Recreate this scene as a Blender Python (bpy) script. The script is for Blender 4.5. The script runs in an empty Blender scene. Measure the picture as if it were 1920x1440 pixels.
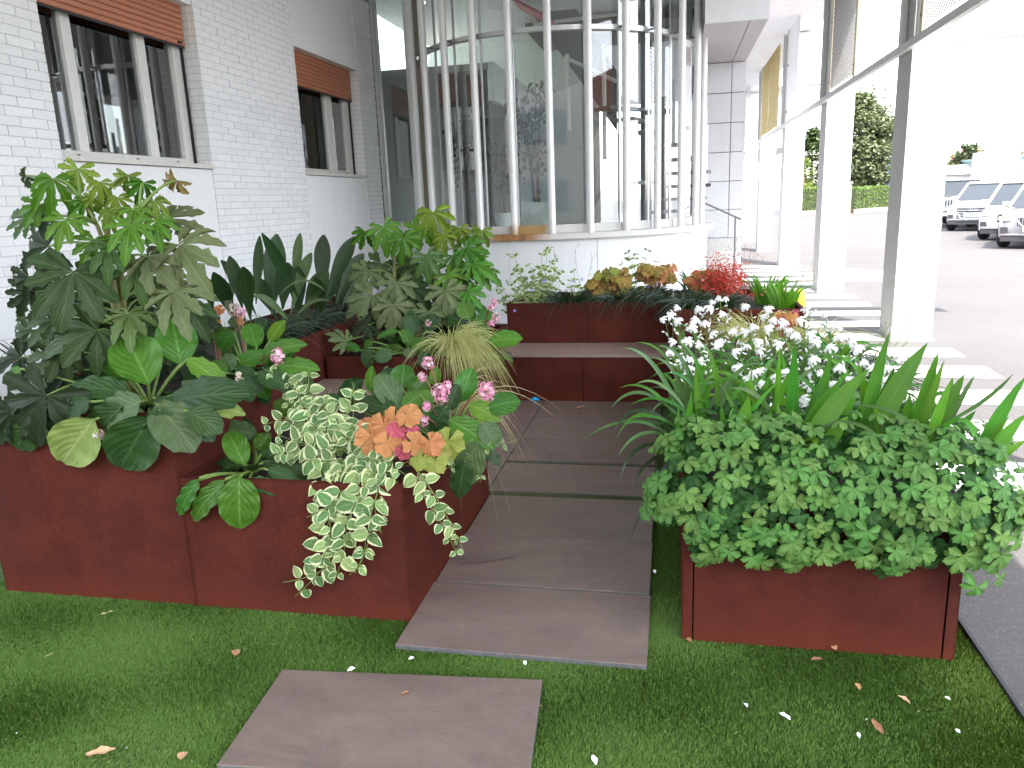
import bpy, bmesh, math, random
import numpy as np
from math import radians as rad, sin, cos, pi
from mathutils import Vector, Matrix, Euler

random.seed(11)
NR = np.random.RandomState(7)
sc = bpy.context.scene
C = sc.collection

# ------------------------------------------------------------------ camera, light, exposure
EYE = Vector((0, 0, 1.55))
YAW, PITCH, ROLL, FPX = .2121, .23158, -.04054, 1438.7
def cam_axes():
    r = Vector((1, 0, 0)); f = Vector((0, cos(PITCH), -sin(PITCH))); u = Vector((0, sin(PITCH), cos(PITCH)))
    c, s = cos(ROLL), sin(ROLL)
    r, u = c*r + s*u, -s*r + c*u
    Rz = Matrix.Rotation(YAW, 3, 'Z')
    return Rz @ r, Rz @ u, Rz @ f
CR, CU, CF = cam_axes()
camd = bpy.data.cameras.new('camera')
cam = bpy.data.objects.new('camera', camd); C.objects.link(cam)
camd.sensor_width = 36; camd.lens = FPX/1920*36; camd.clip_start = .05; camd.clip_end = 1500
m = Matrix.Identity(4)
for i in range(3):
    m[i][0] = CR[i]; m[i][1] = CU[i]; m[i][2] = -CF[i]; m[i][3] = EYE[i]
cam.matrix_world = m
sc.camera = cam

SUN = Vector((.23, -.50, .84)).normalized()          # towards the sun
world = bpy.data.worlds.new('World'); sc.world = world; world.use_nodes = True
wn = world.node_tree.nodes; wl = world.node_tree.links
bg = wn['Background']; sky = wn.new('ShaderNodeTexSky'); sky.sky_type = 'NISHITA'; sky.sun_disc = False
sky.sun_elevation = math.asin(SUN.z); sky.sun_rotation = math.atan2(SUN.x, SUN.y)
sky.dust_density = 2.0; sky.air_density = 1.0; sky.altitude = 100
hs_ = wn.new('ShaderNodeHueSaturation'); hs_.inputs['Saturation'].default_value = .42     # hazy white spring sky
wl.new(sky.outputs[0], hs_.inputs['Color']); wl.new(hs_.outputs[0], bg.inputs[0]); bg.inputs[1].default_value = .15
sl = bpy.data.lights.new('sun', 'SUN'); sl.energy = 2.2; sl.angle = rad(.6); sl.color = (1, .955, .89)
so = bpy.data.objects.new('sun', sl); C.objects.link(so)
so.rotation_euler = SUN.to_track_quat('Z', 'Y').to_euler(); so.location = (20, 30, 60)
vs = sc.view_settings
sc.display_settings.display_device = 'sRGB'
vs.view_transform = 'Standard'; vs.look = 'None'; vs.gamma = 1; vs.use_curve_mapping = False
vs.exposure = 3.0
sc.cycles.max_bounces = 10; sc.cycles.diffuse_bounces = 5; sc.cycles.transparent_max_bounces = 16
sc.cycles.use_denoising = True
sc.cycles.sample_clamp_indirect = 6

# ------------------------------------------------------------------ helpers
def ray(px, py):
    return (CF + CR*((px-960)/FPX) - CU*((py-720)/FPX))
def PY(px, py, Y): d = ray(px, py); return EYE + d*(Y/d.y)
def PX(px, py, X): d = ray(px, py); return EYE + d*(X/d.x)
def PZ(px, py, Z=0.): d = ray(px, py); return EYE + d*((Z-EYE.z)/d.z)

def props(o, label=None, cat=None, group=None, kind=None):
    if label: o['label'] = label
    if cat: o['category'] = cat
    if group: o['group'] = group
    if kind: o['kind'] = kind
    return o
def thing(name, label, cat, loc=(0, 0, 0), group=None):
    o = bpy.data.objects.new(name, None); C.objects.link(o); o.location = loc; o.empty_display_size = .1
    return props(o, label, cat, group)
def link(name, me, parent=None, M=None, mat=None):
    o = bpy.data.objects.new(name, me); C.objects.link(o)
    if M is not None: o.matrix_basis = M
    if parent is not None:
        o.parent = parent
        off = Vector(parent.location)
        if parent.parent: off = off + Vector(parent.parent.location)
        o.matrix_basis = Matrix.Translation(-off) @ o.matrix_basis
    return o

class MB:
    def __init__(s): s.v = []; s.f = []; s.uv = []; s.mi = []; s.cur = 0
    def add(s, vs, fs, uvs=None):
        n = len(s.v); s.v += [tuple(p) for p in vs]
        s.uv += list(uvs) if uvs is not None else [(0, 0)]*len(vs)
        s.f += [tuple(i+n for i in f) for f in fs]; s.mi += [s.cur]*len(fs)
        return s
    def box(s, x0, x1, y0, y1, z0, z1, M=None):
        vs = [Vector((x, y, z)) for x in (x0, x1) for y in (y0, y1) for z in (z0, z1)]
        if M is not None: vs = [M @ p for p in vs]
        return s.add(vs, [(0, 1, 3, 2), (4, 6, 7, 5), (0, 4, 5, 1), (2, 3, 7, 6), (0, 2, 6, 4), (1, 5, 7, 3)])
    def quad(s, a, b, c, d): return s.add([a, b, c, d], [(0, 1, 2, 3)], [(0, 0), (1, 0), (1, 1), (0, 1)])
    def tube(s, pts, r, n=8, r1=None, cap=True):
        pts = [Vector(p) for p in pts]; N = len(pts); vs = []
        nrm = None
        for i, p in enumerate(pts):
            t = (pts[min(i+1, N-1)] - pts[max(i-1, 0)])
            if t.length < 1e-9: t = Vector((0, 0, 1))
            t.normalize()
            if nrm is None: nrm = t.orthogonal().normalized()
            else: nrm = (nrm - t*nrm.dot(t)); nrm = nrm.normalized() if nrm.length > 1e-6 else t.orthogonal().normalized()
            b = t.cross(nrm); rr = r if r1 is None else r + (r1-r)*i/max(1, N-1)
            vs += [p + (nrm*cos(2*pi*k/n) + b*sin(2*pi*k/n))*rr for k in range(n)]
        fs = [(i*n+k, i*n+(k+1) % n, (i+1)*n+(k+1) % n, (i+1)*n+k) for i in range(N-1) for k in range(n)]
        if cap: fs += [tuple(range(n))[::-1], tuple(range((N-1)*n, N*n))]
        return s.add(vs, fs)
    def lathe(s, prof, n=20, M=None):
        vs = [Vector((r*cos(2*pi*k/n), r*sin(2*pi*k/n), z)) for r, z in prof for k in range(n)]
        if M is not None: vs = [M @ p for p in vs]
        fs = [(i*n+k, i*n+(k+1) % n, (i+1)*n+(k+1) % n, (i+1)*n+k) for i in range(len(prof)-1) for k in range(n)]
        return s.add(vs, fs)
    def mesh(s, name, mats, smooth=False):
        me = bpy.data.meshes.new(name); me.from_pydata(s.v, [], s.f)
        u = me.uv_layers.new(name='UVMap')
        li = np.empty(len(me.loops), dtype=np.int32); me.loops.foreach_get('vertex_index', li)
        u.data.foreach_set('uv', np.array(s.uv, dtype=np.float32)[li].ravel())
        for mt in (mats if isinstance(mats, (list, tuple)) else [mats]): me.materials.append(mt)
        if any(s.mi): me.polygons.foreach_set('material_index', s.mi)
        if smooth: me.polygons.foreach_set('use_smooth', [True]*len(me.polygons))
        me.update(); return me
    def build(s, name, mats, parent=None, smooth=False, bevel=0, M=None):
        me = s.mesh(name, mats, smooth)
        if bevel:
            bm = bmesh.new(); bm.from_mesh(me)
            bmesh.ops.bevel(bm, geom=[e for e in bm.edges if len(e.link_faces) == 2 and e.calc_face_angle(0) > .6], offset=bevel, segments=2, affect='EDGES', profile=.6)
            bm.to_mesh(me); bm.free()
        return link(name, me, parent, M)

# ------------------------------------------------------------------ materials
class NT:
    def __init__(s, name):
        s.m = bpy.data.materials.new(name); s.m.use_nodes = True; s.t = s.m.node_tree
        s.b = s.t.nodes['Principled BSDF']; s.out = s.t.nodes['Material Output']; s._tc = None
    def n(s, typ, **kw):
        o = s.t.nodes.new(typ)
        for k, v in kw.items(): setattr(o, k, v)
        return o
    def l(s, a, b): s.t.links.new(a, b)
    def set(s, sock, v):
        if hasattr(v, 'links') or hasattr(v, 'is_linked'): s.l(v, sock)
        else:
            if isinstance(v, tuple) and len(v) == 3 and sock.type == 'RGBA': v = v + (1,)
            sock.default_value = v
    def coord(s, which='Object'):
        if s._tc is None: s._tc = s.n('ShaderNodeTexCoord')
        return s._tc.outputs[which]
    def pos(s):
        return s.n('ShaderNodeNewGeometry').outputs['Position']
    def noise(s, vec, scale, detail=4, rough=.55, dist=0):
        o = s.n('ShaderNodeTexNoise'); s.l(vec, o.inputs['Vector'])
        o.inputs['Scale'].default_value = scale; o.inputs['Detail'].default_value = detail
        o.inputs['Roughness'].default_value = rough; o.inputs['Distortion'].default_value = dist
        return o.outputs['Fac']
    def mapv(s, vec, scale=(1, 1, 1), loc=(0, 0, 0), rot=(0, 0, 0)):
        o = s.n('ShaderNodeMapping'); s.l(vec, o.inputs[0]); o.inputs['Scale'].default_value = scale
        o.inputs['Location'].default_value = loc; o.inputs['Rotation'].default_value = rot; return o.outputs[0]
    def math(s, op, a, b=0., c=None, clamp=False):
        o = s.n('ShaderNodeMath', operation=op, use_clamp=clamp); s.set(o.inputs[0], a); s.set(o.inputs[1], b)
        if c is not None: s.set(o.inputs[2], c)
        return o.outputs[0]
    def ramp(s, f, stops):
        o = s.n('ShaderNodeValToRGB'); s.l(f, o.inputs[0]); e = o.color_ramp.elements
        while len(e) < len(stops): e.new(.5)
        for x, (p, c) in zip(e, stops):
            x.position = p; x.color = (c, c, c, 1) if isinstance(c, (int, float)) else tuple(c) + (1,)
        return o.outputs[0]
    def mix(s, f, a, b, typ='MIX'):
        o = s.n('ShaderNodeMix', data_type='RGBA', blend_type=typ)
        s.set(o.inputs[0], f); s.set(o.inputs[6], a); s.set(o.inputs[7], b); return o.outputs[2]
    def bump(s, h, strength=.3, dist=.01):
        o = s.n('ShaderNodeBump'); s.l(h, o.inputs['Height']); o.inputs['Strength'].default_value = strength
        o.inputs['Distance'].default_value = dist; s.l(o.outputs[0], s.b.inputs['Normal']); return o.outputs[0]
    def base(s, col=None, rough=None, metal=None, spec=None):
        if col is not None: s.set(s.b.inputs['Base Color'], col)
        if rough is not None: s.set(s.b.inputs['Roughness'], rough)
        if metal is not None: s.set(s.b.inputs['Metallic'], metal)
        if spec is not None: s.set(s.b.inputs['Specular IOR Level'], spec)
        return s
    def rnd(s): return s.n('ShaderNodeObjectInfo').outputs['Random']
    def vary(s, col, amt=.15, hue=.02):
        o = s.n('ShaderNodeHueSaturation'); r = s.rnd()
        s.set(o.inputs['Color'], col)
        s.l(s.math('MULTIPLY_ADD', r, 2*amt, 1-amt), o.inputs['Value'])
        r2 = s.math('FRACT', s.math('MULTIPLY', r, 17.3))
        s.l(s.math('MULTIPLY_ADD', r2, 2*hue, .5-hue), o.inputs['Hue'])
        return o.outputs[0]

def simple(name, col, rough=.5, metal=0., grain=.08, gscale=30, bump=0., spec=None):
    t = NT(name); p = t.pos(); n = t.noise(p, gscale, 5); big = t.noise(p, 1.7, 3)
    d = tuple(c*(1-grain) for c in col); e = tuple(min(1, c*(1+grain)) for c in col)
    c = t.mix(t.ramp(n, [(.3, 0.), (.7, 1.)]), d, e)
    c = t.mix(t.math('MULTIPLY', t.ramp(big, [(.35, 0.), (.7, 1.)]), grain*1.3), c, tuple(x*.6 for x in col))
    t.base(c, rough, metal, spec)
    if bump: t.bump(n, bump, .004)
    return t.m

M = {}
# corten steel
def mk_corten():
    t = NT('corten_steel'); p = t.pos()
    n1 = t.noise(p, 5.5, 6, .62, .4); n2 = t.noise(p, 190, 3, .6)
    st = t.noise(t.mapv(p, (46, 46, 1.1)), 1, 4, .6); n3 = t.noise(p, 1.3, 3)
    c = t.mix(t.ramp(n1, [(.3, 0.), (.72, 1.)]), (.060, .0152, .0100), (.112, .0255, .0160))
    c = t.mix(t.math('MULTIPLY', t.ramp(st, [(.5, 0.), (.74, 1.)]), .26), c, (.10, .032, .024))
    c = t.mix(t.math('MULTIPLY', t.ramp(n3, [(.42, 0.), (.68, 1.)]), .4), c, (.05, .0165, .0165))
    c = t.mix(t.math('MULTIPLY', t.ramp(n2, [(.35, 1.), (.62, 0.)]), .5), c, (.03, .008, .007))
    z = t.n('ShaderNodeSeparateXYZ'); t.l(p, z.inputs[0])
    low = t.math('MULTIPLY', t.ramp(t.math('ADD', z.outputs[2], t.math('MULTIPLY', n1, .06)), [(.03, 1.), (.13, 0.)]), .55)
    c = t.mix(low, c, (.105, .024, .013))
    dr = t.noise(t.mapv(p, (23, 23, .5)), 1, 5, .7, .2); c = t.mix(t.math('MULTIPLY', t.ramp(dr, [(.56, 0.), (.72, 1.)]), .22), c, (.03, .010, .010))
    bl = t.noise(p, 2.6, 5, .7, 1.2); c = t.mix(t.math('MULTIPLY', t.ramp(bl, [(.48, 0.), (.68, 1.)]), .2), c, (.115, .030, .016))
    sp = t.noise(p, 62, 2, .5); c = t.mix(t.ramp(sp, [(.79, 0.), (.81, .5)]), c, (.5, .4, .33))
    t.base(c, t.math('MULTIPLY_ADD', n1, .2, .62), 0, .05); t.bump(n2, .25, .002); return t.m
M['corten'] = mk_corten()
def mk_slab():
    t = NT('brown_stoneware'); p = t.pos(); r = t.rnd()
    v = t.n('ShaderNodeVectorMath', operation='ADD'); t.l(p, v.inputs[0])
    cb = t.n('ShaderNodeCombineXYZ'); t.l(t.math('MULTIPLY', r, 40), cb.inputs[0]); t.l(cb.outputs[0], v.inputs[1])
    q = v.outputs[0]
    a = t.noise(t.mapv(q, (1.6, 5, 1)), 1.2, 7, .68, .8); b = t.noise(q, 14, 6, .7, .4); f = t.noise(q, 260, 2)
    c = t.mix(t.ramp(a, [(.3, 0.), (.72, 1.)]), (.115, .077, .066), (.205, .147, .125))
    c = t.mix(t.math('MULTIPLY', t.ramp(b, [(.44, 0.), (.72, 1.)]), .45), c, (.112, .095, .10))
    c = t.mix(t.math('MULTIPLY', t.ramp(b, [(.24, 1.), (.4, 0.)]), .5), c, (.13, .078, .056))
    c = t.mix(t.math('MULTIPLY', t.ramp(f, [(.4, 0.), (.7, 1.)]), .28), c, (.30, .25, .225))
    dt = t.noise(q, 38, 4, .7); c = t.mix(t.ramp(dt, [(.62, 0.), (.72, .45)]), c, (.27, .24, .22)); d2 = t.noise(q, 55, 3, .7); c = t.mix(t.ramp(d2, [(.27, .6), (.36, 0.)]), c, (.05, .04, .036)); d3 = t.noise(q, 3.1, 5, .7, 1.5); c = t.mix(t.math('MULTIPLY', t.ramp(d3, [(.5, 0.), (.63, 1.)]), .3), c, (.10, .08, .075))
    t.base(t.vary(c, .05, .004), t.math('MULTIPLY_ADD', b, .25, .26), 0, .5); t.bump(b, .08, .003); return t.m
M['slab'] = mk_slab()
M['slab_edge'] = simple('slab_edge_grey', (.10, .10, .102), .8, 0, .3, 60)
M['bench_slab'] = simple('bench_stoneware', (.26, .18, .155), .45, 0, .12, 22)
def mk_wall(nm, col, rough):
    t = NT(nm); p = t.pos(); n = t.noise(p, 9, 5); st = t.noise(t.mapv(p, (7, 7, .5)), 1, 6, .65, .2); big = t.noise(p, .9, 4); fine = t.noise(p, 90, 3)
    c = t.mix(t.ramp(n, [(.3, 0.), (.7, 1.)]), tuple(x*.965 for x in col), col)
    c = t.mix(t.math('MULTIPLY', t.ramp(st, [(.5, 0.), (.72, 1.)]), .14), c, tuple(x*q for x, q in zip(col, (.62, .60, .56))))
    c = t.mix(t.math('MULTIPLY', t.ramp(big, [(.45, 0.), (.75, 1.)]), .08), c, tuple(x*.7 for x in col))
    t.base(c, rough); t.bump(fine, .15, .002); return t.m
M['wall'] = mk_wall('white_wall_paint', (.80, .795, .81), .75)
M['panel'] = mk_wall('white_cladding', (.79, .79, .81), .55)
M['joint'] = simple('grey_joint', (.30, .30, .31), .9, 0, .15, 60)
def mk_brick():
    t = NT('painted_brick'); p = t.pos(); n = t.noise(p, 55, 5, .7); b = t.noise(p, 6, 4)
    c = t.mix(t.ramp(n, [(.3, 0.), (.75, 1.)]), (.74, .735, .75), (.83, .825, .84))
    c = t.mix(t.math('MULTIPLY', t.ramp(b, [(.45, 0.), (.75, 1.)]), .2), c, (.68, .675, .69))
    t.base(t.vary(c, .035, .003), .7); t.bump(n, .35, .004); return t.m
M['brick'] = mk_brick()
M['joint_dark'] = simple('brick_joint', (.56, .56, .575), .9, 0, .2, 80)
M['alu'] = simple('brushed_steel', (.66, .665, .66), .33, 1., .06, 40)
M['alu_dark'] = simple('dark_aluminium', (.2, .2, .2), .45, .8, .08, 40)
M['frame'] = simple('grey_window_frame', (.60, .59, .57), .45, 0, .05, 15)
M['frame2'] = simple('pale_window_rail', (.66, .65, .63), .42, 0, .05, 15)
M['shutter'] = simple('terracotta_shutter', (.45, .172, .095), .5, 0, .08, 25)
M['black'] = simple('black_rubber', (.015, .015, .016), .6, 0, .2, 20)
M['stone'] = simple('pale_stone_sill', (.62, .60, .56), .55, 0, .08, 20)
def mk_ledge():
    t = NT('bay_ledge_stone'); p = t.pos(); n = t.noise(p, 14, 6, .7, .5); sx = t.n('ShaderNodeSeparateXYZ'); t.l(p, sx.inputs[0])
    m1 = t.math('ABSOLUTE', t.math('ADD', sx.outputs[0], 2.0)); m1 = t.math('ADD', m1, t.math('MULTIPLY', t.math('SUBTRACT', n, .5), .5))
    f = t.ramp(m1, [(.2, 1.), (.5, 0.)])
    z = t.ramp(sx.outputs[1], [(0, 1.), (1, 1.)])
    c = t.mix(f, (.63, .61, .575), t.mix(t.ramp(n, [(.4, 0.), (.65, 1.)]), (.42, .20, .07), (.24, .10, .04)))
    t.base(c, .6); return t.m
M['ledge'] = mk_ledge()
def mk_rustrail():
    t = NT('bay_bottom_rail'); p = t.pos(); n = t.noise(p, 12, 5, .7, .4); sx = t.n('ShaderNodeSeparateXYZ'); t.l(p, sx.inputs[0])
    m1 = t.math('ABSOLUTE', t.math('ADD', sx.outputs[0], 1.86)); m1 = t.math('ADD', m1, t.math('MULTIPLY', t.math('SUBTRACT', n, .5), .15))
    c = t.mix(t.ramp(m1, [(.22, 1.), (.29, 0.)]), (.64, .63, .61), (.46, .31, .12)); t.base(c, .5); return t.m
M['rustrail'] = mk_rustrail()
def mk_tube():
    t = NT('steel_tube'); p = t.pos(); n = t.noise(t.mapv(p, (40, 40, 3)), 1, 4); sx = t.n('ShaderNodeSeparateXYZ'); t.l(p, sx.inputs[0])
    low = t.ramp(t.math('ADD', sx.outputs[2], t.math('MULTIPLY', n, .1)), [(1.2/2, 1.), (1.42/2, 0.)])
    low = t.ramp(t.math('MULTIPLY', t.math('ADD', sx.outputs[2], t.math('MULTIPLY', n, .14)), .5), [(.6, 1.), (.70, 0.)])
    mx = t.math('ABSOLUTE', t.math('ADD', sx.outputs[0], 2.0)); near = t.ramp(mx, [(.3, 1.), (.42, 0.)])
    c = t.mix(t.math('MULTIPLY', low, near), (.82, .82, .82), (.48, .27, .08))
    c = t.mix(t.math('MULTIPLY', low, .3), c, (.35, .33, .30))
    t.base(c, t.math('MULTIPLY_ADD', n, .14, .30), .22); return t.m
M['tube'] = mk_tube()
def mk_glass(name, tint=(.9, .95, .94), refl=1.0):
    t = NT(name); nt = t.t; nt.nodes.remove(t.b)
    tr = t.n('ShaderNodeBsdfTransparent'); tr.inputs[0].default_value = tint + (1,)
    gl = t.n('ShaderNodeBsdfGlossy'); gl.inputs['Roughness'].default_value = .015; gl.inputs[0].default_value = (1, 1, 1, 1)
    fr = t.n('ShaderNodeFresnel'); fr.inputs[0].default_value = 1.5
    f = t.math('MULTIPLY_ADD', fr.outputs[0], 1.9*refl, .03*refl, clamp=True)
    mx = t.n('ShaderNodeMixShader'); t.l(f, mx.inputs[0]); t.l(tr.outputs[0], mx.inputs[1]); t.l(gl.outputs[0], mx.inputs[2])
    t.l(mx.outputs[0], t.out.inputs[0]); return t.m
M['glass'] = mk_glass('bay_glass', (.82, .89, .87), 1.5)
M['pane'] = mk_glass('window_glass', (.70, .75, .74), 1.2)
def mk_asphalt():
    t = NT('asphalt'); p = t.pos(); f = t.noise(p, 75, 3, .75); b = t.noise(p, .35, 5, .6, .3); v = t.n('ShaderNodeTexVoronoi'); t.l(p, v.inputs['Vector']); v.inputs['Scale'].default_value = 62
    c = t.mix(t.ramp(b, [(.3, 0.), (.7, 1.)]), (.066, .060, .059), (.092, .084, .081))
    c = t.mix(t.math('MULTIPLY', t.ramp(f, [(.35, 1.), (.62, 0.)]), .55), c, (.05, .048, .05))
    c = t.mix(t.math('MULTIPLY', t.ramp(v.outputs['Distance'], [(.08, 1.), (.34, 0.)]), .6), c, (.17, .162, .158))
    t.base(c, .85); t.bump(f, .6, .006); return t.m
M['asphalt'] = mk_asphalt()
def mk_paint():
    t = NT('road_paint'); p = t.pos(); n = t.noise(p, 22, 6, .75, .3)
    c = t.mix(t.ramp(n, [(.28, 0.), (.4, 1.)]), (.2, .19, .185), (.62, .62, .61)); t.base(c, .7); return t.m
M['paint'] = mk_paint()
M['soil'] = simple('dark_soil', (.028, .02, .014), .95, 0, .4, 60, .6)
M['moss'] = simple('mossy_joint', (.062, .078, .024), .95, 0, .45, 50, .5)
M['turf_base'] = simple('turf_backing', (.045, .092, .018), .95, 0, .3, 60, .4)
def mk_turf():
    t = NT('turf_blade'); a = t.n('ShaderNodeAttribute', attribute_name='tone'); p = t.pos()
    b = t.noise(p, 1.6, 3)
    c = t.ramp(a.outputs['Fac'], [(0, (.045, .100, .014)), (.5, (.088, .172, .030)), (.86, (.115, .195, .048)), (1, (.21, .23, .10))])
    sx = t.n('ShaderNodeSeparateXYZ'); t.l(p, sx.inputs[0])
    edge = t.ramp(t.math('ADD', t.math('MULTIPLY', sx.outputs[0], .5), t.math('MULTIPLY', b, .12)), [(.40, 0.), (.58, 1.)])
    c = t.mix(t.math('MULTIPLY', edge, .45), c, (.10, .145, .016))
    t.base(c, .6, 0, .1)
    return t.m
M['turf'] = mk_turf()
M['white'] = mk_wall('white_paint', (.80, .80, .79), .5)
M['post'] = simple('grey_steel_post', (.40, .395, .385), .5, 0, .08, 20)
M['post_light'] = simple('light_grey_steel', (.5, .5, .49), .5, 0, .08, 20)
M['cream_strip'] = simple('cream_strip', (.56, .50, .36), .6, 0, .06, 20)
M['gold'] = simple('gold_mesh', (.42, .33, .14), .4, .6, .12, 20)
M['meshgrey'] = simple('grey_mesh', (.19, .175, .15), .6, 0, .12, 20)
M['ceiling'] = simple('ceiling_white', (.78, .78, .78), .8, 0, .04, 4)

# ------------------------------------------------------------------ leaf materials and leaf shapes
def leafmat(name, col, vein, kind='pinnate', rough=.42, N=9, k=1.1, transl=.22, amt=.16, hue=.018, margin=None, under=None, veinw=1.0, bump=.27, spec=.28):
    t = NT(name); uv = t.coord('UV'); sx = t.n('ShaderNodeSeparateXYZ'); t.l(uv, sx.inputs[0])
    s = t.math('ABSOLUTE', t.math('MULTIPLY_ADD', sx.outputs[0], 2., -1.)); v = sx.outputs[1]
    p = t.coord('Object'); n = t.noise(p, 5.5, 4, .6)
    mid = t.ramp(s, [(.02*veinw, 1.), (.09*veinw, 0.)])
    if kind == 'parallel':
        lat = t.math('ABSOLUTE', t.math('SUBTRACT', t.math('FRACT', t.math('MULTIPLY', s, 5.)), .5))
        lat = t.ramp(lat, [(.0, .6), (.3, 0.)]); h = t.math('MULTIPLY', lat, 1.)
    else:
        wob = t.math('MULTIPLY', t.math('SUBTRACT', t.noise(p, 2.6, 4), .5), 1.9)
        fr = t.math('FRACT', t.math('ADD', wob, t.math('ADD', t.math('MULTIPLY', v, float(N)), t.math('MULTIPLY', s, -N*k*.42))))
        d = t.math('ABSOLUTE', t.math('SUBTRACT', fr, .5)); lat = t.ramp(d, [(.40, 0.), (.5, .55)]); h = t.math('MULTIPLY', d, 2.)
    vm = t.math('MAXIMUM', mid, t.math('MULTIPLY', lat, t.math('MULTIPLY_ADD', n, .5, -.04)))
    c = t.mix(t.ramp(n, [(.3, 0.), (.75, 1.)]), tuple(x*.82 for x in col), tuple(min(1, x*1.18) for x in col))
    c = t.mix(t.math('MULTIPLY', vm, .62), c, vein)
    if margin:
        e = t.math('ADD', s, t.math('MULTIPLY', t.math('SUBTRACT', t.noise(p, 9, 3), .5), .42))
        e = t.math('MAXIMUM', e, t.ramp(v, [(.86, 0.), (.97, 1.)])); e = t.math('MAXIMUM', e, t.ramp(v, [(.02, .9), (.1, 0.)]))
        c = t.mix(t.ramp(e, [(.66, 0.), (.75, 1.)]), c, margin)
    c = t.vary(c, amt, hue)
    if under:
        g = t.n('ShaderNodeNewGeometry'); c = t.mix(g.outputs['Backfacing'], c, under)
    t.base(c, rough, 0, spec)
    hh = t.math('ADD', h, t.math('MULTIPLY', n, .8)); t.bump(t.math('SUBTRACT', hh, t.math('MULTIPLY', mid, .8)), bump, .006 if kind == 'parallel' else .011)
    tl = t.n('ShaderNodeBsdfTranslucent'); t.l(t.mix(1., c, (1., 1., .45), 'MULTIPLY'), tl.inputs[0])
    mx = t.n('ShaderNodeMixShader'); mx.inputs[0].default_value = transl
    t.l(t.b.outputs[0], mx.inputs[1]); t.l(tl.outputs[0], mx.inputs[2]); t.l(mx.outputs[0], t.out.inputs[0])
    return t.m
L = M
L['berg'] = leafmat('bergenia_leaf', (.050, .148, .016), (.13, .27, .055), N=6, k=1.2, rough=.34)
L['berg_dark'] = leafmat('bergenia_dark_leaf', (.030, .072, .019), (.065, .125, .04), N=6, k=1.2, rough=.4)
L['berg_grey'] = leafmat('bergenia_grey_leaf', (.085, .142, .055), (.15, .215, .10), N=6, k=1.2, rough=.5)
L['berg_pale'] = leafmat('bergenia_pale_leaf', (.27, .36, .10), (.40, .47, .2), N=6, k=1.2, rough=.5)
L['berg_lime'] = leafmat('bergenia_lime_leaf', (.10, .215, .020), (.2, .33, .07), N=6, k=1.2, rough=.4)
L['fat_old'] = leafmat('aralia_mature_leaf', (.048, .084, .026), (.115, .17, .06), N=6, k=1.3, rough=.45, veinw=1.3, amt=.2)
L['fat_mid'] = leafmat('aralia_middle_leaf', (.078, .135, .036), (.16, .23, .07), N=6, k=1.3, rough=.45, veinw=1.3)
L['fat_grey'] = leafmat('aralia_greyish_leaf', (.118, .155, .066), (.19, .235, .10), N=6, k=1.3, rough=.5, veinw=1.3)
L['fat_new'] = leafmat('aralia_young_leaf', (.068, .185, .016), (.23, .37, .06), N=6, k=1.3, rough=.3, veinw=1.3)
L['fat_lime'] = leafmat('aralia_unfolding_leaf', (.17, .26, .035), (.32, .40, .08), N=6, k=1.3, rough=.4, veinw=1.3)
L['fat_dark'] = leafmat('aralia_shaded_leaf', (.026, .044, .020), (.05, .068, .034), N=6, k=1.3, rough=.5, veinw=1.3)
L['fat_dry'] = leafmat('aralia_wilted_leaf', (.27, .20, .07), (.36, .30, .10), N=6, k=1.3, rough=.5)
L['vinca'] = leafmat('periwinkle_leaf', (.105, .20, .062), (.2, .31, .12), N=4, k=1.2, rough=.42, margin=(.60, .64, .38), amt=.15, veinw=1.2)
L['vinca_cream'] = leafmat('periwinkle_cream_leaf', (.22, .33, .12), (.38, .46, .2), N=4, k=1.2, rough=.42, margin=(.62, .66, .36), amt=.14, veinw=1.2)
L['heu_orange'] = leafmat('coral_bells_orange_leaf', (.50, .225, .085), (.42, .15, .05), N=4, rough=.5, hue=.012, amt=.12)
L['heu_pink'] = leafmat('coral_bells_pink_leaf', (.46, .085, .13), (.36, .04, .07), N=4, rough=.5, hue=.01)
L['heu_amber'] = leafmat('coral_bells_amber_leaf', (.33, .215, .05), (.30, .14, .03), N=4, rough=.5, hue=.015)
L['heu_lime'] = leafmat('coral_bells_lime_leaf', (.27, .29, .06), (.2, .2, .04), N=4, rough=.5)
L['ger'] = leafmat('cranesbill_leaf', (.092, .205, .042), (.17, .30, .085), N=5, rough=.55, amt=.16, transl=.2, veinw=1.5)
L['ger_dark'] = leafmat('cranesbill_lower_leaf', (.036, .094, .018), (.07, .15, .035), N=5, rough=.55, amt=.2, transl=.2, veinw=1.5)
L['iris'] = leafmat('iris_blade', (.085, .245, .018), (.12, .30, .035), 'parallel', rough=.38, transl=.3, amt=.2, bump=.2)
L['iris_dark'] = leafmat('iris_dark_blade', (.052, .175, .016), (.08, .22, .03), 'parallel', rough=.36, transl=.28, bump=.2)
L['jap'] = leafmat('crested_iris_blade', (.075, .150, .045), (.14, .22, .09), 'parallel', rough=.3, transl=.2, bump=.2, amt=.25)
L['asp'] = leafmat('cast_iron_blade', (.022, .050, .015), (.04, .078, .026), 'parallel', rough=.38, transl=.12, bump=.25, amt=.25)
L['asp_pale'] = leafmat('cast_iron_pale_blade', (.085, .13, .05), (.12, .17, .07), 'parallel', rough=.4, transl=.2, bump=.25)
L['mondo'] = leafmat('dark_grass', (.018, .034, .012), (.03, .05, .02), 'parallel', rough=.3, transl=.05, bump=.1, spec=.35)
L['midgrass'] = leafmat('green_grass', (.045, .115, .028), (.07, .15, .04), 'parallel', rough=.4, transl=.2, bump=.1)
L['sedge'] = leafmat('pale_sedge', (.40, .43, .17), (.48, .50, .24), 'parallel', rough=.45, transl=.25, bump=.1)
L['sedge_dry'] = leafmat('dry_sedge', (.56, .46, .27), (.6, .5, .3), 'parallel', rough=.5, transl=.2, bump=.1)
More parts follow.
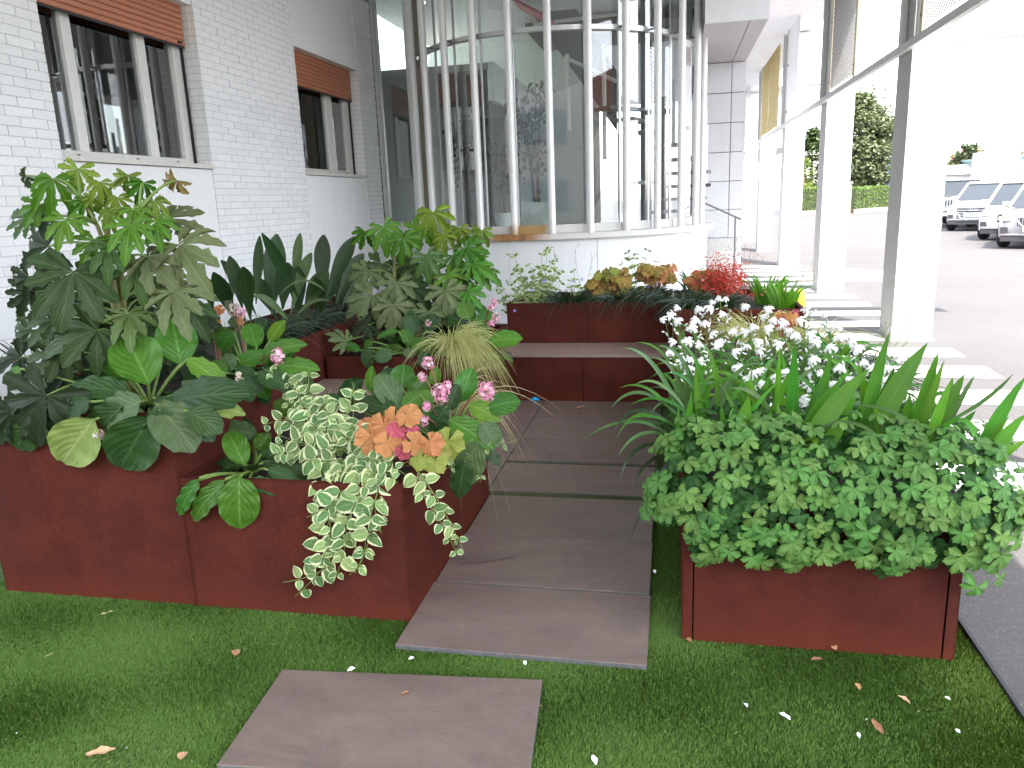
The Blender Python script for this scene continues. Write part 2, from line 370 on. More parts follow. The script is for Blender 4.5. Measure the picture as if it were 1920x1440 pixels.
L['nand'] = leafmat('red_leaflet', (.50, .045, .040), (.6, .08, .06), N=3, rough=.4, amt=.25, hue=.01)
L['ficus'] = leafmat('fig_leaf', (.03, .05, .028), (.05, .08, .04), N=4, rough=.4, transl=.1)
L['tree'] = leafmat('tree_leaf', (.09, .115, .06), (.12, .15, .08), N=4, rough=.5, amt=.3, hue=.02)
L['hedge'] = leafmat('hedge_leaf', (.15, .22, .05), (.2, .26, .09), N=4, rough=.5, amt=.3, hue=.02)
M['stem'] = simple('green_stem', (.14, .22, .045), .5, 0, .2, 30)
M['stem_red'] = simple('reddish_stem', (.22, .09, .045), .5, 0, .2, 30)
M['stem_brown'] = simple('woody_stem', (.16, .10, .05), .7, 0, .25, 30)
M['stem_gold'] = simple('young_shoot', (.15, .155, .035), .5, 0, .2, 40)
M['pink'] = simple('pink_petal', (.72, .27, .42), .5, 0, .2, 120)
M['pink_pale'] = simple('pale_pink_petal', (.72, .50, .54), .5, 0, .2, 120)
M['cream'] = simple('withered_petal', (.62, .55, .42), .6, 0, .25, 120)
M['petal_white'] = simple('white_petal', (.83, .82, .80), .5, 0, .03, 60)
M['petal_blue'] = simple('violet_petal', (.32, .30, .72), .5, 0, .1, 60)
M['yellow'] = simple('yellow_eye', (.75, .42, .04), .5)

def grid_leaf(name, mat, wf, nu=8, nv=10, cup=.12, droop=.15, wave=.03, wn=5, fold=0., ph=0., quilt=0., N=8):
    b = MB(); vs = []; uv = []
    for j in range(nv+1):
        v = j/nv; w = wf(v)
        for i in range(nu+1):
            u = -1 + 2*i/nu; a = abs(u)
            z = cup*a*a*w*2 - droop*v*v + fold*a*w + wave*a*a*sin(wn*v*2*pi + ph + (1.7 if u > 0 else 0)) + quilt*sin((v*N - a*N*.5)*2*pi)*(a*(1-a)*3)
            vs.append((u*w, v + .02*a*sin(9*v+ph), z)); uv.append((i/nu, v))
    n = nu+1
    b.add(vs, [(j*n+i, j*n+i+1, (j+1)*n+i+1, (j+1)*n+i) for j in range(nv) for i in range(nu)], uv)
    return b.mesh(name, mat, True)
def lobed_leaf(name, mat, nl=9, span=290, wmax=.155, vs_=.42, droop=.35, fold=.12, teeth=.16, shrink=.5, blunt=False, nv=9, jit=.0, tip=1.0, cupz=0., seed=0):
    R_ = random.Random(seed); b = MB(); dth = rad(span)/nl
    for k in range(nl):
        th = -rad(span)/2 + dth*(k+.5) + R_.uniform(-jit, jit)*dth; rel = abs(th)/(rad(span)/2)
        ln = (1 - shrink*rel**1.6)*R_.uniform(.88, 1.06); dr = droop*R_.uniform(.4, 1.6); tw = R_.uniform(-.35, .35) if not blunt else R_.uniform(-.2, .2); vs = []; uv = []
        half = math.tan(dth/2)*1.03
        for j in range(nv+1):
            v = j/nv
            if blunt:
                gk = .9 if wmax < .32 else 1.08; w = min(v*half*gk if v < .45 else v*half*gk-(.10 if wmax < .32 else .03)*(v-.45), wmax*(.55+.6*v)); rr = v
                w *= 1 if v < .8 else 1 - .25*(v-.8)/.2
            else:
                lan = wmax*(max(0, 1-((v-.60)/.42)**2))**.75 if v > .6 else wmax*(.62+.38*(v/.6)**1.5)
                w = min(v*half*(1 if v < .40 else max(.66, 1-(v-.40)*1.1)), lan) if v < .6 else lan
                if j % 2 == 0 and .5 < v < .97: w *= 1+teeth
                elif .5 < v < .97: w *= 1-teeth*.6
            w = max(w, .002)
            for i in range(5):
                u = -1+i*.5; a = abs(u); y = v*ln
                if blunt and v > .7:
                    y += (.06 if a < .1 else (-.05 if a < .6 else -.02))*(v-.7)/.3*ln - .10*a*a*(v-.7)/.3
                x = u*w*ln
                z = -dr*(v*ln)**2 + fold*a*w*2.2 + tw*u*w*min(1, v*1.5) + cupz*v + .012*sin(k*2.1+v*7)
                X = x*cos(th) + y*sin(th); Y = -x*sin(th) + y*cos(th)
                vs.append((X, Y, z + .0007*k)); uv.append((i/4, v))
        b.add(vs, [(j*5+i, j*5+i+1, (j+1)*5+i+1, (j+1)*5+i) for j in range(nv) for i in range(4)], uv)
    return b.mesh(name, mat, True)

def w_round(v): return .43*(max(0., sin(pi*min(1, v**.78)*.985+.015))**.62)*(.62+.42*v) if v < .999 else .06
def w_ovate(v): return .29*(sin(pi*v**.66)**.8) + .004
def w_lance(v): return .085*(sin(pi*v**.85)**.8) + .003
BERG = {}
for key in ('berg', 'berg_dark', 'berg_grey', 'berg_pale', 'berg_lime'):
    BERG[key] = [grid_leaf('leaf', L[key], w_round, 10, 12, cup=c, droop=d, wave=w*1.6, wn=q, ph=i*1.3, quilt=.013)
                 for i, (c, d, w, q) in enumerate(((.18, .18, .022, 3), (.05, .32, .03, 4), (.28, .08, .026, 3), (-.06, .25, .03, 3)))]
FAT = {}
for key in ('fat_old', 'fat_mid', 'fat_grey', 'fat_new', 'fat_lime', 'fat_dark', 'fat_dry'):
    FAT[key] = [lobed_leaf('leaf', L[key], nl=n, span=s, wmax=w*(1.17 if i < 2 else 1.04), droop=d, vs_=.4, fold=f*1.9, jit=.16, teeth=.24, seed=i)
                for i, (n, s, w, d, f) in enumerate(((9, 292, .150, .22, .10), (8, 280, .160, .42, .14), (9, 300, .140, .62, .2), (7, 250, .165, .95, .3)))]
VIN = [grid_leaf('leaf', L['vinca'], w_ovate, 6, 6, cup=.1, droop=.12, wave=.015, wn=1, fold=.12, ph=1),
       grid_leaf('leaf', L['vinca'], w_ovate, 6, 6, cup=-.05, droop=.3, wave=.02, wn=1, fold=.05, ph=2),
       grid_leaf('leaf', L['vinca_cream'], w_ovate, 6, 6, cup=.15, droop=.05, wave=.02, wn=1, fold=.2, ph=3)]
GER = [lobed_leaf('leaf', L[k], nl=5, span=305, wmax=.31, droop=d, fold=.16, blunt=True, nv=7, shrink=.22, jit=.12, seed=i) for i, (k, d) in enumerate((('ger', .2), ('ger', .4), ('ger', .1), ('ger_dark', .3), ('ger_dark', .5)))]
HEU = {k: [lobed_leaf('leaf', L[k], nl=7, span=330, wmax=.37, droop=d, fold=.22, blunt=True, nv=8, shrink=.2, jit=.14, seed=i+5) for i, d in enumerate((.10, .35, .6))] for k in ('heu_orange', 'heu_pink', 'heu_amber', 'heu_lime')}

def frame(base, tip, nrm, wr=1., zr=1.):
    y = tip-base; ln = y.length; y = y/ln; z = Vector(nrm); z = z - y*z.dot(y)
    if z.length < 1e-4: z = y.orthogonal()
    z.normalize(); x = y.cross(z)
    m = Matrix.Identity(4)
    for i in range(3): m[i][0] = x[i]*ln*wr; m[i][1] = y[i]*ln; m[i][2] = z[i]*ln*zr; m[i][3] = base[i]
    return m
def put_leaf(root, me, base, tip, nrm, wr=1., name='leaf', label=None):
    o = link(name, me, root, frame(base, tip, nrm, wr))
    if label: o['label'] = label
    return o
def toward(p, up=.6, jit=.15):
    v = (EYE-p).normalized() + Vector((0, 0, up)) + Vector((random.uniform(-jit, jit), random.uniform(-jit, jit), random.uniform(-jit, jit)))
    return v.normalized()
def bez(a, b, c, n):
    return [a*((1-t)**2) + b*(2*t*(1-t)) + c*(t*t) for t in [i/n for i in range(n+1)]]
def blade(mb, pts, w, face=None, prof=None, nu=2, fold=.25):
    """a strap leaf along pts; face = direction its flat side looks at"""
    N = len(pts)-1; vs = []; uv = []
    if face is None: face = Vector((random.uniform(-1, 1), random.uniform(-1, 1), .3))
    for j, p in enumerate(pts):
        v = j/N; t = (pts[min(j+1, N)]-pts[max(j-1, 0)]).normalized()
        s = t.cross(face)
        if s.length < 1e-4: s = t.orthogonal()
        s.normalize(); n = s.cross(t); ww = w*(prof(v) if prof else (1-v**2.2)*(.75+.25*min(1, v*5)))
        for i in range(nu+1):
            u = -1+2*i/nu
            vs.append(p + s*(u*ww) + n*(abs(u)*fold*ww)); uv.append((i/nu, v))
    k = nu+1
    mb.add(vs, [(j*k+i, j*k+i+1, (j+1)*k+i+1, (j+1)*k+i) for j in range(N) for i in range(nu)], uv)
def p_sword(v): return (.72+.28*min(1, v*3))*(1-max(0, (v-.45)/.55)**1.8)+.01
def p_broad(v): return .05+.95*max(0, sin(pi*(v**1.35)*.97+.03))**.9
def flower_ball(mb, c, r, n, mats, ps=.011, squash=1.2, up=Vector((0, 0, 1))):
    """a dense head of five-petalled florets"""
    for i in range(n):
        d = Vector((random.gauss(0, 1), random.gauss(0, 1), random.gauss(0, 1))).normalized()
        q = c + Vector((d.x*r, d.y*r, d.z*r*squash))*random.uniform(.55, 1.)
        x = d.orthogonal().normalized(); y = d.cross(x); mb.cur = random.choice(mats); a0 = random.random()*6
        for k in range(5):
            a = a0 + k*2*pi/5; e = x*cos(a)+y*sin(a); f = x*cos(a+.55)+y*sin(a+.55); g = x*cos(a-.55)+y*sin(a-.55)
            mb.add([q, q+f*ps*.75+d*ps*.35, q+e*ps*1.15+d*ps*.45, q+g*ps*.75+d*ps*.35], [(0, 1, 2, 3)])
    mb.cur = 0

# ------------------------------------------------------------------ ground
b = MB(); b.add([(-400, -400, -.034), (400, -400, -.034), (400, 600, -.034), (-400, 600, -.034)], [(0, 1, 2, 3)])
props(b.build('ground', M['asphalt']), kind='structure')
b = MB(); b.box(-9, 1.035, -3, 9.6, -.06, -.026)
lawn = props(b.build('artificial_lawn', M['turf_base']), kind='structure')
b = MB(); b.box(1.037, 1.049, -3, 9.6, -.07, -.006)
props(b.build('lawn_edging', M['black']), 'thin black metal edging between artificial lawn and asphalt', 'edging')
# turf blades: one mass of short leaning fibres (stuff)
def turf():
    n = 520000
    y = NR.uniform(1.45, 2.62, n*2); wx = NR.uniform(-3.15, 1.035, n*2)
    dens = np.clip(2.05/np.maximum(y, 1.3), 0, 1)**1.0
    keep = NR.rand(n*2) < dens; x = wx[keep][:n]; y = y[keep][:n]
    x2 = NR.uniform(-.985, .05, 26000); y2 = NR.uniform(2.5, 4.5, 26000)
    x3 = NR.uniform(.94, 1.035, 24000); y3 = NR.uniform(2.55, 5.0, 24000)
    x4 = NR.uniform(-.09, .05, 34000); y4 = NR.uniform(2.5, 4.4, 34000)
    x5 = NR.uniform(-4.46, -3.1, 70000); y5 = NR.uniform(1.0, 3.9, 70000); x6 = NR.uniform(-3.1, 1.035, 60000); y6 = NR.uniform(1.05, 1.45, 60000)
    x = np.concatenate([x, x2, x3, x4, x5, x6]); y = np.concatenate([y, y2, y3, y4, y5, y6]); n = len(x)
    gx, gy = x*2.3, y*2.3
    f = lambda a, b, p: np.sin(a*x+b*y+p)
    band = .7*np.sin(1.9*x*2.3-3.4*y*2.3+.8*f(1.1, .7, 0))+.3*f(3.1, 2.0, .3)+.35*f(-5.2, 3.7, 1.9)+.3*f(7.9, 6.1, .7)+.25*f(1.3, -9.2, 2.2)
    ang = 2.3 + .9*band + NR.normal(0, .75, n)
    lean = np.clip(NR.normal(.6, .28, n) + .14*band, .1, 1.3); h = NR.uniform(.009, .018, n)
    dx, dy = np.cos(ang)*lean*h, np.sin(ang)*lean*h
    wa = ang + pi/2 + NR.normal(0, .5, n); w = NR.uniform(.0008, .0016, n)
    V = np.zeros((n, 4, 3), np.float32)
    z0 = -.027
    V[:, 0] = np.c_[x-np.cos(wa)*w, y-np.sin(wa)*w, np.full(n, z0)]
    V[:, 1] = np.c_[x+np.cos(wa)*w, y+np.sin(wa)*w, np.full(n, z0)]
    V[:, 2] = np.c_[x+dx*.55+np.cos(wa)*w*.8, y+dy*.55+np.sin(wa)*w*.8, z0+h*.7]
    V[:, 3] = np.c_[x+dx, y+dy, z0+h*np.clip(1.15-lean*.45, .4, 1)]
    me = bpy.data.meshes.new('turf'); me.vertices.add(n*4); me.vertices.foreach_set('co', V.ravel())
    me.loops.add(n*4); me.polygons.add(n)
    me.loops.foreach_set('vertex_index', np.arange(n*4, dtype=np.int32))
    me.polygons.foreach_set('loop_start', np.arange(n, dtype=np.int32)*4)
    tone = np.clip(NR.normal(.5, .15, n) - .13*band, 0, 1); tone[NR.rand(n) < .012] = 1
    at = me.attributes.new('tone', 'FLOAT', 'POINT'); at.data.foreach_set('value', np.repeat(tone, 4).astype(np.float32))
    me.materials.append(M['turf']); me.update(); me.validate()
    props(link('grass', me), 'short green artificial grass pile with a few pale fibres', 'grass', kind='stuff')
turf()

# path and courtyard paving
b = MB(); b.box(-.982, -.082, 2.40, 5.9, -.05, -.010); b.box(-1.93, -.983, 3.88, 5.9, -.05, -.010)
path = props(b.build('path', M['moss']), kind='structure')
def slab_mesh(w, d, t=.021):
    mb = MB(); mb.box(-w/2, w/2, -d/2, d/2, -t, 0); me = mb.mesh('paving_slab', [M['slab'], M['slab_edge']])
    bm = bmesh.new(); bm.from_mesh(me)
    bmesh.ops.bevel(bm, geom=list(bm.edges), offset=.0016, segments=1, affect='EDGES')
    for f in bm.faces: f.material_index = 0 if f.normal.z > .5 else 1
    bm.to_mesh(me); bm.free(); return me
SLABS = [(-.983, -.078, 2.357, 2.838), (-.980, -.083, 2.851, 3.326), (-.975, -.088, 3.334, 3.832), (-.998, -.095, 3.905, 4.368),
         (-1.000, -.098, 4.412, 4.908), (-1.000, -.100, 4.920, 5.346), (-1.000, -.102, 5.360, 5.872),
         (-1.92, -1.008, 3.905, 4.895), (-1.92, -1.008, 4.903, 5.872)]
for i, (x0, x1, y0, y1) in enumerate(SLABS):
    mt = Matrix.Translation(((x0+x1)/2, (y0+y1)/2, random.uniform(-.0015, .0015))) @ Euler((random.uniform(-.002, .002), random.uniform(-.002, .002), random.uniform(-.003, .003))).to_matrix().to_4x4()
    link('paving_slab', slab_mesh(x1-x0, y1-y0), path, mt)
o = link('stepping_slab', slab_mesh(.908, .468, .024))
o.matrix_basis = Matrix.Translation((-.850, 1.955, .001)) @ Matrix.Rotation(rad(4.6), 4, 'Z')
props(o, 'brown stoneware stepping slab lying alone in the grass before the path', 'slab')
# damp spot beside the trailing vine
t = NT('damp_stone'); n = t.noise(t.pos(), 14, 4, .6); t.base(t.mix(n, (.12, .09, .085), (.17, .13, .12)), .3)
mb = MB(); cc = PZ(905, 1048); ring = []
for k in range(26):
    a = 2*pi*k/26; r = 1+.28*sin(3*a+1)+.2*sin(5*a)
    ring.append((cc.x+cos(a)*.105*r, cc.y+sin(a)*.042*r+.02*cos(a), .0042))
mb.add(ring, [tuple(range(26))]); props(mb.build('damp_patch', t.m), 'dark damp patch on the second path slab beside the planter', 'damp patch')

# ------------------------------------------------------------------ corten planters and benches
G_PL = 'rust brown steel planters round the courtyard'
def planter(label, x0, x1, y0, y1, z, fill=.06, split=None, lip=.028, flange=.006):
    r = thing('planter', label, 'planter', ((x0+x1)/2, y0, 0), G_PL); T = .004
    zb = -.026
    def pl(*a, name='panel'): mb = MB(); mb.box(*a); return mb.build(name, M['corten'], r, bevel=.0018)
    # side plates with front flanges
    for s, xa in ((1, x0), (-1, x1)):
        mb = MB(); xs = sorted((xa, xa+s*T)); mb.box(xs[0], xs[1], y0, y1, zb, z)
        xf = sorted((xa+s*(T+.0002), xa+s*flange)); mb.box(xf[0], xf[1], y0, y0+T, zb, z); mb.build('side_panel', M['corten'], r, bevel=.0014)
    g_ = .003 if flange > .01 else -.0012; d_ = .0035 if flange > .01 else .0008
    cuts = [x0+flange+g_] + (split or []) + [x1-flange-g_]
    for a, c in zip(cuts[:-1], cuts[1:]): pl(a+.0015, c-.0015, y0+d_, y0+d_+.004, zb, z, name='front_panel')
    pl(x0+T+.001, x1-T-.001, y1-T, y1, zb, z, name='back_panel')
    mb = MB()   # folded lip
    zz = z-.0005
    mb.box(x0+T, x1-T, y0+.0085, y0+lip+.008, zz-.004, zz); mb.box(x0+T, x1-T, y1-lip, y1-T-.001, zz-.004, zz)
    mb.box(x0+T+.0005, x0+lip, y0+lip+.009, y1-lip-.001, zz-.0045, zz); mb.box(x1-lip, x1-T-.0005, y0+lip+.009, y1-lip-.001, zz-.0045, zz)
    mb.build('rim', M['corten'], r)
    mb = MB(); nx, ny = 10, 14
    vs = [(x0+.01+(x1-x0-.02)*i/nx, y0+.012+(y1-y0-.02)*j/ny, z-fill+random.uniform(-.012, .014)) for j in range(ny+1) for i in range(nx+1)]
    mb.add(vs, [(j*(nx+1)+i, j*(nx+1)+i+1, (j+1)*(nx+1)+i+1, (j+1)*(nx+1)+i) for j in range(ny) for i in range(nx)])
    mb.build('soil', M['soil'], r, True)
    return r
ZL, ZM, ZH, ZT = .538, .53, .712, .80
planter('tall rusty planter at far left under the big aralia', -2.854, -1.922, 2.548, 3.48, ZT)
planter('low rusty planter with variegated vine spilling over its front corner', -1.918, -.985, 2.545, 3.86, ZL)
planter('low rusty planter on the right under the cranesbill mound', .040, .942, 2.560, 5.86, ZL, flange=.036)
planter('rusty corner planter holding the small aralia beside the back bench', -2.43, -1.405, 5.0, 6.39, ZM)
planter('long rusty planter forming the back of the courtyard bench', -1.398, -.004, 6.402, 7.2, ZH, split=[-.699])
planter('rusty planter at the right end of the bench under red foliage', .0, .95, 5.888, 7.2, ZH)
r = planter('rusty planter against the wall side full of dark broad blades', -3.35, -2.462, 3.62, 7.2, ZH)
def bench(label, loc): return thing('bench', label, 'bench', loc, 'built in benches of the courtyard')
bn = bench('bench seat of brown slabs on rusty front panels below the back planter', (-.7, 5.89, 0))
for a, c in ((-1.402, -.697), (-.693, -.006)):
    mb = MB(); mb.box(a, c, 5.895, 5.90, -.026, .345); mb.build('front_panel', M['corten'], bn, bevel=.0015)
    mb = MB(); mb.box(a, c, 5.893, 5.935, .3455, .3485); mb.build('top_flange', M['corten'], bn)
mb = MB(); mb.box(-1.40, -.008, 5.94, 6.398, .1, .34); mb.build('carcass', M['corten'], bn)
for a, c in ((-1.40, -.75), (-.747, -.006)):
    mb = MB(); mb.box(a, c, 5.884, 6.399, .3495, .372); mb.build('seat_slab', M['bench_slab'], bn, bevel=.002)
bn = bench('side bench seat between the tall planter and the corner planter', (-2.2, 4.3, 0))
mb = MB(); mb.box(-1.945, -1.94, 3.50, 4.995, -.026, .345); mb.build('front_panel', M['corten'], bn)
mb = MB(); mb.box(-2.45, -1.95, 3.5, 4.99, .1, .34); mb.build('carcass', M['corten'], bn)
for a, c in ((3.5, 4.24), (4.245, 4.996)):
    mb = MB(); mb.box(-2.458, -1.93, a, c, .3495, .372); mb.build('seat_slab', M['bench_slab'], bn, bevel=.002)

# ------------------------------------------------------------------ building on the left
XW = -4.5
CH, BL, BH, BT = .0676, .2415, .0612, .05       # course height, brick length, height
def brick_mesh(L_, name='brick'):
    mb = MB(); mb.box(-.055, 0, 0, L_, 0, BH); return mb.mesh(name, M['brick'])
BM = {'full': brick_mesh(BL), 'half': brick_mesh(BL/2-.0035)}
def brick_pier(label, y0, y1, z0, z1, reveal=None, zvis=99):
    root = thing('brick_pier', label, 'brick pier', (XW, (y0+y1)/2, 0), 'white brick piers between the windows')
    mb = MB(); mb.box(XW-.30, XW-.006, y0+.002, y1-.002, 0, z1)
    if reveal == 'L': pass
    mb.build('mortar', M['joint_dark'], root)
    cells = []; st = MB()
    nc = int((z1-z0)/CH)
    for c in range(nc):
        z = z0 + c*CH; off = 0 if c % 2 == 0 else -BL/2-.0034
        y = y0 + off
        while y < y1-.02:
            a, e = max(y, y0), min(y+BL, y1)
            if e-a > .04: cells.append(('f', a, e, z))
            y += BL+.0068
        if reveal:
            cells.append(('r', 0, 0, z, c % 2))
    cnt = 0
    cells.sort(key=lambda q: q[3])
    for q in cells:
        z = q[3]
        if q[0] == 'f':
            _, a, e, _ = q; ln = e-a; dx = random.uniform(-.0022, .0022)
            mtx = Matrix.Translation((XW+dx, a, z)) @ Matrix.Rotation(random.uniform(-.006, .006), 4, 'X')
            if cnt < 300:
                me = BM['full'] if abs(ln-BL) < .004 else None
                if me is None:
                    key = round(ln, 3)
                    if key not in BM: BM[key] = brick_mesh(ln)
                    me = BM[key]
                link('brick', me, root, mtx); cnt += 1
            else: st.box(-.055, 0, 0, ln, 0, BH, mtx)
        else:   # bricks of the reveal, facing the viewer side
            seg = ((XW-.22, XW-.058),) if q[4] else ((XW-.22, XW-.15), (XW-.142, XW-.058))
            for a, e in seg:
                yy = (y0 if reveal == 'L' else y1)
                if cnt < 300:
                    mb = MB(); mb.box(a, e, yy-.006, yy+.05, z, z+BH); mb.build('brick', M['brick'], root); cnt += 1
                else: st.box(a, e, yy-.006, yy+.05, z, z+BH)
    if st.v: props(st.build('upper_bricks', M['brick'], root), kind='stuff')
    return root
W1 = (5.22, 7.15, 2.035, 3.50); W2 = (9.22, 11.15, 2.035, 3.50)
brick_pier('white brick pier at the far left edge beside the larger window', 4.0, 5.20, 1.06, 4.55)
brick_pier('wide white brick pier between the two shuttered windows', 7.17, 9.20, .80, 4.2, 'L')
brick_pier('narrow white brick pier between the second window and the glass bay', 11.17, 11.80, .80, 4.55, 'L')
bld = thing('building', 'white office building with smooth panels and two shuttered windows', 'building', (XW, 7, 0))
def wp(name, mat, *a, bev=0): mb = MB(); mb.box(*a); return mb.build(name, mat, bld, bevel=bev)
wp('plinth_panel', M['panel'], XW-.3, XW+.004, 3.0, 5.205, .775, 1.055); wp('plinth_panel', M['panel'], XW-.3, XW+.004, 3.0, 5.205, 0, .77)
wp('plinth_panel', M['panel'], XW-.3, XW+.004, 7.165, 9.205, 0, .795); wp('plinth_panel', M['panel'], XW-.3, XW+.004, 11.165, 11.80, 0, .795)
for w in (W1, W2):
    wp('lower_panel', M['wall'], XW-.3, XW-.012, w[0]-.016, w[1]+.016, 0, w[2]-.045)
    wp('upper_panel', M['wall'], XW-.24, XW-.012, w[0]-.016, w[1]+.016, w[3], 4.7)
wp('wall_core', M['wall'], XW-.4, XW-.302, 3.0, 5.2, 0, 4.7); wp('wall_core', M['wall'], XW-.4, XW-.302, 7.17, 9.2, 0, 4.7); wp('wall_core', M['wall'], XW-.4, XW-.302, 11.17, 11.8, 0, 4.7)
wp('upper_wall', M['wall'], XW-.3, XW+.001, 7.17, 9.2, 4.21, 4.7)
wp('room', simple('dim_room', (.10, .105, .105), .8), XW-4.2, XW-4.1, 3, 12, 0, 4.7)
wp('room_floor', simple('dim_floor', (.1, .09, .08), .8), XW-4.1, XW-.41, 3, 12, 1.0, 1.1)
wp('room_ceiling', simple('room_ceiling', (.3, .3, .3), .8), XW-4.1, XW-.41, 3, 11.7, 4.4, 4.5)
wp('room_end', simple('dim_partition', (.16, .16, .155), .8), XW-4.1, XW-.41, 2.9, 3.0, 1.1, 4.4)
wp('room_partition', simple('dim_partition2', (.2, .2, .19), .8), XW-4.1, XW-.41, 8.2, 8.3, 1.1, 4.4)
SL = MB()
prof = [(0, 0), (.010, .006), (.013, .02), (.012, .036), (.004, .045), (0, .0475)]
def slat_mesh(L_):
    mb = MB(); n = len(prof); vs = []
    for y in (0, L_): vs += [(x, y, z) for x, z in prof] + [(-.004, y, 0), (-.004, y, .0475)]
    k = n+2; fs = [(i, i+1, k+i+1, k+i) for i in range(n-1)] + [(n, n+1, k+n+1, k+n)]
    mb.add(vs, fs); return mb.mesh('slat', M['shutter'])
def window(label, W, zs, lites, rightjamb):
    y0, y1, z0, z1 = W; XF = XW-.20
    w = bpy.data.objects.new('window', None); C.objects.link(w); w.parent = bld; w.location = Vector((XW, y0, z0))-bld.location; w['label'] = label
    def pt(name, mat, *a, bev=.003): mb = MB(); mb.box(*a); return mb.build(name, mat, w, bevel=bev)
    pt('sill', M['stone'], XW-.24, XW+.03, y0-.02, y1+.02, z0-.04, z0)
    fr = MB(); fr.box(XF-.05, XF+.02, y0, y1, z0, z0+.06); fr.box(XF-.05, XF+.02, y0, y0+.05, z0+.06, z1); fr.box(XF-.05, XF+.02, y1-rightjamb, y1, z0+.06, z1)
    fr.build('frame', M['frame'], w, bevel=.004)
    pt('guide_rail', M['black'], XF+.021, XF+.05, y1-.012, y1-.001, z0, z1)
    for a, c in lites[:-1]: pt('mullion', M['frame2'], XF-.05, XF+.012, a, c, z0+.061, z1)
    ed = [y0+.05] + [q for ac in lites[:-1] for q in ac] + [y1-rightjamb]
    for a, c in zip(ed[::2], ed[1::2]):
        pt('pane', M['pane'], XF-.028, XF-.022, a, c, z0+.06, z1, bev=0)
    for f in (.18, .55, .85): pt('drain_cap', M['black'], XF+.021, XF+.024, y0+(y1-y0)*f, y0+(y1-y0)*f+.035, z0+.02, z0+.032, bev=0)
    me = slat_mesh(y1-y0-.02); k = 0; z = zs
    while z < z1:
        link('slat', me, w, Matrix.Translation((XW-.125, y0+.01, z))); z += .049; k += 1
    pt('shutter_rail', M['black'], XW-.13, XW-.116, y0+.012, y1-.012, zs-.02, zs-.001)
    pt('stop', M['black'], XW-.112, XW-.09, y1-.13, y1-.08, zs+.012, zs+.03)
    return w
zs1 = PX(334, 84, XW-.12).z; zs2 = PX(650, 187, XW-.12).z
XFg = XW-.19
def yy(px, py): return PX(px, py, XFg).y
window('larger window with shutter a quarter down and dark panes', W1, zs1, [(yy(110, 30), yy(129, 34)), (yy(253, 66), yy(269, 70)), (0, 0)], .13)
window('smaller window with shutter pulled lower and tan curtain behind', W2, zs2, [(yy(611, 200), yy(622, 203)), (0, 0)], .16)
# what stands behind the panes
def curtain(label, x, y0, y1, z0, z1, mat, amp=.035, pitch=.13):
    mb = MB(); n = max(12, int((y1-y0)/.015)); vs = []
    for i in range(n+1):
        y = y0+(y1-y0)*i/n; xx = x+amp*sin(2*pi*(y-y0)/pitch+.6*sin(y*9))
        vs += [(xx, y, z0), (xx, y, z1)]
    mb.add(vs, [(2*i, 2*i+2, 2*i+3, 2*i+1) for i in range(n)])
    return props(mb.build('curtain', mat, None, True), label, 'curtain')
curtain('tan curtain hanging in folds behind the smaller window', XW-.34, 9.3, 10.55, 1.6, 3.55, simple('tan_cloth', (.62, .47, .2), .9))
curtain('second tan curtain at the right pane of the smaller window', XW-.36, 10.75, 11.1, 1.6, 3.55, simple('tan_cloth_pale', (.66, .52, .36), .9))
curtain('pale curtain behind the left pane of the larger window', XW-.5, 5.25, 5.55, 1.6, 3.6, simple('grey_cloth', (.6, .64, .66), .9))
curtain('grey curtain hanging by the right jamb of the larger window', XW-.42, 6.72, 7.0, 1.6, 3.6, simple('taupe_cloth', (.42, .38, .36), .9))
def paper_house(label, y, w, h):
    mb = MB(); mb.box(XW-.42, XW-.36, y-w/2, y+w/2, z0_, z0_+h)
    a, c = z0_+h, z0_+h+w*.45
    mb.add([(XW-.42, y-w*.6, a), (XW-.42, y+w*.6, a), (XW-.42, y, c), (XW-.36, y-w*.6, a), (XW-.36, y+w*.6, a), (XW-.36, y, c)], [(0, 1, 2), (5, 4, 3), (0, 3, 4, 1), (1, 4, 5, 2), (2, 5, 3, 0)])
    mb.box(XW-.41, XW-.37, y+w*.2, y+w*.35, a, c); return props(mb.build('paper_house', M['white']), label, 'ornament')
z0_ = 2.10
paper_house('small white paper house on the sill behind the middle pane', 6.15, .14, .12)
paper_house('tall white paper house on the sill beside the mullion', 6.40, .12, .30)
mb = MB()
for k in range(9):
    z = 2.1+.075*k; mb.lathe([(.002, 0), (.03, .012), (.034, .03), (.026, .055), (.006, .07)], 8, Matrix.Translation((XW-.38, 6.67+.006*sin(k*2), z)))
props(mb.build('lace_ornament', M['white']), 'white lace ornament hanging behind the right pane', 'ornament')

# ------------------------------------------------------------------ glass bay
BC = Vector((-1.74, 12.0, 0)); BR = 2.14; ZB = 1.15; ZTOP = 4.68
PH = [rad(-136.5-2*13.125 + 13.125*i) for i in range(13)]
def bp(ph, r, z): return Vector((BC.x+r*cos(ph), BC.y+r*sin(ph), z))
bay = thing('glass_bay', 'half round glazed stair bay behind a row of steel tubes', 'glass bay', (BC.x, BC.y, 0))
tb = MB(); tb.lathe([(.047, 0), (.047, ZTOP-ZB)], 18); tme = tb.mesh('tube', M['tube'], True)
for ph in PH: link('tube', tme, bay, Matrix.Translation(bp(ph, BR, ZB)))
def arc_seg(mb, p0, p1, r0, r1, z0, z1, n=6):
    vs = []
    for i in range(n+1):
        a = p0+(p1-p0)*i/n
        vs += [bp(a, r0, z0), bp(a, r1, z0), bp(a, r1, z1), bp(a, r0, z1)]
    fs = [(4*i+k, 4*i+(k+1) % 4, 4*i+4+(k+1) % 4, 4*i+4+k) for i in range(n) for k in range(4)] + [(0, 1, 2, 3)[::-1], tuple(4*n+k for k in range(4))]
    mb.add(vs, fs)
RG = BR-.17
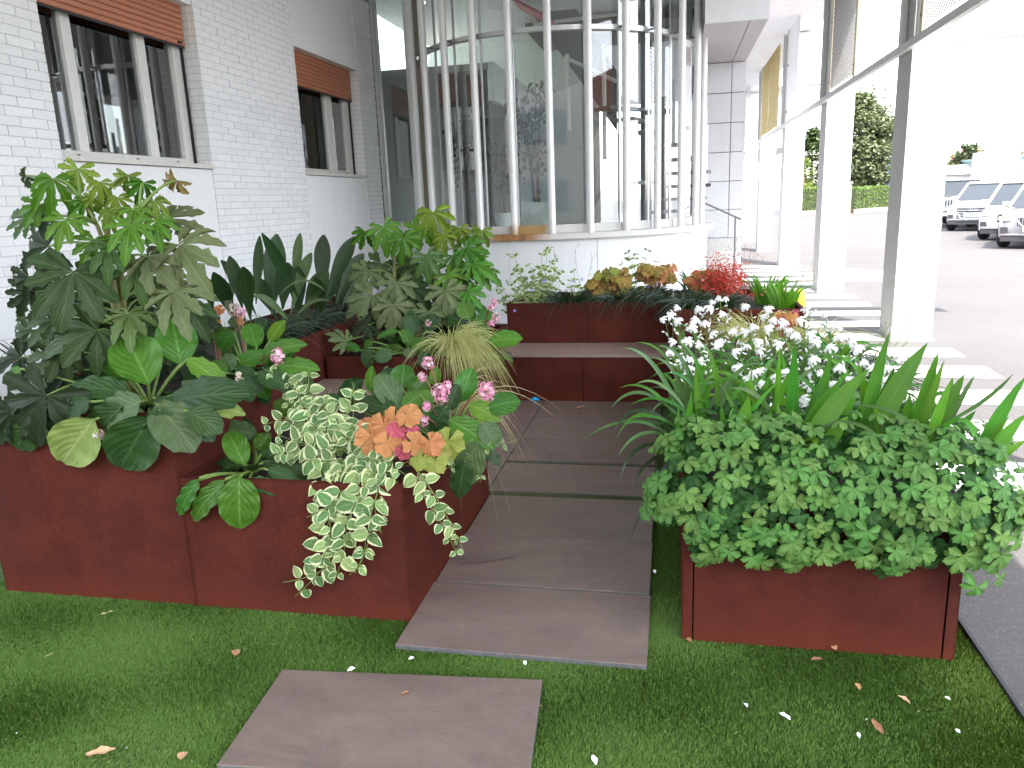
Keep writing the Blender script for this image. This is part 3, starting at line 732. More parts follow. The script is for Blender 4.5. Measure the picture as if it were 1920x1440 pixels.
ZR = PY(1000, 53, 9.95).z
for i in range(-1, len(PH)):
    a = PH[i] if i >= 0 else PH[0]-rad(13.1); c = PH[i+1] if i+1 < len(PH) else rad(8)
    q0, q1 = bp(a, RG, 0), bp(c, RG, 0)
    mb = MB(); mb.add([(q0.x, q0.y, ZB+.11), (q1.x, q1.y, ZB+.11), (q1.x, q1.y, ZTOP), (q0.x, q0.y, ZTOP)], [(0, 1, 2, 3)]); mb.build('pane', M['glass'], bay)
    mb = MB(); arc_seg(mb, a+.004, c-.004, RG-.03, RG+.05, ZB+.0015, ZB+.105, 3); mb.build('bottom_rail', M['rustrail'], bay)
    mb = MB(); arc_seg(mb, a+.002, c-.002, RG-.02, RG+.05, ZR-.028, ZR+.028, 3); mb.build('transom', M['alu'], bay)
    if i >= 0:
        mb = MB(); mb.tube([bp(a, RG-.01, ZB+.1), bp(a, RG-.01, ZTOP)], .018, 6); mb.build('glazing_bar', M['alu'], bay)
        mb = MB(); mb.tube([bp(a, RG+.04, ZR), bp(a, BR-.02, ZR)], .014, 8); mb.build('bracket', M['alu_dark'], bay)
for j in range(9):
    a = rad(-175)+j*rad(185)/9; mb = MB(); arc_seg(mb, a+.0007, a+rad(185)/9-.0007, RG-.2, BR+.17, ZB-.07, ZB, 5); mb.build('ledge_slab', M['ledge'], bay, bevel=.003)
for j in range(7):
    mb = MB(); s = rad(-128.5) + j*rad(29.6) - rad(59.2); arc_seg(mb, s+.0014, s+rad(29.6)-.0014, BR-.1, BR+.08, 0, ZB-.072, 8); mb.build('plinth_panel', M['panel'], bay)
# flat side light between the brick wall and the bay
YG = 11.83; xl, xr = XW+.01, BC.x-BR*.985
mb = MB(); mb.box(xl+.08, xr, YG+.02, YG+.024, 1.33, 4.6); mb.build('side_pane', M['pane'], bay)
mb = MB(); mb.box(xl, xl+.04, YG-.03, YG+.06, 1.24, 4.68); mb.build('side_frame', M['frame'], bay, bevel=.003)
mb = MB(); mb.box(xl+.043, xl+.085, YG-.015, YG+.05, 1.24, 4.68); mb.build('side_frame', M['alu'], bay, bevel=.003)
mb = MB(); mb.box(xl+.086, xr, YG-.01, YG+.06, 1.24, 1.32); mb.build('side_rail', M['frame'], bay, bevel=.003)
mb = MB(); mb.box(xl, xr+.3, YG-.02, YG+.2, 0, 1.238); mb.build('side_wall', M['panel'], bay)
mb = MB(); mb.box(xr-.03, xr+.12, YG-.02, YG+.1, 1.24, 4.68); mb.build('end_post', simple('stone_post', (.36, .31, .24), .7), bay)

# hall inside the bay
hall = thing('stair_hall', 'pale stair hall seen through the bay glass', 'hall', (-2, 13.5, 1.1))
def hp(name, mat, *a): mb = MB(); mb.box(*a); return mb.build(name, mat, hall)
mw = simple('hall_wall', (.74, .81, .79), .8); md = simple('hall_dark_wall', (.22, .25, .25), .8)
hfm = simple('hall_floor', (.42, .42, .40), .35)
hp('floor', hfm, -4.4, .38, 12.05, 16.5, 1.0, 1.09)
mb = MB(); mb.add([tuple(bp(rad(-180+6*k), RG-.06, 1.09)) for k in range(31)], [tuple(range(31))]); mb.build('floor', hfm, hall)
hp('back_wall', mw, -8.5, -1.5, 16.4, 16.5, 1.09, 6); hp('side_wall', simple('hall_side', (.48, .50, .44), .8), -8.6, -8.5, 12, 16.5, 1.09, 6)
hp('front_wall', md, -8.4, XW-.02, 12.0, 12.1, 1.0, 6)
hp('ceiling', simple('hall_ceiling', (.5, .5, .46), .8), -8.4, -2.8, 12.2, 16.4, 3.55, 3.65)
hp('beam', mw, -2.82, -2.72, 12.2, 16.4, 3.1, 3.66)
hp('landing', simple('landing_dark', (.07, .045, .05), .6), -2.6, .3, 14.4, 16.4, 4.5, 4.62)
hp('notice', simple('pale_notice', (.45, .55, .45), .8), -5.1, -4.85, 16.37, 16.398, 2.75, 3.0)
hp('dark_panel', simple('petrol_panel', (.02, .05, .06), .4), -.30, -.14, 14.0, 14.16, 1.09, 3.2)
stair = thing('staircase', 'open staircase with dark treads and white balusters behind the glass', 'staircase', (-.6, 13.2, 1.1))
def sp(name, mat, mb): return mb.build(name, mat, stair)
mt_ = simple('dark_tread', (.09, .075, .07), .5); petrol = simple('petrol_stringer', (.012, .035, .045), .4)
for k in range(9):     # treads wind up at the right side of the bay
    a = rad(55-24*k); z = 1.28+.2*k; q = Vector((-.40, 13.1, z)); mb = MB()
    e = Vector((cos(a), sin(a), 0)); f = Vector((-sin(a), cos(a), 0))
    vs = [q+e*.12-f*.06, q+e*.95-f*.2, q+e*.95+f*.2, q+e*.12+f*.06]; vs += [p+Vector((0, 0, .05)) for p in vs]
    mb.add(vs, [(0, 3, 2, 1), (4, 5, 6, 7), (0, 1, 5, 4), (1, 2, 6, 5), (2, 3, 7, 6), (3, 0, 4, 7)]); sp('tread', mt_, mb)
    mb = MB(); w = q+e*.9; mb.tube([w+Vector((0, 0, .05)), w+Vector((0, 0, .95))], .028, 8); sp('baluster', M['white'], mb)
mb = MB(); mb.lathe([(.09, 1.09), (.09, 4.6)], 16, Matrix.Translation((-.45, 13.1, 0))); sp('newel', simple('petrol_newel', (.02, .06, .075), .35), mb)
mb = MB(); mb.add([(-2.35, 13.6, 4.6), (-.95, 13.6, 2.65), (-.95, 13.6, 3.6), (-1.6, 13.6, 4.6), (-2.35, 13.66, 4.6), (-.95, 13.66, 2.65), (-.95, 13.66, 3.6), (-1.6, 13.66, 4.6)], [(0, 1, 2, 3), (7, 6, 5, 4), (0, 4, 5, 1), (1, 5, 6, 2), (2, 6, 7, 3), (3, 7, 4, 0)]); sp('stringer', petrol, mb)
mb = MB(); mb.add([(-2.5, 12.7, 4.62), (-1.9, 12.7, 4.28), (-1.9, 13.4, 4.28), (-2.5, 13.4, 4.62), (-2.5, 12.7, 4.66), (-1.9, 12.7, 4.33), (-1.9, 13.4, 4.33), (-2.5, 13.4, 4.66)], [(0, 3, 2, 1), (4, 5, 6, 7), (0, 1, 5, 4), (1, 2, 6, 5), (2, 3, 7, 6), (3, 0, 4, 7)]); sp('upper_flight', simple('red_flight', (.40, .03, .04), .5), mb)
for x, z0, z1 in ((-2.75, 3.0, 4.0), (-2.3, 2.9, 3.7), (-1.75, 2.7, 3.9), (-1.15, 2.2, 3.5), (-.9, 1.3, 2.6), (-2.05, 3.6, 4.6)):
    mb = MB(); mb.tube([(x, 13.5, z0), (x, 13.5, z1)], .036, 10); sp('baluster', M['white'], mb)
mb = MB(); mb.tube([(-1.8, 13.5, 3.86), (-.9, 13.5, 3.4)], .03, 8); mb.tube([(-2.3, 13.5, 4.4), (-.8, 13.5, 4.45)], .03, 8); sp('handrail', M['white'], mb)
hp('low_table', simple('white_table', (.62, .63, .64), .4), -.75, -.2, 12.1, 12.6, 1.75, 1.8)
def fig_plant(label, x, y, potmat, pr, ph_, h, nl, square=False, spread=.38):
    r = thing('potted_plant', label, 'potted plant', (x, y, 1.09), 'potted plants inside the bay')
    mb = MB(); T_ = Matrix.Translation((x, y, 1.09))
    if square: mb.box(x-pr, x+pr, y-pr, y+pr, 1.09, 1.09+ph_)
    else: mb.lathe([(pr*.75, 0), (pr, ph_), (pr*.9, ph_), (pr*.85, ph_*.9), (.01, ph_*.9)], 20, T_)
    mb.build('pot', potmat, r, not square)
    tr = MB(); lf = MB(); rnd = random.Random(int(x*100)+5)
    for k in range(7):
        a = rnd.uniform(0, 6.3); p0 = Vector((x+.04*cos(a), y+.04*sin(a), 1.09+ph_*.9)); hh = h*rnd.uniform(.7, 1); e = Vector((cos(a), sin(a), 0))*spread*rnd.uniform(.2, .6)
        pts = [p0, p0+Vector((0, 0, hh*.4))+e*.2, p0+Vector((0, 0, hh*.75))+e*.6, p0+Vector((0, 0, hh))+e]; tr.tube(pts, .013, 5, .005)
        for q in range(nl):
            s = rnd.uniform(.25, 1); i = min(2, int(s*3)); c = pts[i].lerp(pts[i+1], s*3-i); b_ = rnd.uniform(0, 6.3); d = Vector((cos(b_), sin(b_), rnd.uniform(-.2, .3)))*rnd.uniform(.03, .2)*(.5+spread); c2 = c+d
            t_ = c2+Vector((d.x*.25, d.y*.25, -rnd.uniform(.04, .09))); s_ = (t_-c2).cross(Vector((rnd.uniform(-1, 1), rnd.uniform(-1, 1), .3))).normalized()*.02
            lf.add([c2, (c2+t_)/2+s_, t_, (c2+t_)/2-s_], [(0, 1, 2, 3)], [(.5, 0), (1, .5), (.5, 1), (0, .5)])
    tr.build('trunk', M['stem_brown'], r); lf.build('foliage', L['ficus'], r)
whitepot = simple('white_pot', (.74, .76, .74), .35); darkpot = simple('charcoal_pot', (.04, .042, .048), .45)
fig_plant('weeping fig in a white square pot behind the bay glass', PY(1008, 418, 11.0).x, 11.0, whitepot, .19, .46, 1.7, 60, True)
fig_plant('weeping fig in a charcoal round pot behind the left tubes', PY(885, 418, 11.2).x, 11.2, darkpot, .15, .38, 1.5, 60)
fig_plant('leafy plant in a white round pot deep in the hall', PY(940, 410, 13).x, 13.2, whitepot, .17, .3, 1.5, 46)

hp('dark_screen', simple('green_grey_screen', (.16, .20, .19), .5), -4.0, -2.9, 14.6, 14.7, 1.09, 3.1)
# ------------------------------------------------------------------ right-hand cladding wall, overhang, handrail
YW = 14.0
pw = thing('panel_wall', 'white cladding wall with dark joints right of the glass bay', 'wall', (.75, YW, 0))
zz = 3.665; xj = PY(1371, 200, YW).x; xe = PY(1397, 200, YW).x
while zz > 0:
    h = PY(1360, 117, YW).z-PY(1360, 174, YW).z
    for a, c in ((.30, xj-.006), (xj+.006, xe)):
        mb = MB(); mb.box(a, c, YW, YW+.05, max(0, zz-h+.006), zz-.006); mb.build('cladding_panel', M['panel'], pw)
    zz -= h
mb = MB(); mb.box(.28, xe-.005, YW+.06, YW+.2, 0, 3.66); mb.build('joint_backing', M['joint'], pw)
mb = MB(); mb.box(xe-.3, xe-.02, YW+.21, 26, 0, 4.7); mb.build('return_wall', M['panel'], pw)
ov = thing('overhang', 'white overhanging upper storey with grey soffit right of the bay', 'overhang', (.8, 12.5, 3.67))
xo = PZ(1398, 40, 3.67)
soff = simple('soffit_grey', (.50, .48, .49), .8)
for a, c in ((.36, xj-.005), (xj+.005, xe-.004)):
    mb = MB(); mb.box(a, c, 10.86, YW+.1, 3.67, 3.70); mb.build('soffit_panel', soff, ov)
mb = MB(); mb.box(.36, xe, 10.8, 10.855, 3.668, 4.69); mb.build('fascia', M['panel'], ov)
mb = MB(); mb.box(.34, xe-.01, 10.87, YW+.2, 3.72, 4.69); mb.build('core', M['joint'], ov)
hr = thing('handrail', 'thin metal stair handrail descending in front of the cladding wall', 'handrail', (.9, 12.6, 0))
def hpt(px, py): return PY(px, py, 12.6)
mb = MB(); mb.tube([hpt(1322, 381), hpt(1389, 411)], .014, 8); mb.build('top_rail', M['alu_dark'], hr)
mb = MB(); mb.tube([hpt(1379, 408), Vector((hpt(1379, 408).x, 12.6, 0))], .014, 8); mb.build('baluster', M['alu_dark'], hr)
for k in range(5):
    mb = MB(); d = 11*(k+1); mb.tube([hpt(1322, 381+d), hpt(1379, 407+d)], .005, 6); mb.build('wire', M['alu'], hr)
stp = thing('steps', 'pale stone steps behind the handrail', 'steps', (.9, 13.3, 0))
for k in range(5):
    mb = MB(); mb.box(.55, 1.05, 12.9+.18*k, 12.9+.18*(k+1), 0, .16*(k+1)); mb.build('step', M['stone'], stp)

# ------------------------------------------------------------------ roof over the garden, screens, columns
mb = MB(); 
canopy = thing('canopy', 'flat white ceiling over the planted courtyard', 'canopy', (-1, 7, 4.7))
mb.box(-4.9, 2.75, -3.0, 9.7, 4.70, 4.95); mb.build('ceiling_panel', M['ceiling'], canopy)
mb = MB(); mb.box(-4.9, 2.75, 9.7, 28.5, 4.705, 4.95); mb.build('ceiling_panel', M['ceiling'], canopy)
M['side'] = simple('shaded_side_grey', (.40, .395, .38), .6, 0, .06, 12)  # shade of the columns' left faces, put into a grey colour
POSTS = [-.35, 4.28, 8.91, 13.31, 17.89, 22.7, 27.5]
G_C = 'white columns along the crossing'
cl = ['', 'white column nearest the viewer, off the right edge', 'wide white column nearest the parked cars', 'second white column from the right, left of the large tree', 'third white column from the right beside the small pine', 'fourth white column from the right', 'farthest white column by the handrail']
for i, y in enumerate(POSTS):
    if i < 2: continue
    r = thing('column', cl[i], 'column', (2.46, y, 0), G_C)
    ya = PX(1684, 400, 2.27).y if i == 2 else y+.12
    mb = MB(); mb.box(2.274, 2.655, y-.25, y+.25, -.03, 4.69); mb.build('shaft', M['white'], r, bevel=.004)
    mb = MB(); mb.box(2.262, 2.2735, y-.249, y+.249, -.03, 4.69); mb.build('shaded_side', M['side'], r)  # thin grey sheet standing in for shade on the white column's left face
    mb = MB(); mb.box(2.276, 2.66, y-.256, y+.256, 2.93, 3.02); mb.build('band', M['white'], r)
    mb = MB(); mb.box(2.25, 2.68, y-.275, y+.275, -.034, -.012); mb.build('base_plate', M['post'], r)
def expanded(w, h, mat, px=.075, pz=.06, gap=False):
    """expanded metal: slanted strands round diamond openings"""
    mb = MB(); nx, nz = int(w/px), int(h/(pz*.5)); r = .0055
    for k in range(nz):
        for i in range(nx):
            x = (i+(.5 if k % 2 else 0))*px; z = k*pz*.5
            if x+px > w: continue
            c = (x+px/2, z+pz/2)
            for sx, sz in ((-1, 0), (0, 1)):
                a = (c[0]+sx*px/2, c[1]+sz*pz/2); e = (c[0]+(sx+1)*px/2, c[1]+(1 if sx == -1 else 0)*pz/2)
                if sx == -1: a, e = (c[0]-px/2, c[1]), (c[0], c[1]+pz/2)
                else: a, e = (c[0], c[1]+pz/2), (c[0]+px/2, c[1])
                mb.add([(0.004, a[0], a[1]-r), (-.004, a[0], a[1]+r), (-.004, e[0], e[1]+r), (.004, e[0], e[1]-r)], [(0, 1, 2, 3)])
    return mb
ZS0, ZS1 = 2.93, 4.69
G_S = 'screen frames between the columns'
slabel = ['screen frame beside the viewer beyond the right edge', 'nearest screen frame with grey mesh at the top right corner', 'second screen frame with grey mesh left of the nearest column', 'third screen frame holding a plain white panel', 'fourth screen frame with golden mesh', 'farthest screen frame with white panels']
for i, (y0, y1) in enumerate(zip(POSTS[:-1], POSTS[1:])):
    r = thing('screen', slabel[i], 'screen', (2.2, (y0+y1)/2, 0), G_S)
    def pt(name, mat, *a, bev=.002): mb = MB(); mb.box(*a); return mb.build(name, mat, r, bevel=bev)
    if i == 0: pt('post', M['post'], 2.17, 2.262, y1-.03, y1+.015, -.03, 4.69)
    else: pt('post', M['post_light'], 2.19, 2.25, y1-.03, y1+.015, 2.85, 4.69)
    pt('bottom_rail', M['post_light'], 2.19, 2.25, y0+.02, y1-.035, 2.85, 2.925)
    pt('stile', M['post_light'], 2.195, 2.245, y1-.60, y1-.55, 2.926, 4.69)
    ye = y1-.61
    if i in (0, 1, 2, 4):
        ln = {0: 3., 1: 3.0, 2: 1.7, 4: 3.4}[i]; gold = i == 4
        mb = expanded(ln-.2, 4.66-ZS0, None)
        mb.build('mesh_panel', M['gold'] if gold else M['meshgrey'], r, M=Matrix.Translation((2.215, ye-ln+.09, ZS0+.01)))
        for yy_ in ([ye-.09, ye-ln] if not gold else [ye-.09, ye-1.7, ye-ln]):
            pt('edge_strip', M['gold'] if gold else M['cream_strip'], 2.205, 2.225, yy_, yy_+.085, ZS0, 4.68)
            for z in (3.08, 3.9): 
                mb = MB(); mb.lathe([(.0, -.012), (.014, -.01), (.014, 0)], 10, Matrix.Translation((2.204, yy_+.042, z)) @ Matrix.Rotation(pi/2, 4, 'Y')); mb.build('bolt', M['alu_dark'], r)
    else:
        pt('white_sheet', M['white'], 2.21, 2.222, ye-1.25, ye-.01, ZS0, 4.68)
        for z in (3.12, 4.0):
            mb = MB(); mb.lathe([(.0, -.02), (.022, -.016), (.022, 0)], 10, Matrix.Translation((2.206, ye-.12, z)) @ Matrix.Rotation(pi/2, 4, 'Y')); mb.build('bolt', M['alu_dark'], r)
        mb = MB(); pt('sheet_edge', M['post_light'], 2.205, 2.23, ye-1.30, ye-1.255, ZS0, 4.68)
bm_ = thing('roof_beam', 'white cross beam above the nearest column', 'beam', (3.2, 9.1, 3.0))
mb = MB(); mb.box(2.67, 4.3, 8.95, 9.3, 2.98, 3.05); mb.build('flange', M['white'], bm_)
mb = MB(); mb.box(2.67, 4.3, 9.0, 9.25, 3.052, 3.3); mb.build('web', M['white'], bm_)

# ------------------------------------------------------------------ crossing, far car park
zc = thing('crosswalk', 'white zebra stripes painted along the columns', 'crosswalk', (2, 10, -.03))
for k in range(-2, 14):
    y = 6.03+.885*k; mb = MB(); nseg = 6; pts = []
    for i in range(nseg+1): pts.append((1.25+(2.70-1.25)*i/nseg, y+random.uniform(-.008, .008)))
    for i in range(nseg+1): pts.append((2.72-(2.72-1.25)*i/nseg, y+.46+random.uniform(-.008, .008)))
    mb.add([(a, c, -.0295) for a, c in pts], [tuple(range(len(pts)))]); mb.build('stripe', M['paint'], zc)
c0 = PZ(1597, 515, -.03); mb = MB()
mb.add([(c0.x+cos(2*pi*k/24)*.75, c0.y+sin(2*pi*k/24)*1.3, -.0297) for k in range(24)], [tuple(range(24))])
t = NT('pink_ground_paint'); n = t.noise(t.pos(), 9, 4); t.base(t.mix(n, (.45, .19, .2), (.28, .17, .17)), .8)
props(mb.build('painted_patch', t.m), 'faded pink painted patch on the asphalt between two columns', 'ground mark')

def mirror_car(name): pass
PAINT = {}
def carpaint(nm, col, metal=.5):
    if nm not in PAINT:
        t = NT(nm); t.base(col, .28, metal, .5); t.b.inputs['Coat Weight'].default_value = .8; t.b.inputs['Coat Roughness'].default_value = .04; PAINT[nm] = t.m
    return PAINT[nm]
cglass = simple('car_glass', (.03, .035, .04), .06, 0, 0, 5, 0, .8)
chrome = simple('chrome', (.75, .75, .76), .12, 1., 0, 5)
plastic = simple('dark_bumper', (.035, .036, .04), .5, 0, .1, 10)
tyre_m = simple('tyre', (.018, .018, .019), .8, 0, .1, 20)
lampm = simple('headlamp', (.55, .57, .6), .12, .3, 0, 5)
plate_m = simple('number_plate', (.72, .74, .78), .4); blue_m = simple('plate_blue', (.03, .08, .35), .4)
def car(label, paint, loc, head, style):
    """front at local +X 0, body runs back to -Ln; head = heading angle of the nose"""
    Ln, W, H, hood, boxy, clear = style['L'], style['W'], style['H'], style['hood'], style['boxy'], style['clear']
    root = thing('parked_car', label, 'car', loc, 'cars parked in the lot')
    R_ = Matrix.Translation(loc) @ Matrix.Rotation(head, 4, 'Z')
    def part(name, mb, mat, smooth=False, bevel=0): return mb.build(name, mat, root, smooth, bevel, R_)
    hz = style['hz']; wz = H-.0
    # lower body: sections along x
    secs = [(-.02, .62, clear+.16, hz-.20), (-.10, .82, clear+.03, hz-.08), (-.32, .93, clear, hz-.015), (-.75, .985, clear, hz+.03), (-hood, 1., clear, hz+.10), (-hood-.9, 1., clear, hz+.13), (-Ln*.62, 1., clear, hz+.14), (-Ln+.5, .99, clear, hz+.13), (-Ln+.1, .94, clear+.04, hz+.08), (-Ln, .84, clear+.12, hz-.03)]
    if boxy: secs = [(0, .86, clear+.1, hz-.03), (-.06, .9, clear+.02, hz+.02), (-.3, .92, clear, hz+.04), (-hood, .95, clear, hz+.07), (-Ln*.6, .96, clear, hz+.08), (-Ln+.05, .96, clear, hz+.08), (-Ln, .93, clear+.05, hz+.05)]
    mb = MB(); n = 9; vs = []
    for x, ws, z0, z1 in secs:
        w = W/2*ws; mid = z0+(z1-z0)*.55
        vs += [(x, -w*.86, z0), (x, -w*.98, z0+.10), (x, -w, mid), (x, -w*.95, z1-.07), (x, -w*.78, z1), (x, w*.78, z1), (x, w*.95, z1-.07), (x, w, mid), (x, w*.98, z0+.10), (x, w*.86, z0)]
    n = 10; mb.add(vs, [(i*n+k, i*n+(k+1) % n, (i+1)*n+(k+1) % n, (i+1)*n+k) for i in range(len(secs)-1) for k in range(n)] + [tuple(range(n))[::-1], tuple(range((len(secs)-1)*n, len(secs)*n))])
    part('body', mb, paint, True)
    zb = hz+.10; zr = H
    xs0, xs1, xr0, xr1 = (-hood+.05, -Ln+.12, -hood-.25, -Ln+.22) if boxy else (-hood+.02, -Ln+.15, -hood-.85, -Ln+.75)
    wb, wt = W*.46, W*(.44 if boxy else .385)
    mb = MB(); mb.add([(xs0, -wb, zb), (xs0, wb, zb), (xs1, wb, zb), (xs1, -wb, zb), (xr0, -wt, zr-.05), (xr0, wt, zr-.05), (xr1, wt, zr-.05), (xr1, -wt, zr-.05)], [(0, 1, 5, 4), (1, 2, 6, 5), (2, 3, 7, 6), (3, 0, 4, 7)])
    part('windows', mb, cglass)
    mb = MB(); mb.box(xr1-.03, xr0+.06, -wt-.012, wt+.012, zr-.06, zr); part('roof', mb, paint, False, .035)
    for s in (-1, 1):
        xm = (xr0+xr1)/2+.1
        for qa, qb, qr in (((xs0+.02, s*wb, zb), (xr0, s*wt, zr-.03), .035), ((xs1, s*wb, zb), (xr1, s*wt, zr-.03), .05), ((xm, s*(wb+.005), zb), (xm, s*(wt+.005), zr-.05), .035)):
            mb = MB(); mb.tube([qa, qb], qr, 6); part('pillar', mb, paint)
        mb = MB(); mb.tube([(xr0-.1, s*(wt-.03), zr+.03), (xr1+.1, s*(wt-.03), zr+.03)], .018, 6); part('roof_rail', mb, chrome)
        mb = MB(); mb.box(xs0-.40, xs0-.25, s*(wb+.02) if s > 0 else s*(wb+.22), s*(wb+.22) if s > 0 else s*(wb+.02), zb+.02, zb+.16); part('mirror', mb, paint, False, .03)
        for xw in (-.85 if not boxy else -.62, -Ln+.85):
            r_ = style['wr']; T_ = Matrix.Translation((xw, s*(W/2-.11), r_)) @ Matrix.Rotation(pi/2, 4, 'X')
            mb = MB(); mb.lathe([(r_*.6, -.1), (r_*.93, -.11), (r_, -.06), (r_, .06), (r_*.93, .11), (r_*.6, .1)], 22, T_)
            o = part('wheel', mb, tyre_m, True)
            mb = MB(); mb.lathe([(.0, -.105), (r_*.2, -.11), (r_*.62, -.095), (r_*.62, .095), (r_*.2, .11), (0, .105)], 10, T_); rim = mb.build('rim', chrome, None, False, 0, R_); rim.parent = o; rim.matrix_basis = Matrix.Identity(4)
    f = .012
    g = style.get('grille')
    def fz(z0, z1, y0, y1, name, mat, x=None, bev=.004):
        x = x if x is not None else .012
        mb = MB(); mb.box(x-.06, x, y0, y1, z0, z1); return part(name, mb, mat, False, bev)
    if boxy:
        fz(clear+.0, clear+.2, -W*.44, W*.44, 'bumper', plastic, .10)
        fz(hz-.3, hz-.02, -W*.42, W*.42, 'grille_panel', paint, .02)
        for k in range(7): fz(hz-.27, hz-.05, -.31+.095*k-.028, -.31+.095*k+.028, 'slot', plastic, .026, 0)
        for s in (-1, 1):
            mb = MB(); mb.lathe([(0, .03), (.085, .025), (.095, 0)], 16, Matrix.Translation((.01, s*.52, hz-.15)) @ Matrix.Rotation(pi/2, 4, 'Y')); part('headlight', mb, lampm, True)
            mb = MB(); mb.lathe([(0, .02), (.04, .015), (.045, 0)], 12, Matrix.Translation((.01, s*.70, hz-.24)) @ Matrix.Rotation(pi/2, 4, 'Y')); part('indicator', mb, simple('orange_lamp', (.6, .12, .03), .3), True)
    else:
        gw = g['w']/2; z0, z1 = g['z']
        fz(z0, z1, -gw, gw, 'grille', plastic, .02)
        if g['kind'] == 'bars':
            for k in range(5): z = z0+(z1-z0)*(k+.5)/5; fz(z-.005, z+.005, -gw*.95, gw*.95, 'bar', plate_m, .026, 0)
        elif g['kind'] == 'slats':
            for k in range(11): y = -gw+2*gw*(k+.5)/11; fz(z0+.01, z1-.01, y-.008, y+.008, 'slat', chrome, .03, 0)
        elif g['kind'] == 'wings':
            for k in range(4):
                z = z0+(z1-z0)*(k+.6)/4.6
                for s in (-1, 1):
                    mb = MB(); mb.tube([(.03, s*.03, z-.05), (.03, s*gw*.4, z-.01), (.03, s*gw, z+.04)], .010, 5); part('bar', mb, chrome)
        fr_ = MB(); fr_.tube([(.022, -gw, z1), (.022, gw, z1), (.022, gw*1.02, (z0+z1)/2+.03), (.022, gw*.72, z0), (.022, -gw*.72, z0), (.022, -gw*1.02, (z0+z1)/2+.03), (.022, -gw, z1)], .017, 6); part('grille_surround', fr_, chrome)
        if g.get('rings'):
            for k in range(4):
                mb = MB(); cy = -.105+.07*k; mb.tube([(.045, cy+.047*cos(2*pi*a/14), z1-.09+.047*sin(2*pi*a/14)) for a in range(15)], .008, 5); part('ring_emblem', mb, chrome)
        fz(clear, clear+.14, -W*.40, W*.40, 'bumper', plastic, -.02); fz(clear+.145, clear+.175, -W*.40, W*.40, 'bumper_trim', chrome, -.005)
        for s in (-1, 1):
            a, c = sorted((s*(gw+.08), s*W*.44)); mb = MB(); mb.add([(-.02, a, hz-.20), (-.06 if s > 0 else -.02, c, hz-.16), (-.20, c, hz-.04), (-.04, a, hz-.08)], [(0, 1, 2, 3)] if s > 0 else [(3, 2, 1, 0)])
            mb = MB(); mb.box(-.26, -.03, a, c, hz-.19, hz-.075); part('headlight', mb, lampm, False, .03)
            a, c = sorted((s*(gw+.05), s*W*.41)); fz(clear+.2, clear+.34, a, c, 'air_intake', plastic, -.03)
    pz = style['plate']
    fz(pz, pz+.11, -.26, .26, 'number_plate', plate_m, .045 if not boxy else .115, .002)
    fz(pz+.005, pz+.105, .215, .255, 'plate_band', blue_m, .047 if not boxy else .117, 0)
    return root
suv = dict(L=4.66, W=1.88, H=1.64, hood=1.25, hz=.93, boxy=False, clear=.24, wr=.36, plate=.50, grille=dict(w=.95, z=(.44, .84), kind='bars', rings=True))
mpv = dict(L=4.5, W=1.84, H=1.62, hood=1.05, hz=.86, boxy=False, clear=.20, wr=.34, plate=.33, grille=dict(w=.66, z=(.52, .76), kind='wings'))
sed = dict(L=4.6, W=1.83, H=1.56, hood=1.2, hz=.86, boxy=False, clear=.19, wr=.34, plate=.42, grille=dict(w=.78, z=(.55, .76), kind='slats'))
jeep = dict(L=4.5, W=1.85, H=1.80, hood=1.35, hz=1.08, boxy=True, clear=.42, wr=.40, plate=.45)
jeep2 = dict(jeep)
hd = rad(-122)
car('silver SUV with four rings on a wide dark grille', carpaint('silver_paint', (.62, .63, .65)), PZ(1820, 434, -.034), hd, suv)
car('pale car with winged chrome grille between the ringed SUV and the edge', carpaint('white_silver_paint', (.72, .72, .73), .2), PZ(1891, 452, -.034), hd, mpv)
car('dark grey car with upright grille slats cut by the right edge', carpaint('grey_paint', (.34, .345, .36)), PZ(1938, 468, -.034), hd, sed)
car('boxy silver off-roader with slotted grille beside the near column', carpaint('jeep_paint', (.45, .46, .48)), PZ(1766, 427, -.034), hd, jeep)
car('boxy dark off-roader parked behind the ringed SUV', carpaint('dark_paint', (.10, .10, .11)), PZ(1905, 405, -.034), rad(-150), jeep2)

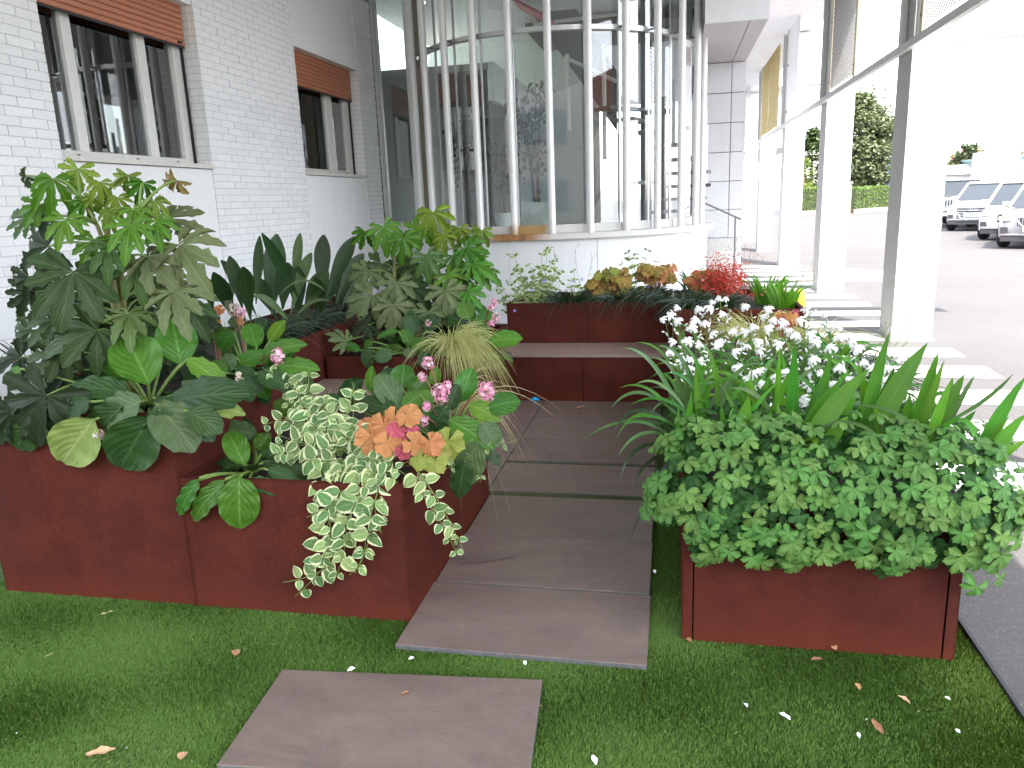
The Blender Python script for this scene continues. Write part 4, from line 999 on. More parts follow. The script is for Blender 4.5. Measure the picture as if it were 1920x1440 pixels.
def foliage_tree(name, label, cat, x, y, h, w, z0, n, leafmat_, trunk_r=.12, group=None, shape='oval', ls=.16, seed=1):
    r = thing(name, label, cat, (x, y, -.03), group); rnd = random.Random(seed)
    tr = MB(); tr.tube([(x, y, -.05), (x+.05, y, h*.4), (x, y+.05, h*.8)], trunk_r, 8, trunk_r*.3)
    for k in range(9):
        a = rnd.uniform(0, 6.3); z = z0+(h-z0)*rnd.uniform(.1, .7); tr.tube([(x, y, z), (x+cos(a)*w*.3, y+sin(a)*w*.3, z+h*.08)], trunk_r*.35, 5, trunk_r*.1)
    tr.build('trunk', M['stem_brown'], r)
    mb = MB(); nc = max(8, n//60); cl_ = []
    for k in range(nc):
        t_ = rnd.random(); 
        if shape == 'cone': rad_ = w/2*(1-t_)**.8+.05
        elif shape == 'column': rad_ = w/2*(1-t_**3)
        else: rad_ = w/2*math.sqrt(max(.05, 1-abs(2*(t_-.38))**2.2)) if t_ < .95 else .2
        a = rnd.uniform(0, 6.3); q = rad_*math.sqrt(rnd.uniform(.15, 1)); cl_.append((Vector((x+q*cos(a), y+q*sin(a), z0+(h-z0)*t_)), .10*w+.12*rnd.random()*w))
    for k in range(n):
        c, s = cl_[rnd.randrange(nc)]; d = Vector((rnd.gauss(0, .5), rnd.gauss(0, .5), rnd.gauss(0, .4)))*s; p = c+d
        e = Vector((rnd.uniform(-1, 1), rnd.uniform(-1, 1), rnd.uniform(-.6, .5))).normalized()*ls*rnd.uniform(.6, 1.2); f = e.cross(Vector((rnd.uniform(-1, 1), rnd.uniform(-1, 1), 1))).normalized()*ls*.33
        mb.add([p, p+e*.5+f, p+e, p+e*.5-f], [(0, 1, 2, 3)], [(.5, 0), (1, .5), (.5, 1), (0, .5)])
    mb.build('crown', leafmat_, r); return r
q = PY(1603, 380, 63); foliage_tree('evergreen_tree', 'large dense evergreen tree between two white columns', 'tree', q.x, 63, 8.0, 5.2, 1.2, 16000, L['tree'], .25, ls=.34, seed=3)
q = PY(1518, 380, 66); foliage_tree('evergreen_tree', 'bluish green tree left of the second column', 'tree', q.x, 66, 6.0, 3.4, .8, 6000, L['fat_old'], .18, ls=.24, seed=4)
q = PY(1505, 380, 61); foliage_tree('shrub', 'small yellowish shrub in front of the bluish tree', 'shrub', q.x, 61, 3.7, 1.6, .9, 2200, L['hedge'], .1, ls=.16, seed=8)
q = PY(1763, 340, 60); foliage_tree('cypress', 'thin lime green cypress right of the nearest column', 'tree', q.x, 60, 4.2, .8, .2, 1500, L['berg_lime'], .08, shape='column', ls=.14, seed=5)
for k, (px, hh, ww) in enumerate(((1795, 4.6, 3), (1812, 5.4, 4), (1826, 4.8, 3), (1843, 4.6, 1.6), (1902, 4.4, 6))):
    q = PY(px, 340, 95); foliage_tree('distant_tree', ['round grey green tree far behind the parked cars', 'tallest tree of the far row behind the parked cars', 'tree left of the red roofed house', 'slim tree behind the red roofed house', 'broad tree above the teal building'][k], 'tree', q.x, 95, hh, ww, 1, 900, L['tree'], .2, ls=.5, seed=20+k)
def hedge(label, p0, p1, h, th, seed):
    r = thing('hedge', label, 'hedge', tuple((p0+p1)/2), 'clipped hedges at the far side of the lot'); mb = MB(); rnd = random.Random(seed)
    d = p1-p0; nrm = Vector((-d.y, d.x, 0)).normalized()
    n = int(d.length*h*420)
    for k in range(n):
        s = rnd.random(); fz_ = rnd.random(); 
        if rnd.random() < .3: off = rnd.uniform(-th/2, th/2); z = h+rnd.gauss(0, .04)
        else: off = (th/2+rnd.gauss(0, .03))*rnd.choice((-1, 1)); z = .25+(h-.25)*fz_
        p = p0+d*s+nrm*off+Vector((0, 0, z)); e = Vector((rnd.uniform(-1, 1), rnd.uniform(-1, 1), rnd.uniform(-.2, 1))).normalized()*rnd.uniform(.07, .13); f = e.cross(Vector((rnd.uniform(-1, 1), rnd.uniform(-1, 1), rnd.uniform(-1, 1)))).normalized()*.04
        mb.add([p, p+e*.5+f, p+e, p+e*.5-f], [(0, 1, 2, 3)], [(.5, 0), (1, .5), (.5, 1), (0, .5)])
    mb.build('foliage', L['hedge'], r)
    mb = MB(); a, c = p0+nrm*(th/2-.08), p1+nrm*(th/2-.08); e, f = p0-nrm*(th/2-.08), p1-nrm*(th/2-.08); up = Vector((0, 0, h-.06))
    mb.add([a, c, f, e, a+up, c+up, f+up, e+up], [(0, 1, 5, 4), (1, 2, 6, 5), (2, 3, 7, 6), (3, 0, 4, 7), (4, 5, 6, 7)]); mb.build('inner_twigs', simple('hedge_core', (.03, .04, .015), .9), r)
    mb = MB(); g = Vector((0, 0, -.1)); k_ = nrm*(th/2+.12)
    mb.add([p0-k_+g, p1-k_+g, p1+k_+g, p0+k_+g, p0-k_+Vector((0, 0, .26)), p1-k_+Vector((0, 0, .26)), p1+k_+Vector((0, 0, .26)), p0+k_+Vector((0, 0, .26))], [(0, 1, 5, 4), (1, 2, 6, 5), (2, 3, 7, 6), (3, 0, 4, 7), (4, 5, 6, 7)]); mb.build('kerb', simple('kerb_stone', (.36, .33, .31), .8), r)
def gp(px, py): return PZ(px, py, -.034)
hedge('clipped bright hedge between the nearest and the second column', gp(1592, 400), gp(1682, 393), 1.62, .8, 3)
hedge('short clipped hedge left of the second column', gp(1470, 404), gp(1552, 401), 1.75, .8, 4)
pq = gp(1590, 402); gt = thing('gate_post', 'weathered wooden post at the end of the hedge', 'post', tuple(pq)); mb = MB(); mb.box(pq.x-.12, pq.x+.12, pq.y-.12, pq.y+.12, -.1, 1.9); mb.build('shaft', simple('old_wood', (.22, .16, .13), .8), gt); mb = MB(); mb.box(pq.x-.17, pq.x+.17, pq.y-.17, pq.y+.17, 1.901, 2.0); mb.build('cap', simple('old_wood_cap', (.25, .19, .16), .8), gt)
pq2 = gp(1582, 400); gr = thing('gate', 'low grey rail gate beside the wooden post', 'gate', tuple(pq2))
for k in range(3):
    mb = MB(); mb.box(pq2.x-1.0, pq2.x+.2, pq2.y, pq2.y+.05, .3+.38*k, .38+.38*k); mb.build('rail', M['post_light'], gr)
# far buildings
q = PY(1652, 360, 66); tk = thing('blue_container', 'bright blue container with white lettering behind the hedge', 'container', (q.x, 66, 0))
mb = MB(); mb.box(q.x-1.5, q.x+3.2, 66, 68, .3, 3.4); mb.build('body', simple('blue_sheet', (.03, .10, .55), .5), tk)
def txt(s, loc, size, mat, root, rotz=0, name='lettering'):
    cu = bpy.data.curves.new(name, 'FONT'); cu.body = s; cu.size = size; cu.extrude = .004; cu.align_x = 'CENTER'
    tmp = bpy.data.objects.new('tmp', cu); C.objects.link(tmp); dg = bpy.context.evaluated_depsgraph_get(); me = bpy.data.meshes.new_from_object(tmp.evaluated_get(dg)); bpy.data.objects.remove(tmp)
    me.materials.clear(); me.materials.append(mat); return link(name, me, root, Matrix.Translation(loc) @ Matrix.Rotation(rotz, 4, 'Z') @ Matrix.Rotation(pi/2, 4, 'X'))
txt('di', (q.x-.75, 65.98, 1.75), .9, M['white'], tk)
rf = simple('red_tiles', (.42, .17, .12), .8, 0, .2, 3)
q = PY(1822, 345, 100); hs = thing('house', 'far pale house with red tiled roof behind the cars', 'house', (q.x, 100, 0))
mb = MB(); mb.box(q.x-4, q.x+4, 100, 108, 0, 4.0); mb.build('wall', simple('pale_render', (.60, .55, .50), .8), hs)
mb = MB(); mb.add([(q.x-4.6, 99.4, 4.0), (q.x+4.6, 99.4, 4.0), (q.x+4.6, 108.6, 4.0), (q.x-4.6, 108.6, 4.0), (q.x-2, 104, 5.6), (q.x+2, 104, 5.6)], [(0, 1, 5, 4), (1, 2, 5), (2, 3, 4, 5), (3, 0, 4), (0, 3, 2, 1)]); mb.build('roof', rf, hs)
for k in range(4): mb = MB(); mb.box(q.x-3.2+1.8*k, q.x-2.4+1.8*k, 99.97, 100.02, 1.4, 2.7); mb.build('window', cglass, hs)
q = PY(1786, 345, 90); hs = thing('house', 'low pale shed with shallow roof left of the red roofed house', 'house', (q.x, 90, 0))
mb = MB(); mb.box(q.x-1, q.x+5, 90, 95, 0, 2.6); mb.build('wall', simple('pale_shed', (.62, .60, .57), .8), hs)
mb = MB(); mb.add([(q.x-1.4, 89.6, 2.6), (q.x+5.4, 89.6, 2.6), (q.x+5.4, 95.4, 2.6), (q.x-1.4, 95.4, 2.6), (q.x-1.4, 92.5, 3.6), (q.x+5.4, 92.5, 3.6)], [(0, 1, 5, 4), (2, 3, 4, 5), (1, 2, 5), (3, 0, 4)]); mb.build('roof', simple('pale_roof', (.45, .36, .32), .8), hs)
q = PY(1912, 345, 85); hs = thing('warehouse', 'teal flat warehouse at the far right edge', 'building', (q.x, 85, 0))
mb = MB(); mb.box(q.x-2.2, q.x+9, 85, 95, 0, 3.9); mb.build('wall', simple('teal_sheet', (.12, .20, .22), .6), hs)
mb = MB(); mb.box(q.x-2.3, q.x+9.1, 84.9, 95.1, 3.901, 4.1); mb.build('parapet', simple('teal_trim', (.2, .3, .3), .6), hs)
q = PY(1875, 345, 80); hs = thing('silo', 'pale ribbed block between the house and the teal warehouse', 'building', (q.x, 80, 0))
mb = MB(); mb.box(q.x-1.5, q.x+1.4, 80, 83, 0, 4.4); mb.build('wall', simple('pale_block', (.62, .65, .68), .6), hs)
for k in range(6): mb = MB(); mb.box(q.x-1.4+.48*k, q.x-1.3+.48*k, 79.95, 79.999, 0, 4.35); mb.build('rib', M['white'], hs)
# white office wing beyond the screens
wg = thing('office_wing', 'white office wing with soffit and tall window beyond the screens', 'building', (4, 32, 0))
mb = MB(); mb.box(2.9, 4.6, 32, 46, 3.2, 7); mb.build('wall', M['white'], wg); mb = MB(); mb.box(2.9, 5.2, 31.0, 31.95, 5.3, 7.4); mb.build('overhang', M['white'], wg)

# houses and a bare tree across the lot, behind the viewer: the bay glass mirrors them
hs = thing('house', 'pale house with tiled roof across the lot mirrored in the bay glass', 'house', (24, -13, 0))
MT = Matrix.Translation((24, -13, 0)) @ Matrix.Rotation(rad(-45), 4, 'Z')
mb = MB(); mb.box(-6, 6, -4, 4, -.03, 5.5, MT); mb.build('wall', simple('cream_render', (.62, .54, .42), .8), hs)
mb = MB(); mb.add([MT @ V for V in (Vector((-6.5, -4.5, 5.5)), Vector((6.5, -4.5, 5.5)), Vector((6.5, 4.5, 5.5)), Vector((-6.5, 4.5, 5.5)), Vector((-6.5, 0, 7.4)), Vector((6.5, 0, 7.4)))], [(0, 1, 5, 4), (2, 3, 4, 5), (1, 2, 5), (3, 0, 4)]); mb.build('roof', rf, hs)
for k in range(4):
    for z in (1.0, 3.4): mb = MB(); mb.box(-5+2.6*k, -3.9+2.6*k, 4.0, 4.03, z, z+1.3, MT); mb.build('window', cglass, hs)
bt = thing('bare_tree', 'bare branched tree across the lot mirrored in the bay glass', 'tree', (14, -4.5, 0)); rnd = random.Random(12); mb = MB()
def branch(p, d, l_, r_, n):
    q = [p, p+d*l_*.5+Vector((rnd.gauss(0, .05), rnd.gauss(0, .05), .02))*l_, p+d*l_]; mb.tube(q, r_, 5, r_*.6, False)
    if n:
        for k in range(3): branch(q[2] if k < 2 else q[1], (d+Vector((rnd.gauss(0, .5), rnd.gauss(0, .5), rnd.gauss(.15, .3)))).normalized(), l_*rnd.uniform(.6, .8), r_*.55, n-1)
branch(Vector((14, -4.5, -.05)), Vector((0, 0, 1)), 2.4, .16, 5); mb.build('trunk', M['stem_brown'], bt)

M['bgl'] = simple('block_glass', (.2, .22, .23), .3)
ob = thing('reflection_block', 'unseen long cream block added behind the viewer to darken what is mirrored in the bay glass', 'building', (-8, -22, 0))  # invented block behind the viewer, added to darken reflections in the bay glass
mb = MB(); mb.box(-30, 10, -30, -22, -.03, 8.5); mb.build('wall', simple('block_render', (.42, .40, .36), .8), ob)
for k in range(12):
    for z in (1.0, 4.6): mb = MB(); mb.box(-28+3.2*k, -26.4+3.2*k, -22.0, -21.95, z, z+1.7); mb.build('window', simple('block_glass', (.2, .22, .23), .3) if 'bgl' not in M else M['bgl'], ob)
mb = MB(); mb.box(-30.3, 10.3, -30.3, -21.7, 8.501, 8.8); mb.build('cornice', M['white'], ob)

# ------------------------------------------------------------------ planting
V3 = Vector
def bez3(p, n=10):
    """smooth polyline through control points (quadratic pieces)"""
    p = [V3(q) for q in p]
    if len(p) == 2: return [p[0].lerp(p[1], i/n) for i in range(n+1)]
    out = []
    m = [p[0]] + [(p[i]+p[i+1])/2 for i in range(1, len(p)-2)] + [p[-1]]
    for i in range(len(m)-1):
        seg = bez(m[i], p[i+1], m[i+1], n); out += seg if i == 0 else seg[1:]
    return out
def hero(root, key, b, t, w, Y, dY=0., up=.5, var=None, label=None, stems=None, crown=None, roll=0.):
    B, T_ = PY(b[0], b[1], Y), PY(t[0], t[1], Y+dY); ln = (T_-B).length
    me = BERG[key][random.randrange(4) if var is None else var]
    n = toward((B+T_)/2, up, .12)
    if roll: n = (n + (T_-B).normalized().cross(n)*roll).normalized()
    put_leaf(root, me, B, T_, n, min(1.7, max(.5, w*Y/FPX/(.74*ln))), 'leaf', label)
    if stems is not None and crown is not None:
        cpt = V3(crown); stems.tube(bez(cpt, (cpt+B)/2+V3((0, 0, .03)), B+(T_-B)*.04, 4), .007, 6, .0055)
def rosette(root, keys, c, n, size, stems, spread=1., lift=(.05, 1.1), seed=0, az=(0, 6.283)):
    rnd = random.Random(seed); c = V3(c)
    for k in range(n):
        a = rnd.uniform(*az); e = rnd.uniform(*lift); ln = size*rnd.uniform(.7, 1.15); pl_ = size*rnd.uniform(.35, .9)*spread
        d = V3((cos(a)*cos(e), sin(a)*cos(e), sin(e))); B = c+d*pl_
        e2 = e-rnd.uniform(.2, .8); d2 = V3((cos(a)*cos(e2), sin(a)*cos(e2), sin(e2))); T_ = B+d2*ln
        nr = V3((-cos(a)*sin(e2), -sin(a)*sin(e2), cos(e2))) + V3((rnd.uniform(-.3, .3), rnd.uniform(-.3, .3), 0))
        put_leaf(root, rnd.choice(BERG[rnd.choice(keys)]), B, T_, nr, rnd.uniform(.85, 1.15))
        if stems is not None: stems.tube([c, c+d*pl_*.5+V3((0, 0, .01)), B+d2*ln*.05], .006, 5, .005)
def flower_head(root, px, py, Y, r, mats, n=26, stalk=None, name='flower_head', ps=.010):
    c = PY(px, py, Y); mb = MB(); flower_ball(mb, c, r, n, [0, 0, 1] if len(mats) > 1 else [0], ps, 1.25)
    mb.cur = len(mats)
    if stalk: mb.tube(bez(V3(stalk), V3(((stalk[0]+c.x)/2, (stalk[1]+c.y)/2, c.z)), c, 5), .0045, 5, .003)
    for k in range(6):
        d = V3((random.gauss(0, 1), random.gauss(0, 1), random.gauss(0, .8))).normalized(); mb.tube([c-V3((0, 0, r*.8)), c+d*r*.8], .0016, 4)
    return mb.build(name, list(mats)+[M['stem_red']], root)
G_B = 'elephant ear clumps in the planters'

# --- front left: elephant-ear leaves hanging over the tall planter
c0 = PY(272, 738, 2.78); r = thing('bergenia', 'biggest clump of round glossy leaves drooping over the far left planter', 'bergenia', (c0.x, 2.78, ZT-.06), G_B)
st = MB(); cr = (c0.x, 2.80, ZT-.05)
for key, b, t, w, Y, dY, up, var in (
    ('berg', (280, 722), (233, 622), 96, 2.70, .10, .25, 0), ('berg', (340, 684), (322, 592), 74, 2.86, .06, .3, 0), ('berg_lime', (348, 672), (428, 716), 44, 2.78, 0, .9, 1),
    ('berg_dark', (315, 754), (432, 722), 78, 2.66, -.05, .55, 1), ('berg_dark', (250, 740), (126, 708), 56, 2.66, -.10, .9, 1), ('berg_grey', (268, 752), (164, 788), 76, 2.53, -.03, .35, 1), ('berg_dark', (230, 760), (150, 830), 70, 2.53, -.02, .3, 1), ('berg_dark', (300, 765), (300, 840), 66, 2.535, -.02, .2, 3),
    ('berg_pale', (176, 785), (108, 872), 98, 2.51, -.05, .1, 0), ('berg_dark', (282, 780), (218, 884), 104, 2.51, -.04, .1, 0), ('berg_grey', (292, 757), (362, 828), 88, 2.56, -.06, .45, 1),
    ('berg_pale', (330, 752), (440, 756), 46, 2.72, -.02, .8, 1), ('berg_dark', (172, 752), (90, 786), 54, 2.53, -.05, .6, 1), ('berg_dark', (60, 790), (20, 846), 70, 2.52, -.04, .3, 1), ('berg_dark', (120, 770), (66, 838), 72, 2.53, -.03, .3, 3), ('berg_dark', (20, 770), (-20, 830), 70, 2.53, -.03, .3, 1), ('berg', (40, 690), (10, 720), 34, 2.8, 0, .5, 1), ('berg', (252, 712), (196, 676), 46, 2.78, .02, .4, 2), ('berg_dark', (366, 790), (398, 820), 34, 2.62, -.03, .4, 1),
    ('berg_dark', (205, 742), (140, 742), 60, 2.62, -.04, .7, 1), ('berg_dark', (350, 770), (408, 800), 56, 2.58, -.03, .4, 1), ('berg_dark', (345, 735), (410, 765), 56, 2.72, -.03, .6, 1), ('berg_grey', (245, 765), (255, 800), 60, 2.56, -.03, .35, 3), ('berg', (225, 730), (165, 726), 50, 2.74, -.03, .6, 1), ('berg_dark', (140, 790), (110, 820), 50, 2.53, -.02, .4, 1),
    ('berg_dark', (230, 700), (170, 690), 50, 2.90, -.02, .8, 2), ('berg', (300, 700), (262, 655), 46, 2.95, .05, .3, 0), ('berg_dark', (355, 740), (392, 690), 50, 2.9, .0, .5, 2), ('berg_dark', (220, 745), (150, 735), 50, 2.85, -.02, .8, 1), ('berg_dark', (290, 745), (330, 790), 50, 2.7, -.02, .4, 1)):
    hero(r, key, b, t, w*1.22, Y, dY, up, var, None, st, cr)
rosette(r, ['berg_dark', 'berg_dark', 'berg'], cr, 12, .13, st, .8, (.1, .9), 4)
st.build('stems', M['stem'], r, True)
flower_head(r, 140, 748, 2.58, .024, (M['cream'], M['pink_pale']), 24, cr); flower_head(r, 185, 814, 2.52, .018, (M['cream'], M['pink_pale']), 18, cr); flower_head(r, 210, 813, 2.52, .015, (M['cream'], M['pink_pale']), 14, cr)

# --- second clump behind, over the side of the tall planter
c0 = PY(470, 690, 3.25); r = thing('bergenia', 'clump of glossy leaves with one pink flower head above the variegated vine', 'bergenia', (c0.x, 3.25, ZT-.06), G_B)
st = MB(); cr = (c0.x-.05, 3.3, ZT-.06)
for key, b, t, w, Y, dY, up, var in (
    ('berg', (482, 652), (466, 604), 50, 3.25, .05, .3, 0), ('berg', (490, 664), (556, 636), 42, 3.15, -.03, .7, 1), ('berg_lime', (505, 640), (534, 600), 30, 3.3, .03, .3, 2), ('berg', (518, 686), (582, 680), 42, 3.05, -.06, .7, 1),
    ('berg', (432, 686), (498, 656), 44, 3.15, .0, .6, 1), ('berg_dark', (440, 690), (488, 724), 44, 3.05, -.04, .5, 1), ('berg_grey', (458, 612), (432, 590), 40, 3.4, .04, .3, 0), ('berg', (440, 620), (405, 655), 40, 3.3, -.04, .6, 1), ('berg_dark', (480, 700), (540, 716), 46, 3.0, -.05, .6, 1),
    ('berg', (436, 640), (398, 618), 40, 3.35, .02, .5, 0), ('berg_grey', (445, 670), (408, 690), 44, 3.1, -.03, .6, 1), ('berg_dark', (455, 710), (470, 750), 46, 2.98, -.03, .3, 3), ('berg', (500, 700), (548, 650), 40, 3.25, .0, .5, 0), ('berg', (425, 700), (388, 678), 44, 3.05, -.0, .5, 1), ('berg_dark', (430, 722), (420, 765), 40, 2.95, -.0, .3, 1)):
    hero(r, key, b, t, w, Y, dY, up, var, None, st, cr)
rosette(r, ['berg_dark', 'berg'], cr, 16, .15, st, .9, (.1, .9), 5); st.build('stems', M['stem'], r, True)
flower_head(r, 519, 668, 3.0, .030, (M['pink'], M['pink_pale']), 34, cr); flower_head(r, 440, 580, 3.4, .030, (M['pink_pale'], M['cream']), 30, cr); flower_head(r, 452, 586, 3.38, .022, (M['pink_pale'], M['pink']), 20, cr); flower_head(r, 448, 706, 3.0, .016, (M['cream'], M['pink_pale']), 12, cr)

# --- low planter, left corner clump
c0 = PY(470, 872, 2.72); r = thing('bergenia', 'small clump with one big leaf hanging over the low front planter', 'bergenia', (c0.x, 2.72, ZL-.06), G_B)
st = MB(); cr = (c0.x, 2.74, ZL-.05)
for key, b, t, w, Y, dY, up, var in (
    ('berg', (459, 874), (428, 806), 58, 2.66, .05, .3, 0), ('berg', (449, 891), (446, 996), 94, 2.52, -.06, .15, 1), ('berg', (424, 899), (340, 978), 44, 2.52, -.06, .5, 1), ('berg', (375, 897), (318, 968), 38, 2.52, -.05, .5, 1),
    ('berg_grey', (484, 816), (408, 794), 50, 2.95, -.05, .6, 1), ('berg_dark', (488, 852), (545, 838), 34, 2.75, -.02, .6, 1), ('berg_dark', (490, 868), (580, 878), 36, 2.72, -.05, .8, 1), ('berg_dark', (466, 899), (516, 914), 38, 2.58, -.05, .5, 1), ('berg', (482, 846), (506, 812), 42, 2.85, .03, .5, 2),
    ('berg_dark', (450, 880), (405, 850), 34, 2.8, .0, .7, 1), ('berg_dark', (430, 905), (420, 968), 44, 2.53, -.03, .2, 1), ('berg_dark', (478, 830), (440, 780), 40, 3.0, .03, .4, 0), ('berg_dark', (500, 880), (560, 900), 36, 2.62, -.02, .6, 1), ('berg_dark', (440, 860), (395, 815), 46, 2.95, .02, .5, 2)):
    hero(r, key, b, t, w, Y, dY, up, var, None, st, cr)
rosette(r, ['berg_dark'], cr, 8, .11, st, .8, (.15, .9), 6)
for p in ((375, 897), (424, 899)): st.tube(bez(V3(cr), PY(p[0]+30, p[1]-14, 2.6), PY(p[0], p[1], 2.52), 6), .008, 6)
st.build('stems', M['stem'], r, True)
# --- low planter, right corner clump with pink heads
c0 = PY(830, 770, 3.1); r = thing('bergenia', 'leafy clump with several pink flower heads at the path side of the low planter', 'bergenia', (c0.x, 3.1, ZL-.06), G_B)
st = MB(); cr = (c0.x, 3.14, ZL-.05)
for key, b, t, w, Y, dY, up, var in (
    ('berg_grey', (751, 766), (708, 702), 58, 3.1, -.0, .3, 0), ('berg', (753, 730), (757, 682), 54, 3.3, .05, .3, 0), ('berg_lime', (695, 736), (697, 686), 24, 3.3, .02, .3, 2), ('berg', (862, 754), (884, 690), 48, 3.25, .05, .25, 0), ('berg_lime', (878, 758), (934, 780), 44, 3.05, -.04, .6, 1),
    ('berg', (916, 764), (966, 748), 52, 3.05, -.03, .35, 1), ('berg', (841, 786), (920, 826), 60, 2.95, -.07, .6, 1), ('berg_lime', (816, 724), (818, 686), 26, 3.4, .02, .3, 2), ('berg_lime', (812, 758), (780, 738), 40, 3.2, -.02, .4, 0), ('berg_dark', (838, 760), (806, 808), 44, 3.05, -.04, .4, 1),
    ('berg_grey', (899, 828), (850, 912), 80, 2.80, -.04, .2, 1), ('berg_dark', (874, 862), (856, 940), 52, 2.78, -.02, .2, 3), ('berg_dark', (690, 742), (628, 730), 36, 3.2, -.02, .8, 1), ('berg_dark', (745, 772), (668, 738), 46, 3.05, .0, .8, 1), ('berg', (770, 748), (800, 704), 46, 3.3, .04, .3, 0), ('berg_dark', (842, 770), (858, 720), 40, 3.2, .04, .3, 2),
    ('berg_grey', (905, 790), (934, 836), 50, 2.95, -.03, .4, 1), ('berg', (770, 770), (828, 778), 34, 3.1, -.02, .7, 1), ('berg', (790, 740), (752, 760), 40, 3.1, -.05, .6, 1), ('berg_dark', (720, 770), (700, 812), 44, 3.0, -.03, .4, 1), ('berg_dark', (640, 760), (600, 742), 40, 3.1, -.02, .7, 1),
    ('berg_grey', (541, 768), (576, 700), 66, 3.1, .08, .4, 0), ('berg_dark', (640, 752), (678, 710), 44, 3.3, .05, .5, 2), ('berg', (560, 780), (515, 745), 44, 3.0, .0, .6, 1)):
    hero(r, key, b, t, w, Y, dY, up, var, None, st, cr)
rosette(r, ['berg_dark', 'berg_dark', 'berg'], cr, 20, .14, st, 1.1, (.1, .8), 7); rosette(r, ['berg_dark', 'berg'], (cr[0]-.38, 3.2, ZL-.05), 12, .14, st, .9, (.1, .8), 17); st.build('stems', M['stem'], r, True)
for px, py, Y, rr, n in ((826, 738, 2.98, .036, 44), (803, 682, 3.25, .028, 30), (799, 762, 2.95, .014, 14), (796, 788, 2.92, .018, 16), (914, 734, 3.0, .034, 42), (792, 706, 3.2, .02, 18), (838, 724, 3.0, .02, 18)): flower_head(r, px, py, Y, rr, (M['pink'], M['pink_pale']), n, cr)
# --- corner planter clumps
c0 = PY(760, 640, 5.15); r = thing('bergenia', 'dark clump in the corner planter under the smaller aralia', 'bergenia', (c0.x, 5.15, ZM-.06), G_B)
st = MB(); cr = (c0.x, 5.25, ZM-.05)
for key, b, t, w, Y, dY, up, var in (
    ('berg_grey', (737, 664), (702, 668), 34, 5.0, -.05, .5, 1), ('berg', (748, 620), (704, 626), 16, 5.1, -.05, .9, 1), ('berg', (770, 648), (755, 616), 28, 5.15, .02, .3, 0), ('berg', (765, 645), (812, 640), 34, 5.1, -.04, .5, 1), ('berg_dark', (778, 640), (768, 582), 36, 5.25, .03, .3, 0), ('berg_grey', (766, 652), (768, 670), 32, 5.0, -.03, .3, 1),
    ('berg', (675, 658), (644, 640), 22, 5.05, -.02, .7, 1), ('berg_dark', (690, 650), (690, 690), 30, 4.98, -.04, .4, 1), ('berg', (700, 640), (680, 650), 22, 5.1, -.02, .7, 1), ('berg_dark', (790, 660), (806, 690), 34, 5.0, -.03, .3, 1), ('berg_dark', (800, 620), (815, 590), 34, 5.3, .0, .3, 0), ('berg_dark', (720, 690), (735, 716), 36, 4.97, -.02, .3, 1)):
    hero(r, key, b, t, w, Y, dY, up, var, None, st, cr)
rosette(r, ['berg_dark', 'berg_dark', 'berg'], cr, 20, .16, st, 1.2, (.1, .8), 8); rosette(r, ['berg_dark'], (cr[0]-.28, 5.2, ZM-.05), 9, .13, st, 1, (.1, .8), 9); st.build('stems', M['stem'], r, True)
flower_head(r, 803, 606, 5.1, .02, (M['pink_pale'], M['pink']), 14, cr)
c0 = PY(895, 610, 5.3); r = thing('bergenia', 'clump with pink flowers and a wide lime leaf beside the bench back', 'bergenia', (c0.x, 5.3, ZM-.06), G_B)
st = MB(); cr = (c0.x, 5.4, ZM-.05)
for key, b, t, w, Y, dY, up, var in (
    ('berg_lime', (914, 642), (970, 626), 42, 5.1, -.05, .5, 1), ('berg', (880, 600), (868, 566), 40, 5.4, .03, .4, 0), ('berg', (890, 606), (926, 590), 36, 5.35, -.02, .5, 1), ('berg', (895, 616), (915, 630), 30, 5.2, -.03, .5, 1), ('berg_dark', (870, 610), (840, 590), 36, 5.4, .0, .5, 2), ('berg', (900, 590), (905, 572), 34, 5.5, .02, .4, 0)):
    hero(r, key, b, t, w, Y, dY, up, var, None, st, cr)
rosette(r, ['berg_dark', 'berg'], cr, 14, .15, st, 1, (.1, .9), 10); st.build('stems', M['stem'], r, True)
for px, py, rr in ((930, 596, .03), (921, 606, .022), (927, 566, .022), (921, 575, .018)): flower_head(r, px, py, 5.2, rr, (M['pink'], M['pink_pale']), 22, cr, ps=.012)

# --- aralias
def aralia(label, base, leaves, trunks, seed, kk=1.22):
    c = V3(base); r = thing('aralia', label, 'aralia', tuple(c), 'aralias with hand shaped leaves'); rnd = random.Random(seed)
    st = MB()
    for pts, r0, r1 in trunks: st.tube(bez3(pts, 6), r0, 8, r1)
    st.build('trunk', M['stem_gold'], r, True)
    pe = MB()
    for key, cpx, tpx, rp, Y, dY, up, var in leaves:
        B, T_ = PY(cpx[0], cpx[1], Y), PY(tpx[0], tpx[1], Y+dY); d = (T_-B).normalized(); ln = rp*Y/FPX*kk
        put_leaf(r, FAT[key][var], B, B+d*ln, toward(B, up, .15), 1.)
        # petiole back to the nearest trunk
        best = None
        for pts, r0, r1 in trunks:
            q = bez3(pts, 6)
            for s in q:
                dz = B.z-s.z; dist = (s-B).length + (0.6 if dz < .02 else 0)
                if best is None or dist < best[0]: best = (dist, s)
        s = best[1]; pe.tube(bez(s, (s+B)/2+V3((0, 0, .05)), B, 6), .007, 6, .0045)
    pe.build('petioles', M['stem'], r, True); return r
TB = PY(232, 700, 3.02); TBz = V3((TB.x, 3.02, ZT-.06)); mid = PY(216, 520, 3.02); top = PY(192, 395, 3.04)
t1 = [TBz, PY(226, 620, 3.02), PY(208, 520, 3.02), PY(200, 470, 3.02)]; t2 = [TBz+V3((.03, .02, 0)), PY(234, 620, 3.05), PY(228, 530, 3.05), PY(222, 480, 3.05)]
